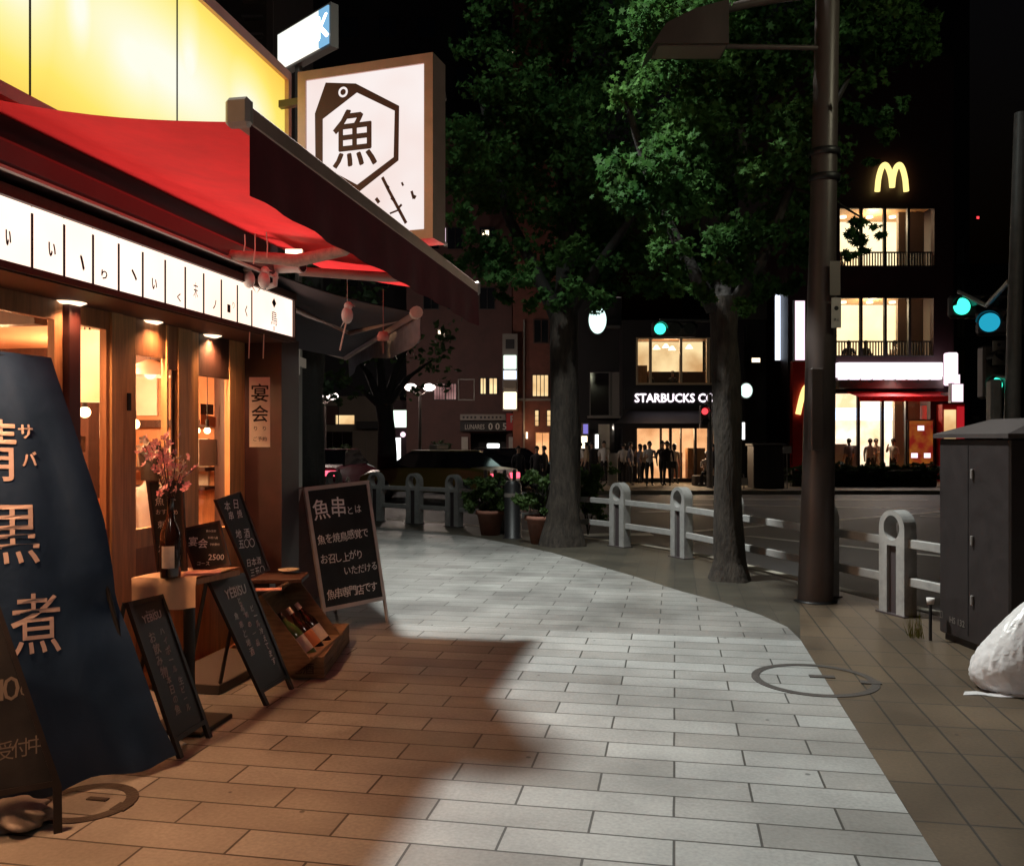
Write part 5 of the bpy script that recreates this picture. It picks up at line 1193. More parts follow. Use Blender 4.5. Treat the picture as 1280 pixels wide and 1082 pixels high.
C1 = cl([(860, 130, 80), (930, 90, 85), (900, 225, 85), (980, 180, 75), (840, 250, 70), (950, 290, 62), (1005, 300, 42), (880, 325, 48), (1080, 60, 58), (1130, 45, 42), (1090, 130, 34), (1086, 200, 13), (1078, 292, 26), (1105, 285, 13), (1065, 320, 12), (1085, 312, 9), (1060, 20, 60), (970, 20, 90), (870, 10, 80), (985, 350, 26), (930, 345, 32), (1165, 62, 18), (1000, 240, 55), (800, 200, 60), (1120, 130, 16), (940, 355, 24), (900, -70, 90), (1010, -80, 90), (1090, -40, 70), (810, -40, 80), (960, -150, 90), (870, -180, 90), (1150, 30, 30), (1100, 165, 20), (860, 345, 26), (905, 340, 30), (890, 365, 30), (925, 375, 24), (870, 360, 28), (965, 365, 26), (1000, 330, 26), (840, 310, 40), (820, 120, 60), (900, 60, 70), (1045, 90, 50)], D1, rn)
leafcloud('crown', C1, .074, M['leaf'], t1, 4600, 31)
# tree 2
g = gr(703, 681); t2 = thing('street_tree', 'darker street tree behind the potted shrubs, farther of the two', 'tree', g); D2_ = F*EYE/(681-HZ); T = lambda px, py, d=0: cf(px, py, D2_+d)
trunk('trunk', [g+Vector((0, 0, -.02)), T(704, 655), T(706, 600), T(706, 480), T(705, 380)], [.33, .25, .215, .20, .20], t2, M['bark'], 8)
for pts, rs in (([T(700, 400), T(670, 340), T(630, 260), T(600, 120)], [.14, .10, .07, .03]), ([T(705, 385), T(710, 280, .4), T(700, 140, .6), T(690, -40, .6)], [.16, .12, .09, .05]), ([T(712, 390), T(750, 330, -.3), T(790, 270, -.4), T(800, 120, -.5)], [.12, .09, .06, .03])):
    trunk('branch', pts, rs, t2, M['bark_dk'], 9, 10)
C2_ = cl([(620, 110, 60), (690, 60, 80), (600, 225, 52), (680, 210, 82), (760, 250, 78), (640, 310, 52), (720, 325, 55), (790, 320, 48), (592, 322, 34), (760, 150, 85), (660, -10, 80), (760, 0, 85), (830, 60, 70), (580, 160, 36), (640, 170, 60), (575, 270, 30), (690, 345, 40), (820, 345, 36), (600, 40, 45), (850, 150, 60), (720, -90, 90), (640, -110, 70), (800, -100, 80), (620, 350, 24), (755, 355, 28), (660, 340, 34), (705, 350, 50), (740, 370, 34), (690, 375, 30), (720, 130, 80), (700, 280, 70), (610, 180, 50), (640, 240, 55), (780, 60, 80), (780, 230, 70), (570, 230, 26), (565, 200, 24), (575, 330, 26), (630, 365, 22), (770, 370, 26), (800, 360, 30)], D2_, rn)
leafcloud('crown', C2_, .09, M['leaf'], t2, 2000, 32)
# dark trunk beyond the shop and median tree
g = gr(388, 660); t3 = thing('street_tree', 'dark tree trunk just right of the shop corner', 'tree', g); T = lambda px, py, d=0: cf(px, py, 14+d)
trunk('trunk', [g, T(388, 600), T(388, 500), T(390, 440), T(388, 340)], [.26, .22, .2, .2, .19], t3, M['bark_dk'], 3)
leafcloud('crown', cl([(385, 400, 50), (360, 360, 50), (420, 430, 42), (440, 380, 50), (400, 330, 60), (350, 480, 20), (410, 480, 26), (380, 250, 70), (450, 300, 50)], 14, rn), .15, M['leaf_dk'], t3, 350, 34, True)
g = gr(484, 613, -.28); t4 = thing('street_tree', 'dark spreading tree in the roadway behind the far railing', 'tree', g); T = lambda px, py, d=0: cf(px, py, 24+d)
trunk('trunk', [g, T(484, 570), T(483, 530), T(480, 505)], [.34, .25, .22, .25], t4, M['bark_dk'], 3)
for e_ in ((440, 440), (470, 410), (515, 420), (540, 450), (425, 480)): trunk('branch', [T(480, 512), T((480+e_[0])/2, (505+e_[1])/2-6), T(*e_)], [.14, .10, .04], t4, M['bark_dk'], 4, 8)
leafcloud('crown', cl([(430, 470, 28), (455, 440, 34), (500, 440, 34), (540, 455, 30), (480, 410, 40), (415, 500, 16), (550, 480, 20), (450, 490, 16), (520, 490, 18), (430, 420, 34), (540, 420, 34)], 24, rn), .2, M['leaf_dk'], t4, 120, 35, True)
def potted(px, py, lab, gw, gh, pr):
    g = gr(px, py); o = thing('potted_shrub', lab, 'potted plant', g, 0, 'potted shrubs by the railing')
    b = MB(); b.lathe(g, [(.0001, .0), (pr*.68, 0), (pr*.95, pr*1.5), (pr*1.08, pr*1.5), (pr*1.08, pr*1.78), (pr*.95, pr*1.78), (pr*.9, pr*1.6), (.0001, pr*1.6)], 26); b.build('pot', M['terra'], o)
    b = MB(); b.lathe(g+Vector((0, 0, pr*1.6)), [(pr*.9, .002), (.0001, .02)], 20); b.build('soil', M['soil'], o)
    b = MB(); rn2 = random.Random(px)
    for _ in range(7): b.tube([g+Vector((0, 0, pr*1.6)), g+Vector((rn2.uniform(-.1, .1), rn2.uniform(-.1, .1), pr*1.6+gh*.4)), g+Vector((rn2.uniform(-gw, gw)*.7, rn2.uniform(-gw, gw)*.7, pr*1.6+gh*.8))], .008, 5)
    b.build('stem', M['bark_dk'], o)
    cs = []
    for _ in range(16): a = rn2.uniform(0, 6.3); q = rn2.random()**.6; cs.append((g+Vector((math.cos(a)*gw*q*.75, math.sin(a)*gw*q*.6, pr*1.7+rn2.uniform(.05, .9)*gh)), gw*.42))
    leafcloud('foliage', cs, .07, M['shrub'], o, 8500, px, True); return o
potted(613, 668, 'terracotta pot of leafy green shrub, left of the pair by the railing', .42, .62, .215)
potted(677, 679, 'terracotta pot of leafy green shrub against the tree trunk, right of the pair', .40, .62, .225)
g = gr(735, 668); o = thing('shrub', 'loose green bush spilling out right of the second tree trunk', 'bush', g); leafcloud('foliage', [(g+Vector((rn.uniform(-.35, .25), rn.uniform(-.2, .2), rn.uniform(.25, 1.0))), .24) for _ in range(14)], .075, M['shrub'], o, 3500, 77, True)
b = MB()
for _ in range(6): b.tube([g, g+Vector((rn.uniform(-.3, .2), rn.uniform(-.1, .1), .8))], .01, 5)
b.build('stem', M['bark_dk'], o)
for px, py, r_, lab in ((430, 572, .62, 'round clipped dark bush beside the small white lit sign'), (550, 566, .5, 'round clipped dark bush left of the parking garage sign')):
    g = gr(px, py+20, -.28) if False else cf(px, py, 29); g.z = -.3; zz = EYE+29*(HZ-py)/F; o = thing('clipped_bush', lab, 'bush', g); b = MB(); b.tube([g, Vector((g.x, g.y, zz))], .08, 8); b.build('trunk', M['bark_dk'], o)
    leafcloud('foliage', [(Vector((g.x, g.y, zz))+Vector((rn.gauss(0, 1), rn.gauss(0, 1), rn.gauss(0, 1))).normalized()*r_*.62, r_*.4) for _ in range(22)], .09, M['leaf_dk'], o, 900, px, True)
# hedge in front of the burger shop
hg = CAMF @ Vector(((1075-CX)*31/F, 31, ZF)); hd = thing('hedge', 'long low clipped hedge in front of the red burger restaurant', 'hedge', hg, YAW)
hx0, hx1 = (985-CX)*31/F, (1172-CX)*31/F; n_c = [(CAMF @ Vector((hx0+(hx1-hx0)*rn.random(), 31+rn.uniform(-.25, .25), ZF+rn.uniform(.1, .72))), .2) for _ in range(190)]
leafcloud('foliage', n_c, .10, M['leaf_dk'], hd, 2300, 3, True)
b = MB(CAMF); b.box(hx0+.1, hx1-.1, 30.85, 31.15, ZF, ZF+.55); b.build('branches', M['bark_dk'], hd)

# added unseen lamp behind the viewer: weak front fill on a pole
q0 = Vector((2.6, -3.2, 0)); fill_lamp = thing('street_lamp', 'added unseen fill lamp on a pole behind the viewer', 'street lamp', q0)
b = MB(); b.tube([q0, q0+Vector((0, 0, 5.6))], [.12, .08], 14); b.build('pole', M['pole'], fill_lamp)
b = MB(rz(0, q0+Vector((-.5, .2, 5.5)))); b.box(-.4, .45, -.15, .15, .03, .16, 0, .03); b.build('lamp_head', M['pole'], fill_lamp)
b = MB(rz(0, q0+Vector((-.5, .2, 5.5)))); b.box(-.3, .2, -.1, .1, .012, .028); b.build('lens', E['warmw'], fill_lamp)
lamp('unseen_lamp_light', 'SPOT', q0+Vector((-.5, .2, 5.5)), 150, (1, .80, .68), .2, (0.2, 6.5, 1.0), 120, .6, parent=fill_lamp)

q1 = Vector((4.7, 7.4, roadz(7.4))); q1 = Vector((4.9, 5.0, roadz(5))); added_crown_lamp = thing('street_lamp', 'added unseen crown lamp outside the right edge of the picture', 'street lamp', q1)  # added unseen lamp, put in to brighten the right-hand tree crown
b = MB(); b.tube([q1, q1+Vector((0, 0, 6.3))], [.1, .07], 12); b.build('pole', M['pole'], added_crown_lamp); b = MB(rz(2.2, q1+Vector((-.3, .4, 6.3)))); b.box(-.4, .5, -.14, .14, .03, .15, 0, .03); b.build('lamp_head', M['pole'], added_crown_lamp)
b = MB(rz(2.2, q1+Vector((-.3, .4, 6.3)))); b.box(-.2, .3, -.1, .1, .012, .028); b.build('lens', E['warmw'], added_crown_lamp)
lamp('unseen_lamp_light', 'SPOT', q1+Vector((-.3, .4, 6.3)), 330, (.98, .98, .68), .2, (1.8, 9.8, 4.6), 76, .9, parent=added_crown_lamp)

# ==================================================================== FAR SIDE OF THE STREET
class FBld:
    """a building whose front stands square to the view, drawn up from its front plane at depth D"""
    def __init__(s, name, lab, D, px0, px1, ytop, depth, m, cat='building', openings=(), ybot=None, th=.3, back=True):
        s.D = D; s.k = D/F; x = ((px0+px1)/2-CX)*s.k; s.root = thing(name, lab, cat, CAMF @ Vector((x, D, ZF)), YAW)
        s.px0, s.px1 = px0, px1; zt = s.z(ytop); s.zt = zt
        xs = sorted({px0, px1, *[v for o in openings for v in o[:2]]}); zs_ = sorted({ZF, zt, *[max(ZF, s.z(v)) for o in openings for v in o[2:4]]})
        ops = [(o[0], o[1], max(ZF, s.z(o[3])), s.z(o[2])) for o in openings]; cells = []
        for a, c in zip(xs, xs[1:]):
            for z0, z1 in zip(zs_, zs_[1:]):
                mx_, mz = (a+c)/2, (z0+z1)/2
                if any(o[0] < mx_ < o[1] and o[2] < mz < o[3] for o in ops): continue
                cells.append([(s.x(a), z0), (s.x(c), z0), (s.x(c), z1), (s.x(a), z1)])
        b = MB(); Fr = CAMF @ frame((0, D, 0), (1, 0, 0), (0, 0, 1)); b.extr(cells, -th, 0, 0, Fr)
        X0, X1 = s.x(px0), s.x(px1); b.M = CAMF
        if back: b.box(X0, X0+.25, D+th+.002, D+depth, ZF, zt-.002); b.box(X1-.25, X1, D+th+.002, D+depth, ZF, zt-.002); b.box(X0+.252, X1-.252, D+depth-.25, D+depth, ZF, zt-.002); b.box(X0+.252, X1-.252, D+th+.002, D+depth-.252, zt-.3, zt-.004)
        b.build('wall', m, s.root)
    def x(s, px): return (px-CX)*s.k
    def z(s, py): return EYE+(HZ-py)*s.k
    def box(s, name, px0, px1, py0, py1, d0, d1, m, parent=None, bev=0):
        b = MB(CAMF); b.box(s.x(px0), s.x(px1), s.D+d0, s.D+d1, s.z(py1), s.z(py0), 0, bev); return b.build(name, m, parent or s.root)
    def win(s, px0, px1, py0, py1, glow, nv=1, nh=0, m='mull', fr=.9, name='window', prx=.05, pane=True):
        """a window set on the wall: frame with mullions, sill, lit or dark pane"""
        b = MB(CAMF); D = s.D; f = fr*s.k; X0, X1, Z0, Z1 = s.x(px0), s.x(px1), s.z(py1), s.z(py0)
        b.box(X0-f, X0, D-prx, D+.02, Z0-f, Z1+f); b.box(X1, X1+f, D-prx, D+.02, Z0-f, Z1+f); b.box(X0, X1, D-prx, D+.02, Z1, Z1+f); b.box(X0, X1, D-prx-.03, D+.02, Z0-f, Z0)
        for i in range(1, nv+1): x = X0+(X1-X0)*i/(nv+1); b.box(x-f*.35, x+f*.35, D-prx+.01, D+.0, Z0, Z1)
        for i in range(1, nh+1): z = Z0+(Z1-Z0)*i/(nh+1); b.box(X0, X1, D-prx+.015, D-.002, z-f*.3, z+f*.3)
        w_ = b.build(name, M[m], s.root)
        q = MB(CAMF); q.box(X0, X1, D-.015, D-.006, Z0, Z1); q.build('pane', glow, w_); return w_
    def text(s, st, px, py, hpx, m, wpx=None, d=-.12, parent=None, bold=0, name='lettering', ex=.03):
        Fr = CAMF @ frame((0, s.D, 0), (1, 0, 0), (0, 0, 1)); b = MB(); put(b, st, Fr, s.x(px), s.z(py), h=hpx*s.k, wd=wpx*s.k if wpx else None, bold=bold, d=-d); return b.build(name, m, parent or s.root)
def dsk(b, c, r, d0, d1, rx=1.0, n=28):      # disc facing the viewer in the camera-aligned frame: c=(x,D,z)
    vs = [(c[0]+r*rx*math.cos(2*PI*i/n), c[1]+d, c[2]+r*math.sin(2*PI*i/n)) for d in (d0, d1) for i in range(n)]
    b.add(vs, [tuple(range(n)), tuple(reversed(range(n, 2*n)))]+[(i, n+i, n+(i+1) % n, (i+1) % n) for i in range(n)])
# --- burger restaurant
op = [(1050, 1168, 259, 334), (1046, 1167, 371, 446), (1043, 1163, 490, 585)]
mc = FBld('burger_restaurant', 'dark building with yellow neon arches and two lit cream dining floors', 35, 985, 1192, 70, 9, M['b_mcd'], openings=op)
for k3, (a, c, y0, y1) in enumerate(op):
    b = MB(CAMF); b.box(mc.x(a-4), mc.x(c+4), 35.3+2.5, 35.3+2.6, mc.z(y1)-(.8 if k3 < 2 else 0), mc.z(y0)+.1); rm_ = b.build('room_wall', E['win_c'] if k3 < 2 else E['shop_w'], mc.root)
    b = MB(CAMF); b.box(mc.x(a-4), mc.x(c+4), 35.31, 37.79, mc.z(y0)+.11, mc.z(y0)+.2); b.box(mc.x(a-4), mc.x(c+4), 35.31, 37.79, mc.z(y1)-.62, mc.z(y1)-.5) if k3 < 2 else b.box(mc.x(a-4), mc.x(c+4), 35.31, 37.79, mc.z(y1)-.12, mc.z(y1)-.05); b.build('floor_slab', M['wood_lt'], mc.root)
    b = MB(CAMF); b.box(mc.x(c)-.9, mc.x(c)+.15, 36.2, 36.4, mc.z(y1), mc.z(y0)+.1); b.build('partition', M['b_pale'], mc.root)
    b = MB(CAMF); n = 4
    for i in range(1, 4): x = mc.x(a)+(mc.x(c)-mc.x(a))*i/n-.1*(k3 == 0); b.box(x-.05, x+.05, 34.95, 35.1, mc.z(y1), mc.z(y0))
    b.box(mc.x(a), mc.x(c), 34.96, 35.08, mc.z(y0)-.06, mc.z(y0)); b.box(mc.x(a), mc.x(c), 34.96, 35.08, mc.z(y1), mc.z(y1)+.06); wf = b.build('window_frame', M['mull'], mc.root)
    b = MB(CAMF); b.box(mc.x(a), mc.x(c), 35.12, 35.13, mc.z(y1), mc.z(y0)); b.build('glass_pane', M['pane'], wf)
    if k3 < 2:
        b = MB(CAMF); zr = mc.z(y1-19)
        b.box(mc.x(a), mc.x(c), 35.2, 35.25, zr, zr+.06); nb = 34
        for i in range(nb): x = mc.x(a)+(mc.x(c)-mc.x(a))*(i+.5)/nb; b.box(x-.022, x+.022, 35.2, 35.24, mc.z(y1), zr)
        b.build('railing', M['mull'], mc.root)
    lamp('room_light', 'POINT', CAMF @ Vector((mc.x((a+c)/2), 36.3, mc.z(y0)-.3)), 110 if k3 < 2 else 160, (1, .8, .5), .3, parent=mc.root)
    if k3 < 2:
        for px in (1075, 1110, 1140):
            b = MB(CAMF); dsk(b, (mc.x(px), 36.6, mc.z(y0)+.06), .001, 0, .01); b.M = CAMF; b.lathe((mc.x(px), 36.8, mc.z(y0)+.02), [(.0001, 0), (.14, 0), (.14, .08)], 12); b.build('ceiling_lamp', E['warmw'], mc.root)
for k3, (px, py) in enumerate(((1153, 321), (1073, 432), (1095, 434), (1132, 432), (1062, 322))):
    c = CAMF @ Vector((mc.x(px), 36.0, 0)); fl_ = mc.z(334 if py < 350 else 446)-.49
    person(['diner in dark top at the right end of the upper dining floor', 'leftmost dark-haired diner on the lower dining floor', 'diner by the middle window of the lower dining floor', 'diner in white at the right of the lower dining floor', 'diner at the left window of the upper dining floor'][k3], (c.x, c.y, fl_-.0), YAW+R([90, 160, 200, 100, 220][k3]), top=['shirt_d', 'shirt_b', 'shirt_d', 'shirt_w', 'shirt_t'][k3], h=1.65, seated=True, arms='front', group='diners in the burger restaurant')
    b = MB(); b.box(c.x-.2, c.x+.2, c.y-.2, c.y+.2, fl_+.38, fl_+.42); b.box(c.x-.03, c.x+.03, c.y-.03, c.y+.03, fl_, fl_+.38); tag(b.build('stool', M['wood_dk']), 'stool under the '+['right-end diner upstairs', 'leftmost diner on the lower floor', 'middle diner on the lower floor', 'diner in white', 'left diner upstairs'][k3], 'stool', 'stools in the burger restaurant')
# yellow arches
b = MB(CAMF)
def archpts(x0, x1, yb_, yt_, yb2): return [(x0+(x1-x0)*t, (yb_ if t < .5 else yb2)+(yt_-(yb_ if t < .5 else yb2))*(math.sin(PI*min(1, max(0, t)))**.55)) for t in [i/16 for i in range(17)]]
for (x0, x1, yb1, yb2) in ((1094, 1112.5, 241, 236), (1112.5, 1130, 236, 241)):
    b.tube([(mc.x(px), 34.8, mc.z(py)) for px, py in archpts(x0, x1, yb1, 208, yb2)], .105, 10)
b.build('neon_arches', E['yel'], mc.root)
b = MB(CAMF); b.box(mc.x(987), mc.x(1008), 34.6, 34.99, ZF, mc.z(452)); b.build('red_pylon', M['red_paint'], mc.root)
b = MB(CAMF); b.tube([(mc.x(993+14*t), 34.55, mc.z(518-34*math.sin(PI*min(.62, t*.62))/math.sin(PI*.5)*1.0)) for t in [i/10 for i in range(11)]], [.11]*11, 8); b.build('neon_arches', E['yel'], mc.root)
b = MB(CAMF); b.box(mc.x(1043), mc.x(1172), 34.55, 34.98, mc.z(472), mc.z(454), 0, .03); ls = b.build('fascia_sign', E['letters'], mc.root)
b = MB(CAMF)
for i in range(9): x = mc.x(1045+i*14.4); b.box(x, x+mc.x(1054)-mc.x(1043), 34.6, 34.8, mc.z(475), mc.z(472.2))
b.build('fascia_sign', E['letters'], mc.root)
mc.box('fascia_board', 1043, 1172, 476, 486, -.5, -.01, M['trim'])
b = MB(CAMF); b.add([(mc.x(1056), 34.95, mc.z(489)), (mc.x(1172), 34.95, mc.z(489)), (mc.x(1184), 33.8, mc.z(497)), (mc.x(1060), 33.8, mc.z(497)), (mc.x(1060), 33.8, mc.z(503)), (mc.x(1184), 33.8, mc.z(503))], [(0, 3, 2, 1), (3, 4, 5, 2)]); b.add([(mc.x(1056), 34.97, mc.z(489)-.03), (mc.x(1172), 34.97, mc.z(489)-.03), (mc.x(1184), 33.84, mc.z(497)-.03), (mc.x(1060), 33.84, mc.z(497)-.03), (mc.x(1060), 33.84, mc.z(503)), (mc.x(1184), 33.84, mc.z(503))], [(0, 1, 2, 3), (3, 2, 5, 4)]); b.build('entrance_awning', M['red_fab'], mc.root)
pf = mc.box('poster_frame', 1133, 1166, 524, 581, -.12, -.02, M['trim']); mc.box('poster', 1135, 1164, 526, 579, -.135, -.121, E['poster'], pf)
for (px, py) in ((1149, 535), (1141, 569), (1157, 569)): mc.box('poster_caption', px-4, px+4, py-3, py+3, -.15, -.136, E['pinkw'], pf)
for i, (px, m_) in enumerate(((1065, 'box_wh'), (1081, 'shirt_b'), (1110, 'box_wh'))): mc.box('counter_display', px-8, px+8, 555+i*2, 584, 1.2, 1.6, M[m_])
mc.box('menu_screen', 1048, 1160, 508, 524, 1.6, 1.7, E['bluew'])
for k3, (px, dd, tp, lab) in enumerate(((1098, .8, 'shirt_w', 'person in white shirt standing inside the bright burger shop window'), (1112, 1.3, 'shirt_t', 'person in tan top queueing inside the burger shop'), (1072, .9, 'shirt_b', 'person in blue grey top at the left of the burger shop counter'), (1126, .7, 'shirt_w', 'person in white beside the red food poster indoors'))):
    c = CAMF @ Vector((mc.x(px), 35+dd, 0)); person(lab, (c.x, c.y, ZF), YAW+R([170, 200, 20, 120][k3]), top=tp, h=1.66, arms=['down', 'front', 'down', 'up'][k3], group='people inside the burger shop')
o = thing('corner_sign', 'tall white lit box sign at the right corner of the burger shop', 'sign', CAMF @ Vector((mc.x(1177), 34.3, mc.z(484))), YAW)
b = MB(CAMF); b.box(mc.x(1171), mc.x(1184), 34.1, 34.5, mc.z(483), mc.z(443), 0, .05); b.build('light_box', E['pinkw'], o); b = MB(CAMF); b.box(mc.x(1173), mc.x(1182), 34.5, 35.0, mc.z(475), mc.z(470)); b.build('bracket', M['trim'], o)
# --- tower behind and narrow signs
tw = FBld('office_tower', 'unlit dark office tower behind the burger restaurant', 46, 1120, 1212, -160, 10, M['b_upper'])
for i in range(5): tw.win(1196, 1206, 300+i*46, 330+i*46, M['dk_glass'])
mid = FBld('office_building', 'dark grey office block between the coffee shop and the burger restaurant', 38, 902, 988, 235, 9, M['b_grey'])
mid.box('facade_band', 902, 985, 362, 400, -.1, -.001, M['b_pale'])
mid.win(922, 932, 408, 432, M['dk_glass'], m='trim'); mid.win(918, 930, 462, 474, M['dk_glass'], m='trim')
mid.box('shutter', 964, 984, 470, 600, -.08, -.001, M['b_black'])
def lightbox(name, lab, px0, px1, py0, py1, D, glow, th=.2, cat='sign', frame_m='trim', pole_=True, shape='box', parts=None):
    k = D/F; X0, X1, Z0, Z1 = (px0-CX)*k, (px1-CX)*k, EYE+(HZ-py1)*k, EYE+(HZ-py0)*k
    o = thing(name, lab, cat, CAMF @ Vector(((X0+X1)/2, D, Z0)), YAW); b = MB(CAMF)
    if shape == 'box': b.box(X0, X1, D, D+.01, Z0, Z1, 0)
    else: dsk(b, ((X0+X1)/2, D, (Z0+Z1)/2), (Z1-Z0)/2, 0, .03, (X1-X0)/(Z1-Z0))
    b.build('lit_face', glow, o); b = MB(CAMF)
    if shape == 'box': b.box(X0-.04, X1+.04, D+.012, D+th, Z0-.04, Z1+.04)
    else: dsk(b, ((X0+X1)/2, D, (Z0+Z1)/2), (Z1-Z0)/2+.05, .032, th, (X1-X0)/(Z1-Z0))
    b.build('sign_case', M[frame_m], o)
    if pole_: b = MB(CAMF); b.box((X0+X1)/2-.05, (X0+X1)/2+.05, D+th+.002, D+th+pole_*1.0, (Z0+Z1)/2-.06, (Z0+Z1)/2+.06); b.build('bracket', M[frame_m], o)
    return o
o = lightbox('vertical_sign', 'tall glowing blue-white vertical sign left of the thick pole', 969, 976, 364, 450, 36, E['bluew'])
b = MB(CAMF); b.box((977-CX)*36/F, (985-CX)*36/F, 36.02, 36.2, EYE+(HZ-450)*36/F, EYE+(HZ-364)*36/F); b.build('blue_side', E['blue'], o)
lightbox('vertical_sign', 'pale pinkish vertical sign just left of the thick pole', 994, 1006, 376, 450, 34.4, E['pinkw'])
lightbox('round_sign', 'small round glowing sign right of the nearer tree trunk', 925.5, 940.5, 479, 497, 33, E['sb'], shape='disc', cat='sign', pole_=2)
lightbox('round_sign', 'large round glowing sign high above the coffee shop entrance', 736, 758, 383, 417, 33.8, E['sb'], shape='disc', frame_m='b_black', pole_=1)
lightbox('lit_sign', 'little white lit bollard sign beside the nearer tree trunk', 921, 931, 528, 549, 32, E['white'], pole_=.5)
lightbox('wall_lamp', 'small warm white wall lamp between the tree and the thick pole', 940, 950, 447.5, 452.5, 36, E['warmw'], cat='lamp')
lightbox('wall_lamp', 'small bright square lamp above the coffee shop', 768, 776, 372, 384, 36, E['white'], cat='lamp')
lightbox('vertical_sign', 'white vertical lamp sign on the tower right of the dining floors', 1178, 1188, 309, 336, 36, E['bluew'])
mid_k = 30/F
ub = thing('utility_box', 'dark roadside utility box in front of the grey office block', 'cabinet', CAMF @ Vector(((956-CX)*mid_k, 30, ZF)), YAW)
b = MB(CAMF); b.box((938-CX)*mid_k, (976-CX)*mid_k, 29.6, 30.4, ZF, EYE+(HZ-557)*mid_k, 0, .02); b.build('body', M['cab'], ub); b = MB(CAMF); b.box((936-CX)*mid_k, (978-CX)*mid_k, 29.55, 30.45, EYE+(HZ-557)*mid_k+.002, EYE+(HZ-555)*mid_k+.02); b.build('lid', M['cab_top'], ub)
b = MB(CAMF); b.box((956-CX)*mid_k-.01, (956-CX)*mid_k+.01, 29.59, 29.6, ZF+.1, 1.1); b.build('door_seam', M['black'], ub)
for px, py, lab in ((984, 562, 'right'), (930, 602, 'left')):
    c = CAMF @ Vector(((px-CX)*29.5/F, 29.5, 0)); b = MB(rz(YAW, (c.x, c.y, 0))); b.box(-.14, .14, -.02, .02, EYE+(HZ-py)*29.5/F-.12, EYE+(HZ-py)*29.5/F+.12); ob = b.build('sign_plate', M['steel_pl']); b = MB(); b.tube([(c.x, c.y+.03, ZF), (c.x, c.y+.03, 1.2 if lab == 'right' else .3)], .02, 6); o2 = b.build('post', M['pole_gr']); o2.parent = ob; tag(ob, 'small white notice plate '+('between the utility box and red pylon' if lab == 'right' else 'left of the utility box near the ground'), 'sign')

# --- coffee shop
op = [(796, 893, 422, 481), (795, 905, 530, 600)]
sb = FBld('coffee_shop', 'two-storey dark coffee shop with a lit upper bay window', 34, 778, 930, 400, 7, M['b_black'], openings=op)
for k3, (a, c, y0, y1) in enumerate(op):
    b = MB(CAMF); b.box(sb.x(a-2), sb.x(c+2), 36.4, 36.5, sb.z(y1)-.02, sb.z(y0)+.1); b.build('room_wall', E['win_y'] if k3 == 0 else E['win_o'], sb.root)
    b = MB(CAMF); b.box(sb.x(a-2), sb.x(c+2), 34.31, 36.39, sb.z(y0)+.11, sb.z(y0)+.15); b.box(sb.x(a-2), sb.x(c+2), 34.31, 36.39, *((sb.z(y1)-.6, sb.z(y1)-.505) if k3 == 0 else (ZF-.1, ZF+.01))); b.build('floor_slab', M['wood_md'], sb.root)
    lamp('room_light', 'POINT', CAMF @ Vector((sb.x((a+c)/2), 35.2, sb.z(y0)-.25)), 90, (1, .66, .34), .3, parent=sb.root)
    b = MB(CAMF)
    cuts = [(a, 2), (813, 3), (851, 3), (c-8, 4), (c, 2)] if k3 == 0 else [(a, 2), (826, 2), (838, 3), (851, 1.5), (869, 3), (893, 1.5)]
    for px, wp in cuts: b.box(sb.x(px-wp/2), sb.x(px+wp/2), 33.92, 34.1, sb.z(y1), sb.z(y0))
    b.box(sb.x(a), sb.x(c), 33.93, 34.09, sb.z(y0)-.05, sb.z(y0)); b.box(sb.x(a), sb.x(c), 33.93, 34.09, sb.z(y1), sb.z(y1)+.08); wf = b.build('window_frame', M['mull_lt' if k3 == 0 else 'mull'], sb.root)
    b = MB(CAMF); b.box(sb.x(a), sb.x(c), 34.12, 34.13, sb.z(y1), sb.z(y0)); b.build('glass_pane', M['pane'], wf)
sb.box('counter', 812, 893, 462, 481, 1.0, 1.8, M['wood_dk']); sb.box('counter', 800, 812, 455, 481, .6, 1.2, M['wood_lt'])
for px, py in ((838, 428), (846, 431), (868, 429), (826, 430)):
    b = MB(CAMF); b.lathe((sb.x(px), 35.0, sb.z(py)-.1), [(.16, 0), (.05, .16), (.0001, .17)], 12); b.build('pendant_lamp', E['warmw'], sb.root)
sb.box('cabinet', 863, 885, 560, 598, .5, 1.0, M['wood_lt']); sb.box('display_case', 842, 858, 566, 598, .8, 1.2, M['lbl_o'])
sb.text('STARBUCKS COFFEE', 856, 497.5, 10.5, E['letters'], wpx=126, d=-.16, bold=.03, name='shop_lettering')
sb.box('fascia_board', 780, 929, 486, 511, -.12, -.002, M['b_black'])
b = MB(CAMF); b.add([(sb.x(786), 33.86, sb.z(513)), (sb.x(905), 33.86, sb.z(513)), (sb.x(912), 32.4, sb.z(530)), (sb.x(762), 32.4, sb.z(530)), (sb.x(762), 32.4, sb.z(536)), (sb.x(912), 32.4, sb.z(536))], [(0, 3, 2, 1), (3, 4, 5, 2)])
b.add([(sb.x(786), 33.86, sb.z(513)-.04), (sb.x(905), 33.86, sb.z(513)-.04), (sb.x(912), 32.45, sb.z(530)-.04), (sb.x(762), 32.45, sb.z(530)-.04), (sb.x(762), 32.45, sb.z(536)), (sb.x(912), 32.45, sb.z(536))], [(0, 1, 2, 3), (3, 2, 5, 4)]); b.build('entrance_awning', M['b_black'], sb.root)
for px, py in ((812, 472), (842, 468)):
    c = CAMF @ Vector((sb.x(px+4), 34.9, 0)); person('coffee shop guest upstairs, '+('left of the mullion' if px < 830 else 'right beside the middle mullion'), (c.x, c.y, sb.z(481)-.5), YAW+R(150), top='shirt_d', seated=True, h=1.6, group='guests upstairs in the coffee shop')
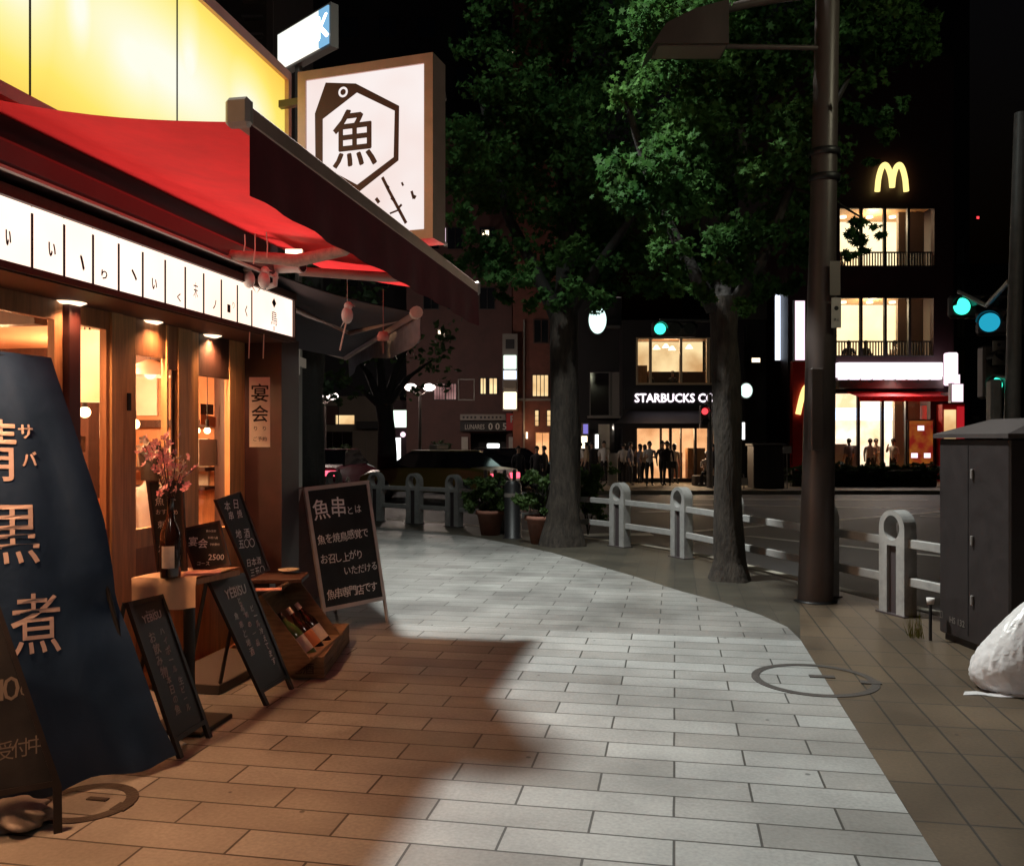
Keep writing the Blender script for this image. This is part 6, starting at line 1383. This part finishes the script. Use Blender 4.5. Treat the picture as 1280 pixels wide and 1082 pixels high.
# dark annex left of the coffee shop
an = FBld('shop_building', 'black annex with an unlit glazed balcony left of the coffee shop', 35, 716, 777, 372, 8, M['b_black'], openings=[(748, 776, 530, 600)])
an.win(738, 761, 466, 519, M['dk_glass'], nv=0, m='trim'); an.win(763, 774, 466, 519, M['trim'], nv=0, m='trim')
an.box('balcony_ledge', 734, 778, 520, 523, -.5, -.001, M['trim']); an.box('roof_edge', 738, 800, 408, 411, -.4, -.001, M['trim'])
b = MB(CAMF); b.box(an.x(746), an.x(778), 37, 37.1, ZF, an.z(528)); b.build('room_wall', M['b_pale'], an.root)
lamp('room_light', 'POINT', CAMF @ Vector((an.x(770), 36, an.z(534))), 30, (1, .9, .75), .1, parent=an.root)
lightbox('lit_sign', 'narrow bright white sign at the annex doorway', 744, 748, 543, 560, 34.5, E['white'], pole_=.3)
lightbox('lit_sign', 'bright white low sign behind the second tree trunk, right side', 727, 734, 545, 560, 33.5, E['warmw'], pole_=1.5)
lightbox('lit_sign', 'small violet blue sign above the white one behind the trunk', 729, 735, 530, 542, 33.6, em('violet sign', (.3, .25, .8), .8), pole_=1.4)
# --- brick building with warm windows
bk = FBld('brick_building', 'red brick building with a barred warm window and lit doorway', 37, 641, 716, -60, 9, M['b_brick'])
bk.win(666, 685, 469, 495, E['win_y'], nv=3, m='wood_dk', fr=1.4); bk.win(668, 685, 400, 428, M['dk_glass'], nv=1, m='wood_dk', fr=1.4); bk.win(668, 685, 330, 358, M['dk_glass'], nv=1, m='wood_dk', fr=1.4)
bk.win(669, 673, 513, 532, E['win_y'], nv=0, nh=2, m='mull'); bk.win(684, 688, 513, 532, E['win_y'], nv=0, nh=2, m='mull')
bk.box('string_course', 643, 714, 498, 501, -.12, -.001, M['trim']); bk.win(670, 686, 541, 600, E['win_o'], nv=1, m='wood_lt', name='door'); bk.box('downpipe', 654, 656, 400, 600, -.15, -.02, M['trim'])
bk.win(700, 706, 475, 490, E['win_o'], nv=1)
lamp('door_light', 'POINT', CAMF @ Vector((bk.x(662), 36.2, bk.z(534))), 14, (1, .55, .25), .08, parent=bk.root); bk.box('wall_lamp', 657.5, 659.5, 540, 548, -.14, -.02, E['warmw'])
# --- brown building with parking garage
op = [(588, 635, 541, 601)]
br2 = FBld('parking_building', 'brown tiled block with a dark parking entrance and pinkish windows', 38, 508, 640, 150, 10, M['b_brown'], openings=op)
br2.win(543, 556, 480, 499, E['win_p'], nv=3, m='mull'); br2.win(558, 570, 480, 499, E['win_p'], nv=3, m='mull'); br2.win(574, 592, 475, 499, M['b_brown'], nv=0, m='trim', fr=1.6); br2.win(601, 607, 473, 492, E['win_y'], nv=1, m='mull', fr=1.6); br2.win(612, 621, 473, 492, E['win_y'], nv=1, m='mull', fr=1.6)
for i in range(3):
    for px in (530, 560, 600): br2.win(px, px+18, 210+i*75, 236+i*75, M['dk_glass'], nv=1, m='mull')
b = MB(CAMF); b.box(br2.x(586), br2.x(637), 40, 40.1, ZF, br2.z(540)); b.build('garage_back', M['b_black'], br2.root)
fs_ = br2.box('parking_fascia', 576, 646, 527, 539, -.45, -.01, M['b_black']); br2.text('LUNARES', 594, 533.5, 6, M['steel_pl'], wpx=24, d=-.47, parent=fs_); br2.text('0 0 5', 622, 533, 8, M['steel_pl'], wpx=22, d=-.47, parent=fs_, bold=.02)
f2_ = br2.box('parking_fascia', 576, 632, 518, 525.5, -.45, -.01, M['trim']); br2.text('▪▪▪▪ ▪▪▪▪▪▪', 603, 521.8, 2.5, M['ink'], wpx=48, d=-.455, parent=f2_)
f3_ = br2.box('parking_panel', 633, 649, 517, 538, -.6, -.455, M['red_paint']); br2.text('P', 641, 524, 8, M['steel_pl'], d=-.61, parent=f3_, bold=.03)
for px in (581, 640): br2.box('notice_board', px-4, px+4, 546, 562, -.1, -.002, M['box_wh']); br2.box('notice_board', px-4, px+4, 566, 590, -.1, -.002, M['trim'])
o = thing('sign_column', 'vertical column sign of stacked glowing boxes above the parking entrance', 'sign', CAMF @ Vector(((638-CX)*36.5/F, 36.5, EYE+(HZ-512)*36.5/F)), YAW); k = 36.5/F
b = MB(CAMF); b.box((628-CX)*k, (647-CX)*k, 36.52, 36.8, EYE+(HZ-513)*k, EYE+(HZ-417)*k); b.box((634-CX)*k, (640-CX)*k, 36.81, 38.0, EYE+(HZ-440)*k, EYE+(HZ-436)*k); b.build('sign_case', M['trim'], o)
for (y0, y1, m_) in ((444, 461, E['grnw']), (463, 474, E['bluew']), (474.2, 486, M['b_pale']), (490, 511, E['warmw'])): b = MB(CAMF); b.box((629.5-CX)*k, (645.5-CX)*k, 36.45, 36.515, EYE+(HZ-y1)*k, EYE+(HZ-y0)*k, 0, .02); b.build('light_box', m_, o)
b = MB(CAMF); b.box((632-CX)*k, (643-CX)*k, 36.5, 36.515, EYE+(HZ-436)*k, EYE+(HZ-424)*k); b.build('dark_panel', M['b_black'], o)
lightbox('lit_sign', 'white lit sign edge peeping out just beyond the shop pier', 350, 366, 432, 463, 10.5, E['pinkw'], pole_=.6)
lightbox('street_sign_light', 'tiny white lamp floating beyond the awning tip on the dark block', 548, 556, 413, 417, 30, E['warmw'], cat='lamp', pole_=1)
lightbox('lit_sign', 'sliver of a white lit sign just right of the fish sign', 549.5, 554, 91, 115, 24, E['white'], pole_=1)
lightbox('lit_sign', 'sliver of a white lit sign below and right of the fish sign', 549, 557, 285, 302, 24.5, E['pinkw'], pole_=1)
for px, py, lab in ((637, 65, 'upper'), (607, 291, 'lower')): lightbox('window_light', lab+' pinpoint window light glimpsed through the left tree crown', px-4, px+4, py-3, py+3, 36.5, E['warmw'], cat='lamp', pole_=1)
# --- pale corner building at the far left and the low shop with the green-white sign
pl = FBld('apartment_building', 'pale rendered apartment block beyond the dark trunk', 48, 300, 500, 495, 10, M['b_pale'])
pl.win(404, 423, 508, 530, M['b_brown'], nv=0, m='mull'); pl.win(420, 443, 519, 530, E['win_y'], nv=0, m='mull_lt', name='lit_window'); pl.box('brown_band', 375, 444, 508, 534, -.1, -.05, M['b_brown']) if False else None
pl.win(380, 440, 540, 565, M['dk_glass'], nv=4, m='mull'); pl.box('canopy', 450, 500, 527, 536, -1.2, -.01, M['b_black']); pl.win(458, 472, 540, 590, M['b_pale'], nv=0, m='trim', name='door')
lo = FBld('low_shop', 'low dark shop under a greenish white lit sign', 42, 486, 560, 500, 8, M['b_dark'])
lo.box('sign_case', 489, 524, 512, 535, -.3, -.01, M['trim']); lo.box('light_sign', 490, 523, 513, 534, -.32, -.301, E['grnw']); lo.box('light_sign', 527, 532, 513, 530, -.3, -.01, E['white']); lo.win(493, 501, 547, 585, E['white'], nv=0, m='trim', name='lit_door')
for px in (505, 513): b = MB(CAMF); b.ball((lo.x(px), 41.6, lo.z(543)), .13, 0, 10, 6); b.build('globe_lamp', E['pinkw'], lo.root)
lo.win(527, 530, 555, 562, E['win_y'], nv=0); lo.win(533, 537, 552, 560, E['win_y'], nv=0)
far = FBld('office_building', 'dark office block rising behind the projecting fish sign', 52, 290, 640, -220, 12, M['b_upper'])
for i in range(7):
    for j in range(6): far.win(330+j*48, 352+j*48, -40+i*62, -14+i*62, M['dk_glass'] if (i, j) not in ((1, 2),) else M['dk_glass'], nv=1, m='mull')
nr = FBld('apartment_building', 'slim dark building with a lit band edge above the yellow board', 20, 255, 342, -120, 4, M['b_grey']); nr.box('corner_strip', 334, 342, -120, 96, -.06, -.001, M['trim'])
for i in range(6): nr.box('balcony_rail', 305, 331, -20+i*22, -17+i*22, -.2, -.001, M['pole_gr'])
# slanting billboard on a neighbouring facade
p0, p1 = cf(347, 68, 12.9), cf(410, 28, 12.0); z1_ = (p0.z+p1.z)/2; rB = p1-p0; rB.z = 0; WBb = rB.length; FBb = frame((p0.x, p0.y, z1_), rB, (0, 0, 1))
o = thing('billboard', 'white lit roof billboard with a blue end panel above the yellow board', 'sign', (p0.x, p0.y, z1_-.6)); b = MB(FBb); b.box(0, WBb*.82, -.26, .26, -.02, 0); b.build('lit_face', E['billw'], o)
b = MB(FBb); b.box(WBb*.823, WBb, -.26, .26, -.02, 0); ee = b.build('blue_end', em('sky blue sign', (.25, .55, .85), .9), o); b = MB(); put(b, 'K', FBb, WBb*.91, 0, h=.3, d=.004, bold=.04); b.build('lettering', E['white'], ee)
b = MB(FBb); b.box(-.03, WBb+.03, -.30, .30, -.15, -.022); b.box(WBb*.3, WBb*.3+.08, -3.0, -.3, -.12, -.05); b.box(WBb*.3, WBb*.3+.08, -7.0, -3.0, -.12, -.05); b.build('sign_case', M['trim'], o)

# ---------------------------------------------------------------- lamps and signals in the street
def globe_lamp(px, py, D, lab, sp=22, hpx=None):
    z = EYE+(HZ-py)*D/F; c = CAMF @ Vector(((px-CX)*D/F, D, -.3)); o = thing('twin_globe_lamp', lab, 'street lamp', c, 0, 'twin globe lamps along the far road'); w_ = sp*D/F/2
    b = MB(); b.tube([c, Vector((c.x, c.y, z-.15))], [.07, .04], 10); b.build('pole', M['pole'], o)
    for s_ in (-1, 1):
        g_ = c+Vector((CA, SA, 0))*w_*s_; g_.z = z; b = MB(); b.tube([Vector((c.x, c.y, z-.3)), Vector((c.x, c.y, z-.3)).lerp(g_, .5)-Vector((0, 0, .05)), g_-Vector((0, 0, .1))], .025, 6); b.build('arm', M['pole'], o)
        b = MB(); b.ball(g_, .17, 0, 12, 8, (1.25, 1, .75)); b.build('globe', E['globe'], o)
    lamp('globe_light', 'POINT', (c.x, c.y, z+.3), 240, (1, .82, .7), .2, parent=o)
globe_lamp(406, 495, 30, 'pair of glowing globes on a pole in front of the pale block', 19)
globe_lamp(525, 484, 29, 'pair of glowing globes on a pole before the brown parking block', 23)
def signal(name, lab, px, py, D, lit, others, wpx, polex=None, h='horizontal', yaw=0):
    c = CAMF @ Vector(((px-CX)*D/F, D, EYE+(HZ-py)*D/F)); o = thing(name, lab, 'traffic light', c, YAW+yaw); r = .16; dn = -1 if lit == 'redl' else 1; Fm = rz(YAW+yaw, c)
    n = 3 if h == 'horizontal' else 2; b = MB(Fm)
    if h == 'horizontal': b.box(-.22, .22+.42*2, -.0, .16, -.22, .22, 0, .05)
    else: b.box(-.16, .16, 0, .2, *((-.2, .58) if dn > 0 else (-.58, .2)), 0, .03); r = .11
    b.build('housing', M['pole'], o)
    for i in range(n):
        q = (.42*i, 0) if h == 'horizontal' else (0, dn*.37*i); b = MB(Fm); dsk(b, (q[0], -.02, q[1]), r, 0, .018); b.build('lens', E[lit] if i == 0 else M['black'], o)
        b = MB(Fm); m_ = 14; vs = []
        for a_ in range(m_+1): t = PI*a_/m_; vs += [(q[0]+(r+.02)*math.cos(t), -.01, q[1]+(r+.02)*math.sin(t)), (q[0]+(r+.03)*math.cos(t), -.2, q[1]+(r+.02)*math.sin(t))]
        b.add(vs, [(2*i2, 2*i2+1, 2*i2+3, 2*i2+2) for i2 in range(m_)], 0, True); b.build('visor', M['black'], o)
    if polex:
        pp = CAMF @ Vector(((polex[0]-CX)*polex[1]/F, polex[1], ZF-.1)); b = MB(); b.tube([pp, Vector((pp.x, pp.y, c.z+.6))], [.11, .08], 10); b.tube([Vector((pp.x, pp.y, c.z+.3)), c+Vector((0, 0, .25))], .04, 8); b.build('mast', M['pole_gr'], o)
    return o
signal('traffic_light', 'green traffic signal hanging over the coffee shop corner', 825, 411, 25, 'green', 0, 0, (905, 25.6))
signal('traffic_light', 'bright green traffic signal right of the burger restaurant', 1202, 383, 17, 'green', 0, 0, None)
signal('traffic_light', 'half hidden cyan signal lamp beside the grey pole', 1237, 403, 15, 'cyan', 0, 0, None, yaw=R(-35))
signal('pedestrian_signal', 'little green pedestrian signal on the grey pole above the cabinet', 1243, 481, 13, 'green', 0, 0, None, h='v')
signal('pedestrian_signal', 'red pedestrian signal by the coffee shop awning', 881, 514, 30, 'redl', 0, 0, (887, 30.2), h='v')
# grey signal mast behind the cabinet
gp = CAMF @ Vector(((1262-CX)*12.5/F, 12.5, roadz(14))); o = thing('signal_mast', 'slim grey steel mast rising behind the brown cabinet', 'pole', gp)
b = MB(); b.tube([gp, gp+Vector((CA, SA, 0))*.06+Vector((0, 0, 3)), gp+Vector((CA, SA, 0))*.16+Vector((0, 0, 6.3))], [.12, .10, .085], 16); b.build('shaft', M['pole_gr'], o)
b = MB(); c = gp.copy(); c.z = EYE+(HZ-505)*12.5/F; b.box(c.x-.28, c.x-.13, c.y-.12, c.y+.12, c.z-.45, c.z+.35, 0, .03); b.build('control_box', M['pole_gr'], o)
b = MB(); zz = EYE+(HZ-378)*12.5/F; top_ = gp+Vector((0, 0, 0)); b.tube([Vector((gp.x, gp.y, zz+.3)), CAMF @ Vector(((1237-CX)*15/F, 15.1, zz+.35)), CAMF @ Vector(((1202-CX)*17/F, 17.1, EYE+(HZ-383)*17/F+.3))], .04, 8); b.tube([Vector((gp.x, gp.y, EYE+(HZ-481)*12.5/F+.1)), CAMF @ Vector(((1243-CX)*13/F, 13.1, EYE+(HZ-481)*13/F+.15))], .03, 8); b.build('arm', M['pole_gr'], o)
Fp_ = CAMF @ frame(((1244-CX)*13/F, 12.9, EYE+(HZ-441)*13/F), (1, 0, 0), (0, 0, 1)); b = MB(Fp_); b.box(-.09, .09, -.19, .17, -.02, 0, 0, .005); b.tube([(.09, 0, -.03), (.25, 0, -.2)], .015, 6); o2 = tag(b.build('road_sign', M['trim']), 'small pale plate sign fixed left of the grey mast', 'sign'); t_ = MB(); put(t_, '●', Fp_, 0, .11, h=.05, d=.002); put(t_, '↰', Fp_, 0, -.06, h=.12, d=.002, bold=.02); t_.build('lettering', M['ink'], o2)
# pinkish lit sign and red glow right of the burger shop
o = lightbox('lit_sign', 'pinkish white lit sign shaped like a bottle right of the burger shop', 1190, 1204, 480, 502, 33, E['pinkw'], pole_=1); b = MB(CAMF); b.box((1193-CX)*.03, (1200-CX)*.03, 33, 33.1, EYE+(HZ-480)*.03+.02, EYE+(HZ-468)*.03); b.build('lit_neck', E['pinkw'], o)
rk = FBld('corner_kiosk', 'small red-lit kiosk at the side of the burger shop', 34.5, 1178, 1206, 505, 3, M['red_paint']); rk.box('lit_panel', 1180, 1194, 512, 575, -.06, -.001, E['win_y']); rk.box('red_lamp', 1196, 1204, 508, 560, -.08, -.001, E['redl'] if False else em('red shop glow', (.7, .02, .03), .6))
lightbox('aircraft_light', 'pinpoint red light high in the night sky at the right', 1221, 1224, 270.5, 273.5, 60, E['redl'], cat='lamp', pole_=0)
rt = FBld('apartment_building', 'near black building behind the signal mast', 50, 1206, 1420, 330, 10, M['b_black'])
for px, py in ((1232, 474), (1242, 490), (1215, 520)): rt.win(px, px+9, py, py+5, M['trim'], nv=0)
for px, lab in ((1098 if False else 1183, 'small white lit notice at the end of the hedge'),): lightbox('lit_notice', lab, px-4, px+3, 586, 594, 30, E['pinkw'], pole_=.2)

# ---------------------------------------------------------------- cars
def car(name, lab, px, D, ang, col, cat='car', taxi=None, tails=True, heads=False, grp=None):
    c = CAMF @ Vector(((px-CX)*D/F, D, 0)); z0 = roadz(c.y)+.006; root = thing(name, lab, cat, (c.x, c.y, z0), YAW+ang, grp)
    Lh, Wh = 2.25, .86       # x forward
    prof = [(-2.25, .35), (-2.28, .62), (-2.2, .93), (-1.6, 1.0), (-1.15, 1.03), (1.0, .98), (1.9, .86), (2.22, .68), (2.27, .45), (2.2, .28), (-2.2, .28)]
    b = MB(); n = len(prof); secs = [(-Wh, .93, .02), (-Wh+.1, 1.0, 0), (0, 1.01, 0), (Wh-.1, 1.0, 0), (Wh, .93, .02)]; vs = []
    for y, sc_, dz in secs:
        for x, z in prof: vs.append((x*(.985 if abs(y) > Wh-.05 else 1), y, z*(sc_ if z > .7 else 1)+dz*(z < .4)))
    b.add(vs, [(i*n+k, i*n+(k+1) % n, i*n+n+(k+1) % n, i*n+n+k) for i in range(len(secs)-1) for k in range(n)], 0, False); b.add(vs[:n], [tuple(range(n))]); b.add(vs[-n:], [tuple(reversed(range(n)))]); b.build('body', col, root, local=True)
    g_ = [(-1.62, .99), (-1.1, 1.40), (-.9, 1.44), (.35, 1.44), (.55, 1.40), (1.2, .97)]; b = MB(); n = len(g_); vs = []
    for y, sh in ((-Wh+.03, 0), (-Wh+.16, 1), (Wh-.16, 1), (Wh-.03, 0)):
        for x, z in g_: vs.append((x, y if (z < 1.1 or sh == 0 and z < 1.1) else (y if sh else y*.86), z if sh or z < 1.1 else z-.05))
    b.add(vs, [(i*n+k, i*n+k+1, i*n+n+k+1, i*n+n+k) for i in range(3) for k in range(n-1)]); b.add(vs[:n], [tuple(range(n))]); b.add(vs[-n:], [tuple(reversed(range(n)))]); b.build('greenhouse', M['dk_glass'], root, local=True)
    b = MB(); b.box(-1.02, .48, -Wh+.17, Wh-.17, 1.43, 1.465, 0, .01); b.build('roof', col, root, local=True)
    for x in (-1.38, 1.4):
        for y in (-Wh+.08, Wh-.08):
            A = Matrix.Rotation(PI/2, 3, 'X'); b = MB(); b.lathe((x, y+.1, .32), [(.20, 0), (.32, .02), (.32, .18), (.20, .2)], 20, ax=A); wh = b.build('wheel', M['black'], root, local=True)
            b = MB(); b.lathe((x, y+.105, .32), [(.0001, 0), (.19, 0), (.2, .03), (.2, .18), (.19, .21), (.0001, .21)], 12, ax=A); r_ = b.build('rim', M['pole_gr'], wh, local=True)
    for s_ in (-1, 1):
        b = MB(); b.box(-2.30, -2.2, s_*.52-.24, s_*.52+.24, .68, .84, 0, .02); b.build('tail_light', E['tail'] if tails else M['red_paint'], root, local=True)
        b = MB(); b.box(2.12, 2.24, s_*.6-.18, s_*.6+.18, .56, .7, 0, .02); b.build('headlight', E['head'] if heads else M['trim'], root, local=True)
    b = MB(); b.box(-2.33, -2.2, -.8, .8, .32, .5, 0, .03); b.box(-2.292, -2.285, -.2, .2, .52, .64); b.build('bumper', M['trim'], root, local=True)
    b = MB(); b.box(2.2, 2.31, -.8, .8, .3, .48, 0, .03); b.build('bumper', M['trim'], root, local=True)
    if taxi: b = MB(); b.box(-.15, .12, -.32, .32, 1.467, 1.62, 0, .03); b.build('roof_light', taxi, root, local=True)
    return root
P1 = mat('maroon car paint', (.10, .01, .03), .25, spec=.7); P2 = mat('olive taxi paint', (.16, .13, .025), .3, spec=.6); P3 = mat('black car paint', (.01, .01, .012), .2, spec=.8)
car('parked_car', 'maroon car with glowing tail lights behind the silver A-board', 418, 28.5, R(84), P1)
car('taxi', 'olive green taxi passing behind the far railing', 548, 25.5, R(150), P2, 'taxi', taxi=M['trim'])
car('taxi', 'black taxi with a white lit roof lamp before the parking entrance', 616, 31, R(200), P3, 'taxi', taxi=E['white'], heads=True, tails=False)
lamp('tail_glow', 'POINT', CAMF @ Vector(((408-CX)*23.6/F, 22.0, .55)), 2.5, (1, .1, .2), .1)
# kerbside bollards and dark bin near the pots
for i, px in enumerate((607, 619, 631, 643)):
    c = CAMF @ Vector(((px-CX)*22/F, 22, roadz(21))); b = MB(); b.tube([c, c+Vector((0, 0, .95))], .05, 10); b.ball(c+Vector((0, 0, .95)), .05, 0, 10, 6); tag(b.build('bollard', M['pole_gr']), 'slim grey bollard, '+['leftmost', 'second from left', 'third from left', 'rightmost'][i]+' of the row before the black taxi', 'bollard', 'bollards before the taxi')
c = gr(641, 672); b = MB(); b.tube([c, c+Vector((0, 0, .02)), c+Vector((0, 0, .8)), c+Vector((0, 0, .86))], [.16, .13, .13, .09], 14); o = tag(b.build('bollard', M['black']), 'thick black bollard between the two potted shrubs', 'bollard'); b = MB(); b.tube([c+Vector((0, 0, .62)), c+Vector((0, 0, .68))], .133, 14); q = b.build('reflector_band', M['trim']); q.parent = o

# ---------------------------------------------------------------- people outside
pl_ = [(755, 33.0, 'trouser', 'shirt_w', 170, 'down', 'short', 'person in pale top standing at the annex doorway'), (779, 32.4, 'trouser', 'shirt_w', 10, 'down', 'short', 'person in white shirt alone left of the shop awning edge'),
       (788, 31.6, 'trouser', 'shirt_b', 250, 'down', 'short', 'person in grey blue shirt walking under the left edge of the black awning'), (800, 33.0, 'trouser_g', 'shirt_b', 110, 'up', 'long', 'person in blue grey top beside the left cafe window'),
       (812, 31.0, 'trouser', 'shirt_w', 175, 'front', 'short', 'person in white shirt seen from behind, centre of the crowd'), (806, 32.8, 'trouser', 'shirt_t', 30, 'front', 'long', 'person in tan top half hidden behind the white shirt'),
       (828, 31.4, 'trouser', 'shirt_d', 200, 'down', 'short', 'person in black suit, left of the dark pair'), (834, 31.2, 'trouser', 'shirt_d', 160, 'up', 'short', 'person in black suit with a raised hand, right of the dark pair'),
(843, 32.5, 'trouser_g', 'shirt_t', 320, 'down', 'long', 'person in tan beside the shop display case'),
       (892, 31.0, 'trouser', 'shirt_d', 150, 'down', 'short', 'person in dark clothes just left of the nearer tree trunk')]
for i, (px, D, lg, tp, ang, ar, hr, lab) in enumerate(pl_):
    c = CAMF @ Vector(((px-CX)*D/F, D, 0)); person(lab, (c.x, c.y, ZF), YAW+R(ang), tp, lg, [1.72, 1.66, 1.68, 1.6, 1.72, 1.58, 1.74, 1.73, 1.62, 1.6, 1.7][i], [0, .05, .04, 0, .06, 0, .1, .05, 0, .03, .12][i], ar, hair=hr, group='people outside the coffee shop')
c = CAMF @ Vector(((884-CX)*31.5/F, 31.5, 0)); person('person in white top sitting cross-legged on a planter by the tree', (c.x, c.y, ZF), YAW+R(160), 'shirt_w', 'trouser', 1.62, seated=True, arms='front', hair='long')
b = MB(rz(YAW, (c.x, c.y, ZF))); b.box(-.5, .3, -.25, .3, 0, .36, 0, .03); tag(b.build('planter', M['b_grey']), 'low grey planter the white-topped person sits on', 'planter')
k = 31/F; c = CAMF @ Vector(((839.5-CX)*k, 31.05, ZF+.62)); bag_obj('dark bag held at the side of the suited pair', c, YAW, 'black')
for (px, D, lab, tp, ang) in ((671, 30, 'silhouetted person standing before the brick doorway', 'shirt_d', 170), (680, 30.5, 'second silhouetted person, right of the one at the brick doorway', 'shirt_d', 60), (648, 29.5, 'dark figure left of the brick building downpipe', 'shirt_d', 200), (733, 31.5, 'person in tan by the lit sign right of the trunk', 'shirt_t', 90), (725, 32, 'person with white top right behind the farther trunk', 'shirt_w', 120), (740, 32.5, 'dark-clothed person right of the tan-topped one', 'shirt_d', 200)):
    c = CAMF @ Vector(((px-CX)*D/F, D, 0)); person(lab, (c.x, c.y, roadz(30) if px < 700 else ZF), YAW+R(ang), tp, 'trouser', 1.68, .06, 'down', group='people on the far pavement')
c = CAMF @ Vector(((766-CX)*32/F, 32, 0)); b = MB(rz(YAW, (c.x, c.y, ZF))); b.box(-.17, .17, -.12, .12, 0, 1.15, 0, .02); b.box(-.2, .2, -.15, .15, -.0, .05); tag(b.build('standing_sign', M['box_wh']), 'tall white board stand outside the annex doorway', 'sign')
# light spilling from the shopfronts onto the far pavement
lamp('fascia_light', 'SPOT', CAMF @ Vector((mc.x(1108), 34.3, mc.z(474))), 260, (1, .88, .85), .4, CAMF @ Vector((mc.x(1100), 31, 0)), 150, .8, parent=mc.root)
lamp('awning_light', 'SPOT', CAMF @ Vector((sb.x(850), 33.0, sb.z(538))), 260, (1, .72, .45), .4, CAMF @ Vector((sb.x(848), 30.0, 0)), 150, .8, parent=sb.root)
print('objects', len(bpy.data.objects), 'faces', sum(len(m.polygons) for m in bpy.data.meshes))
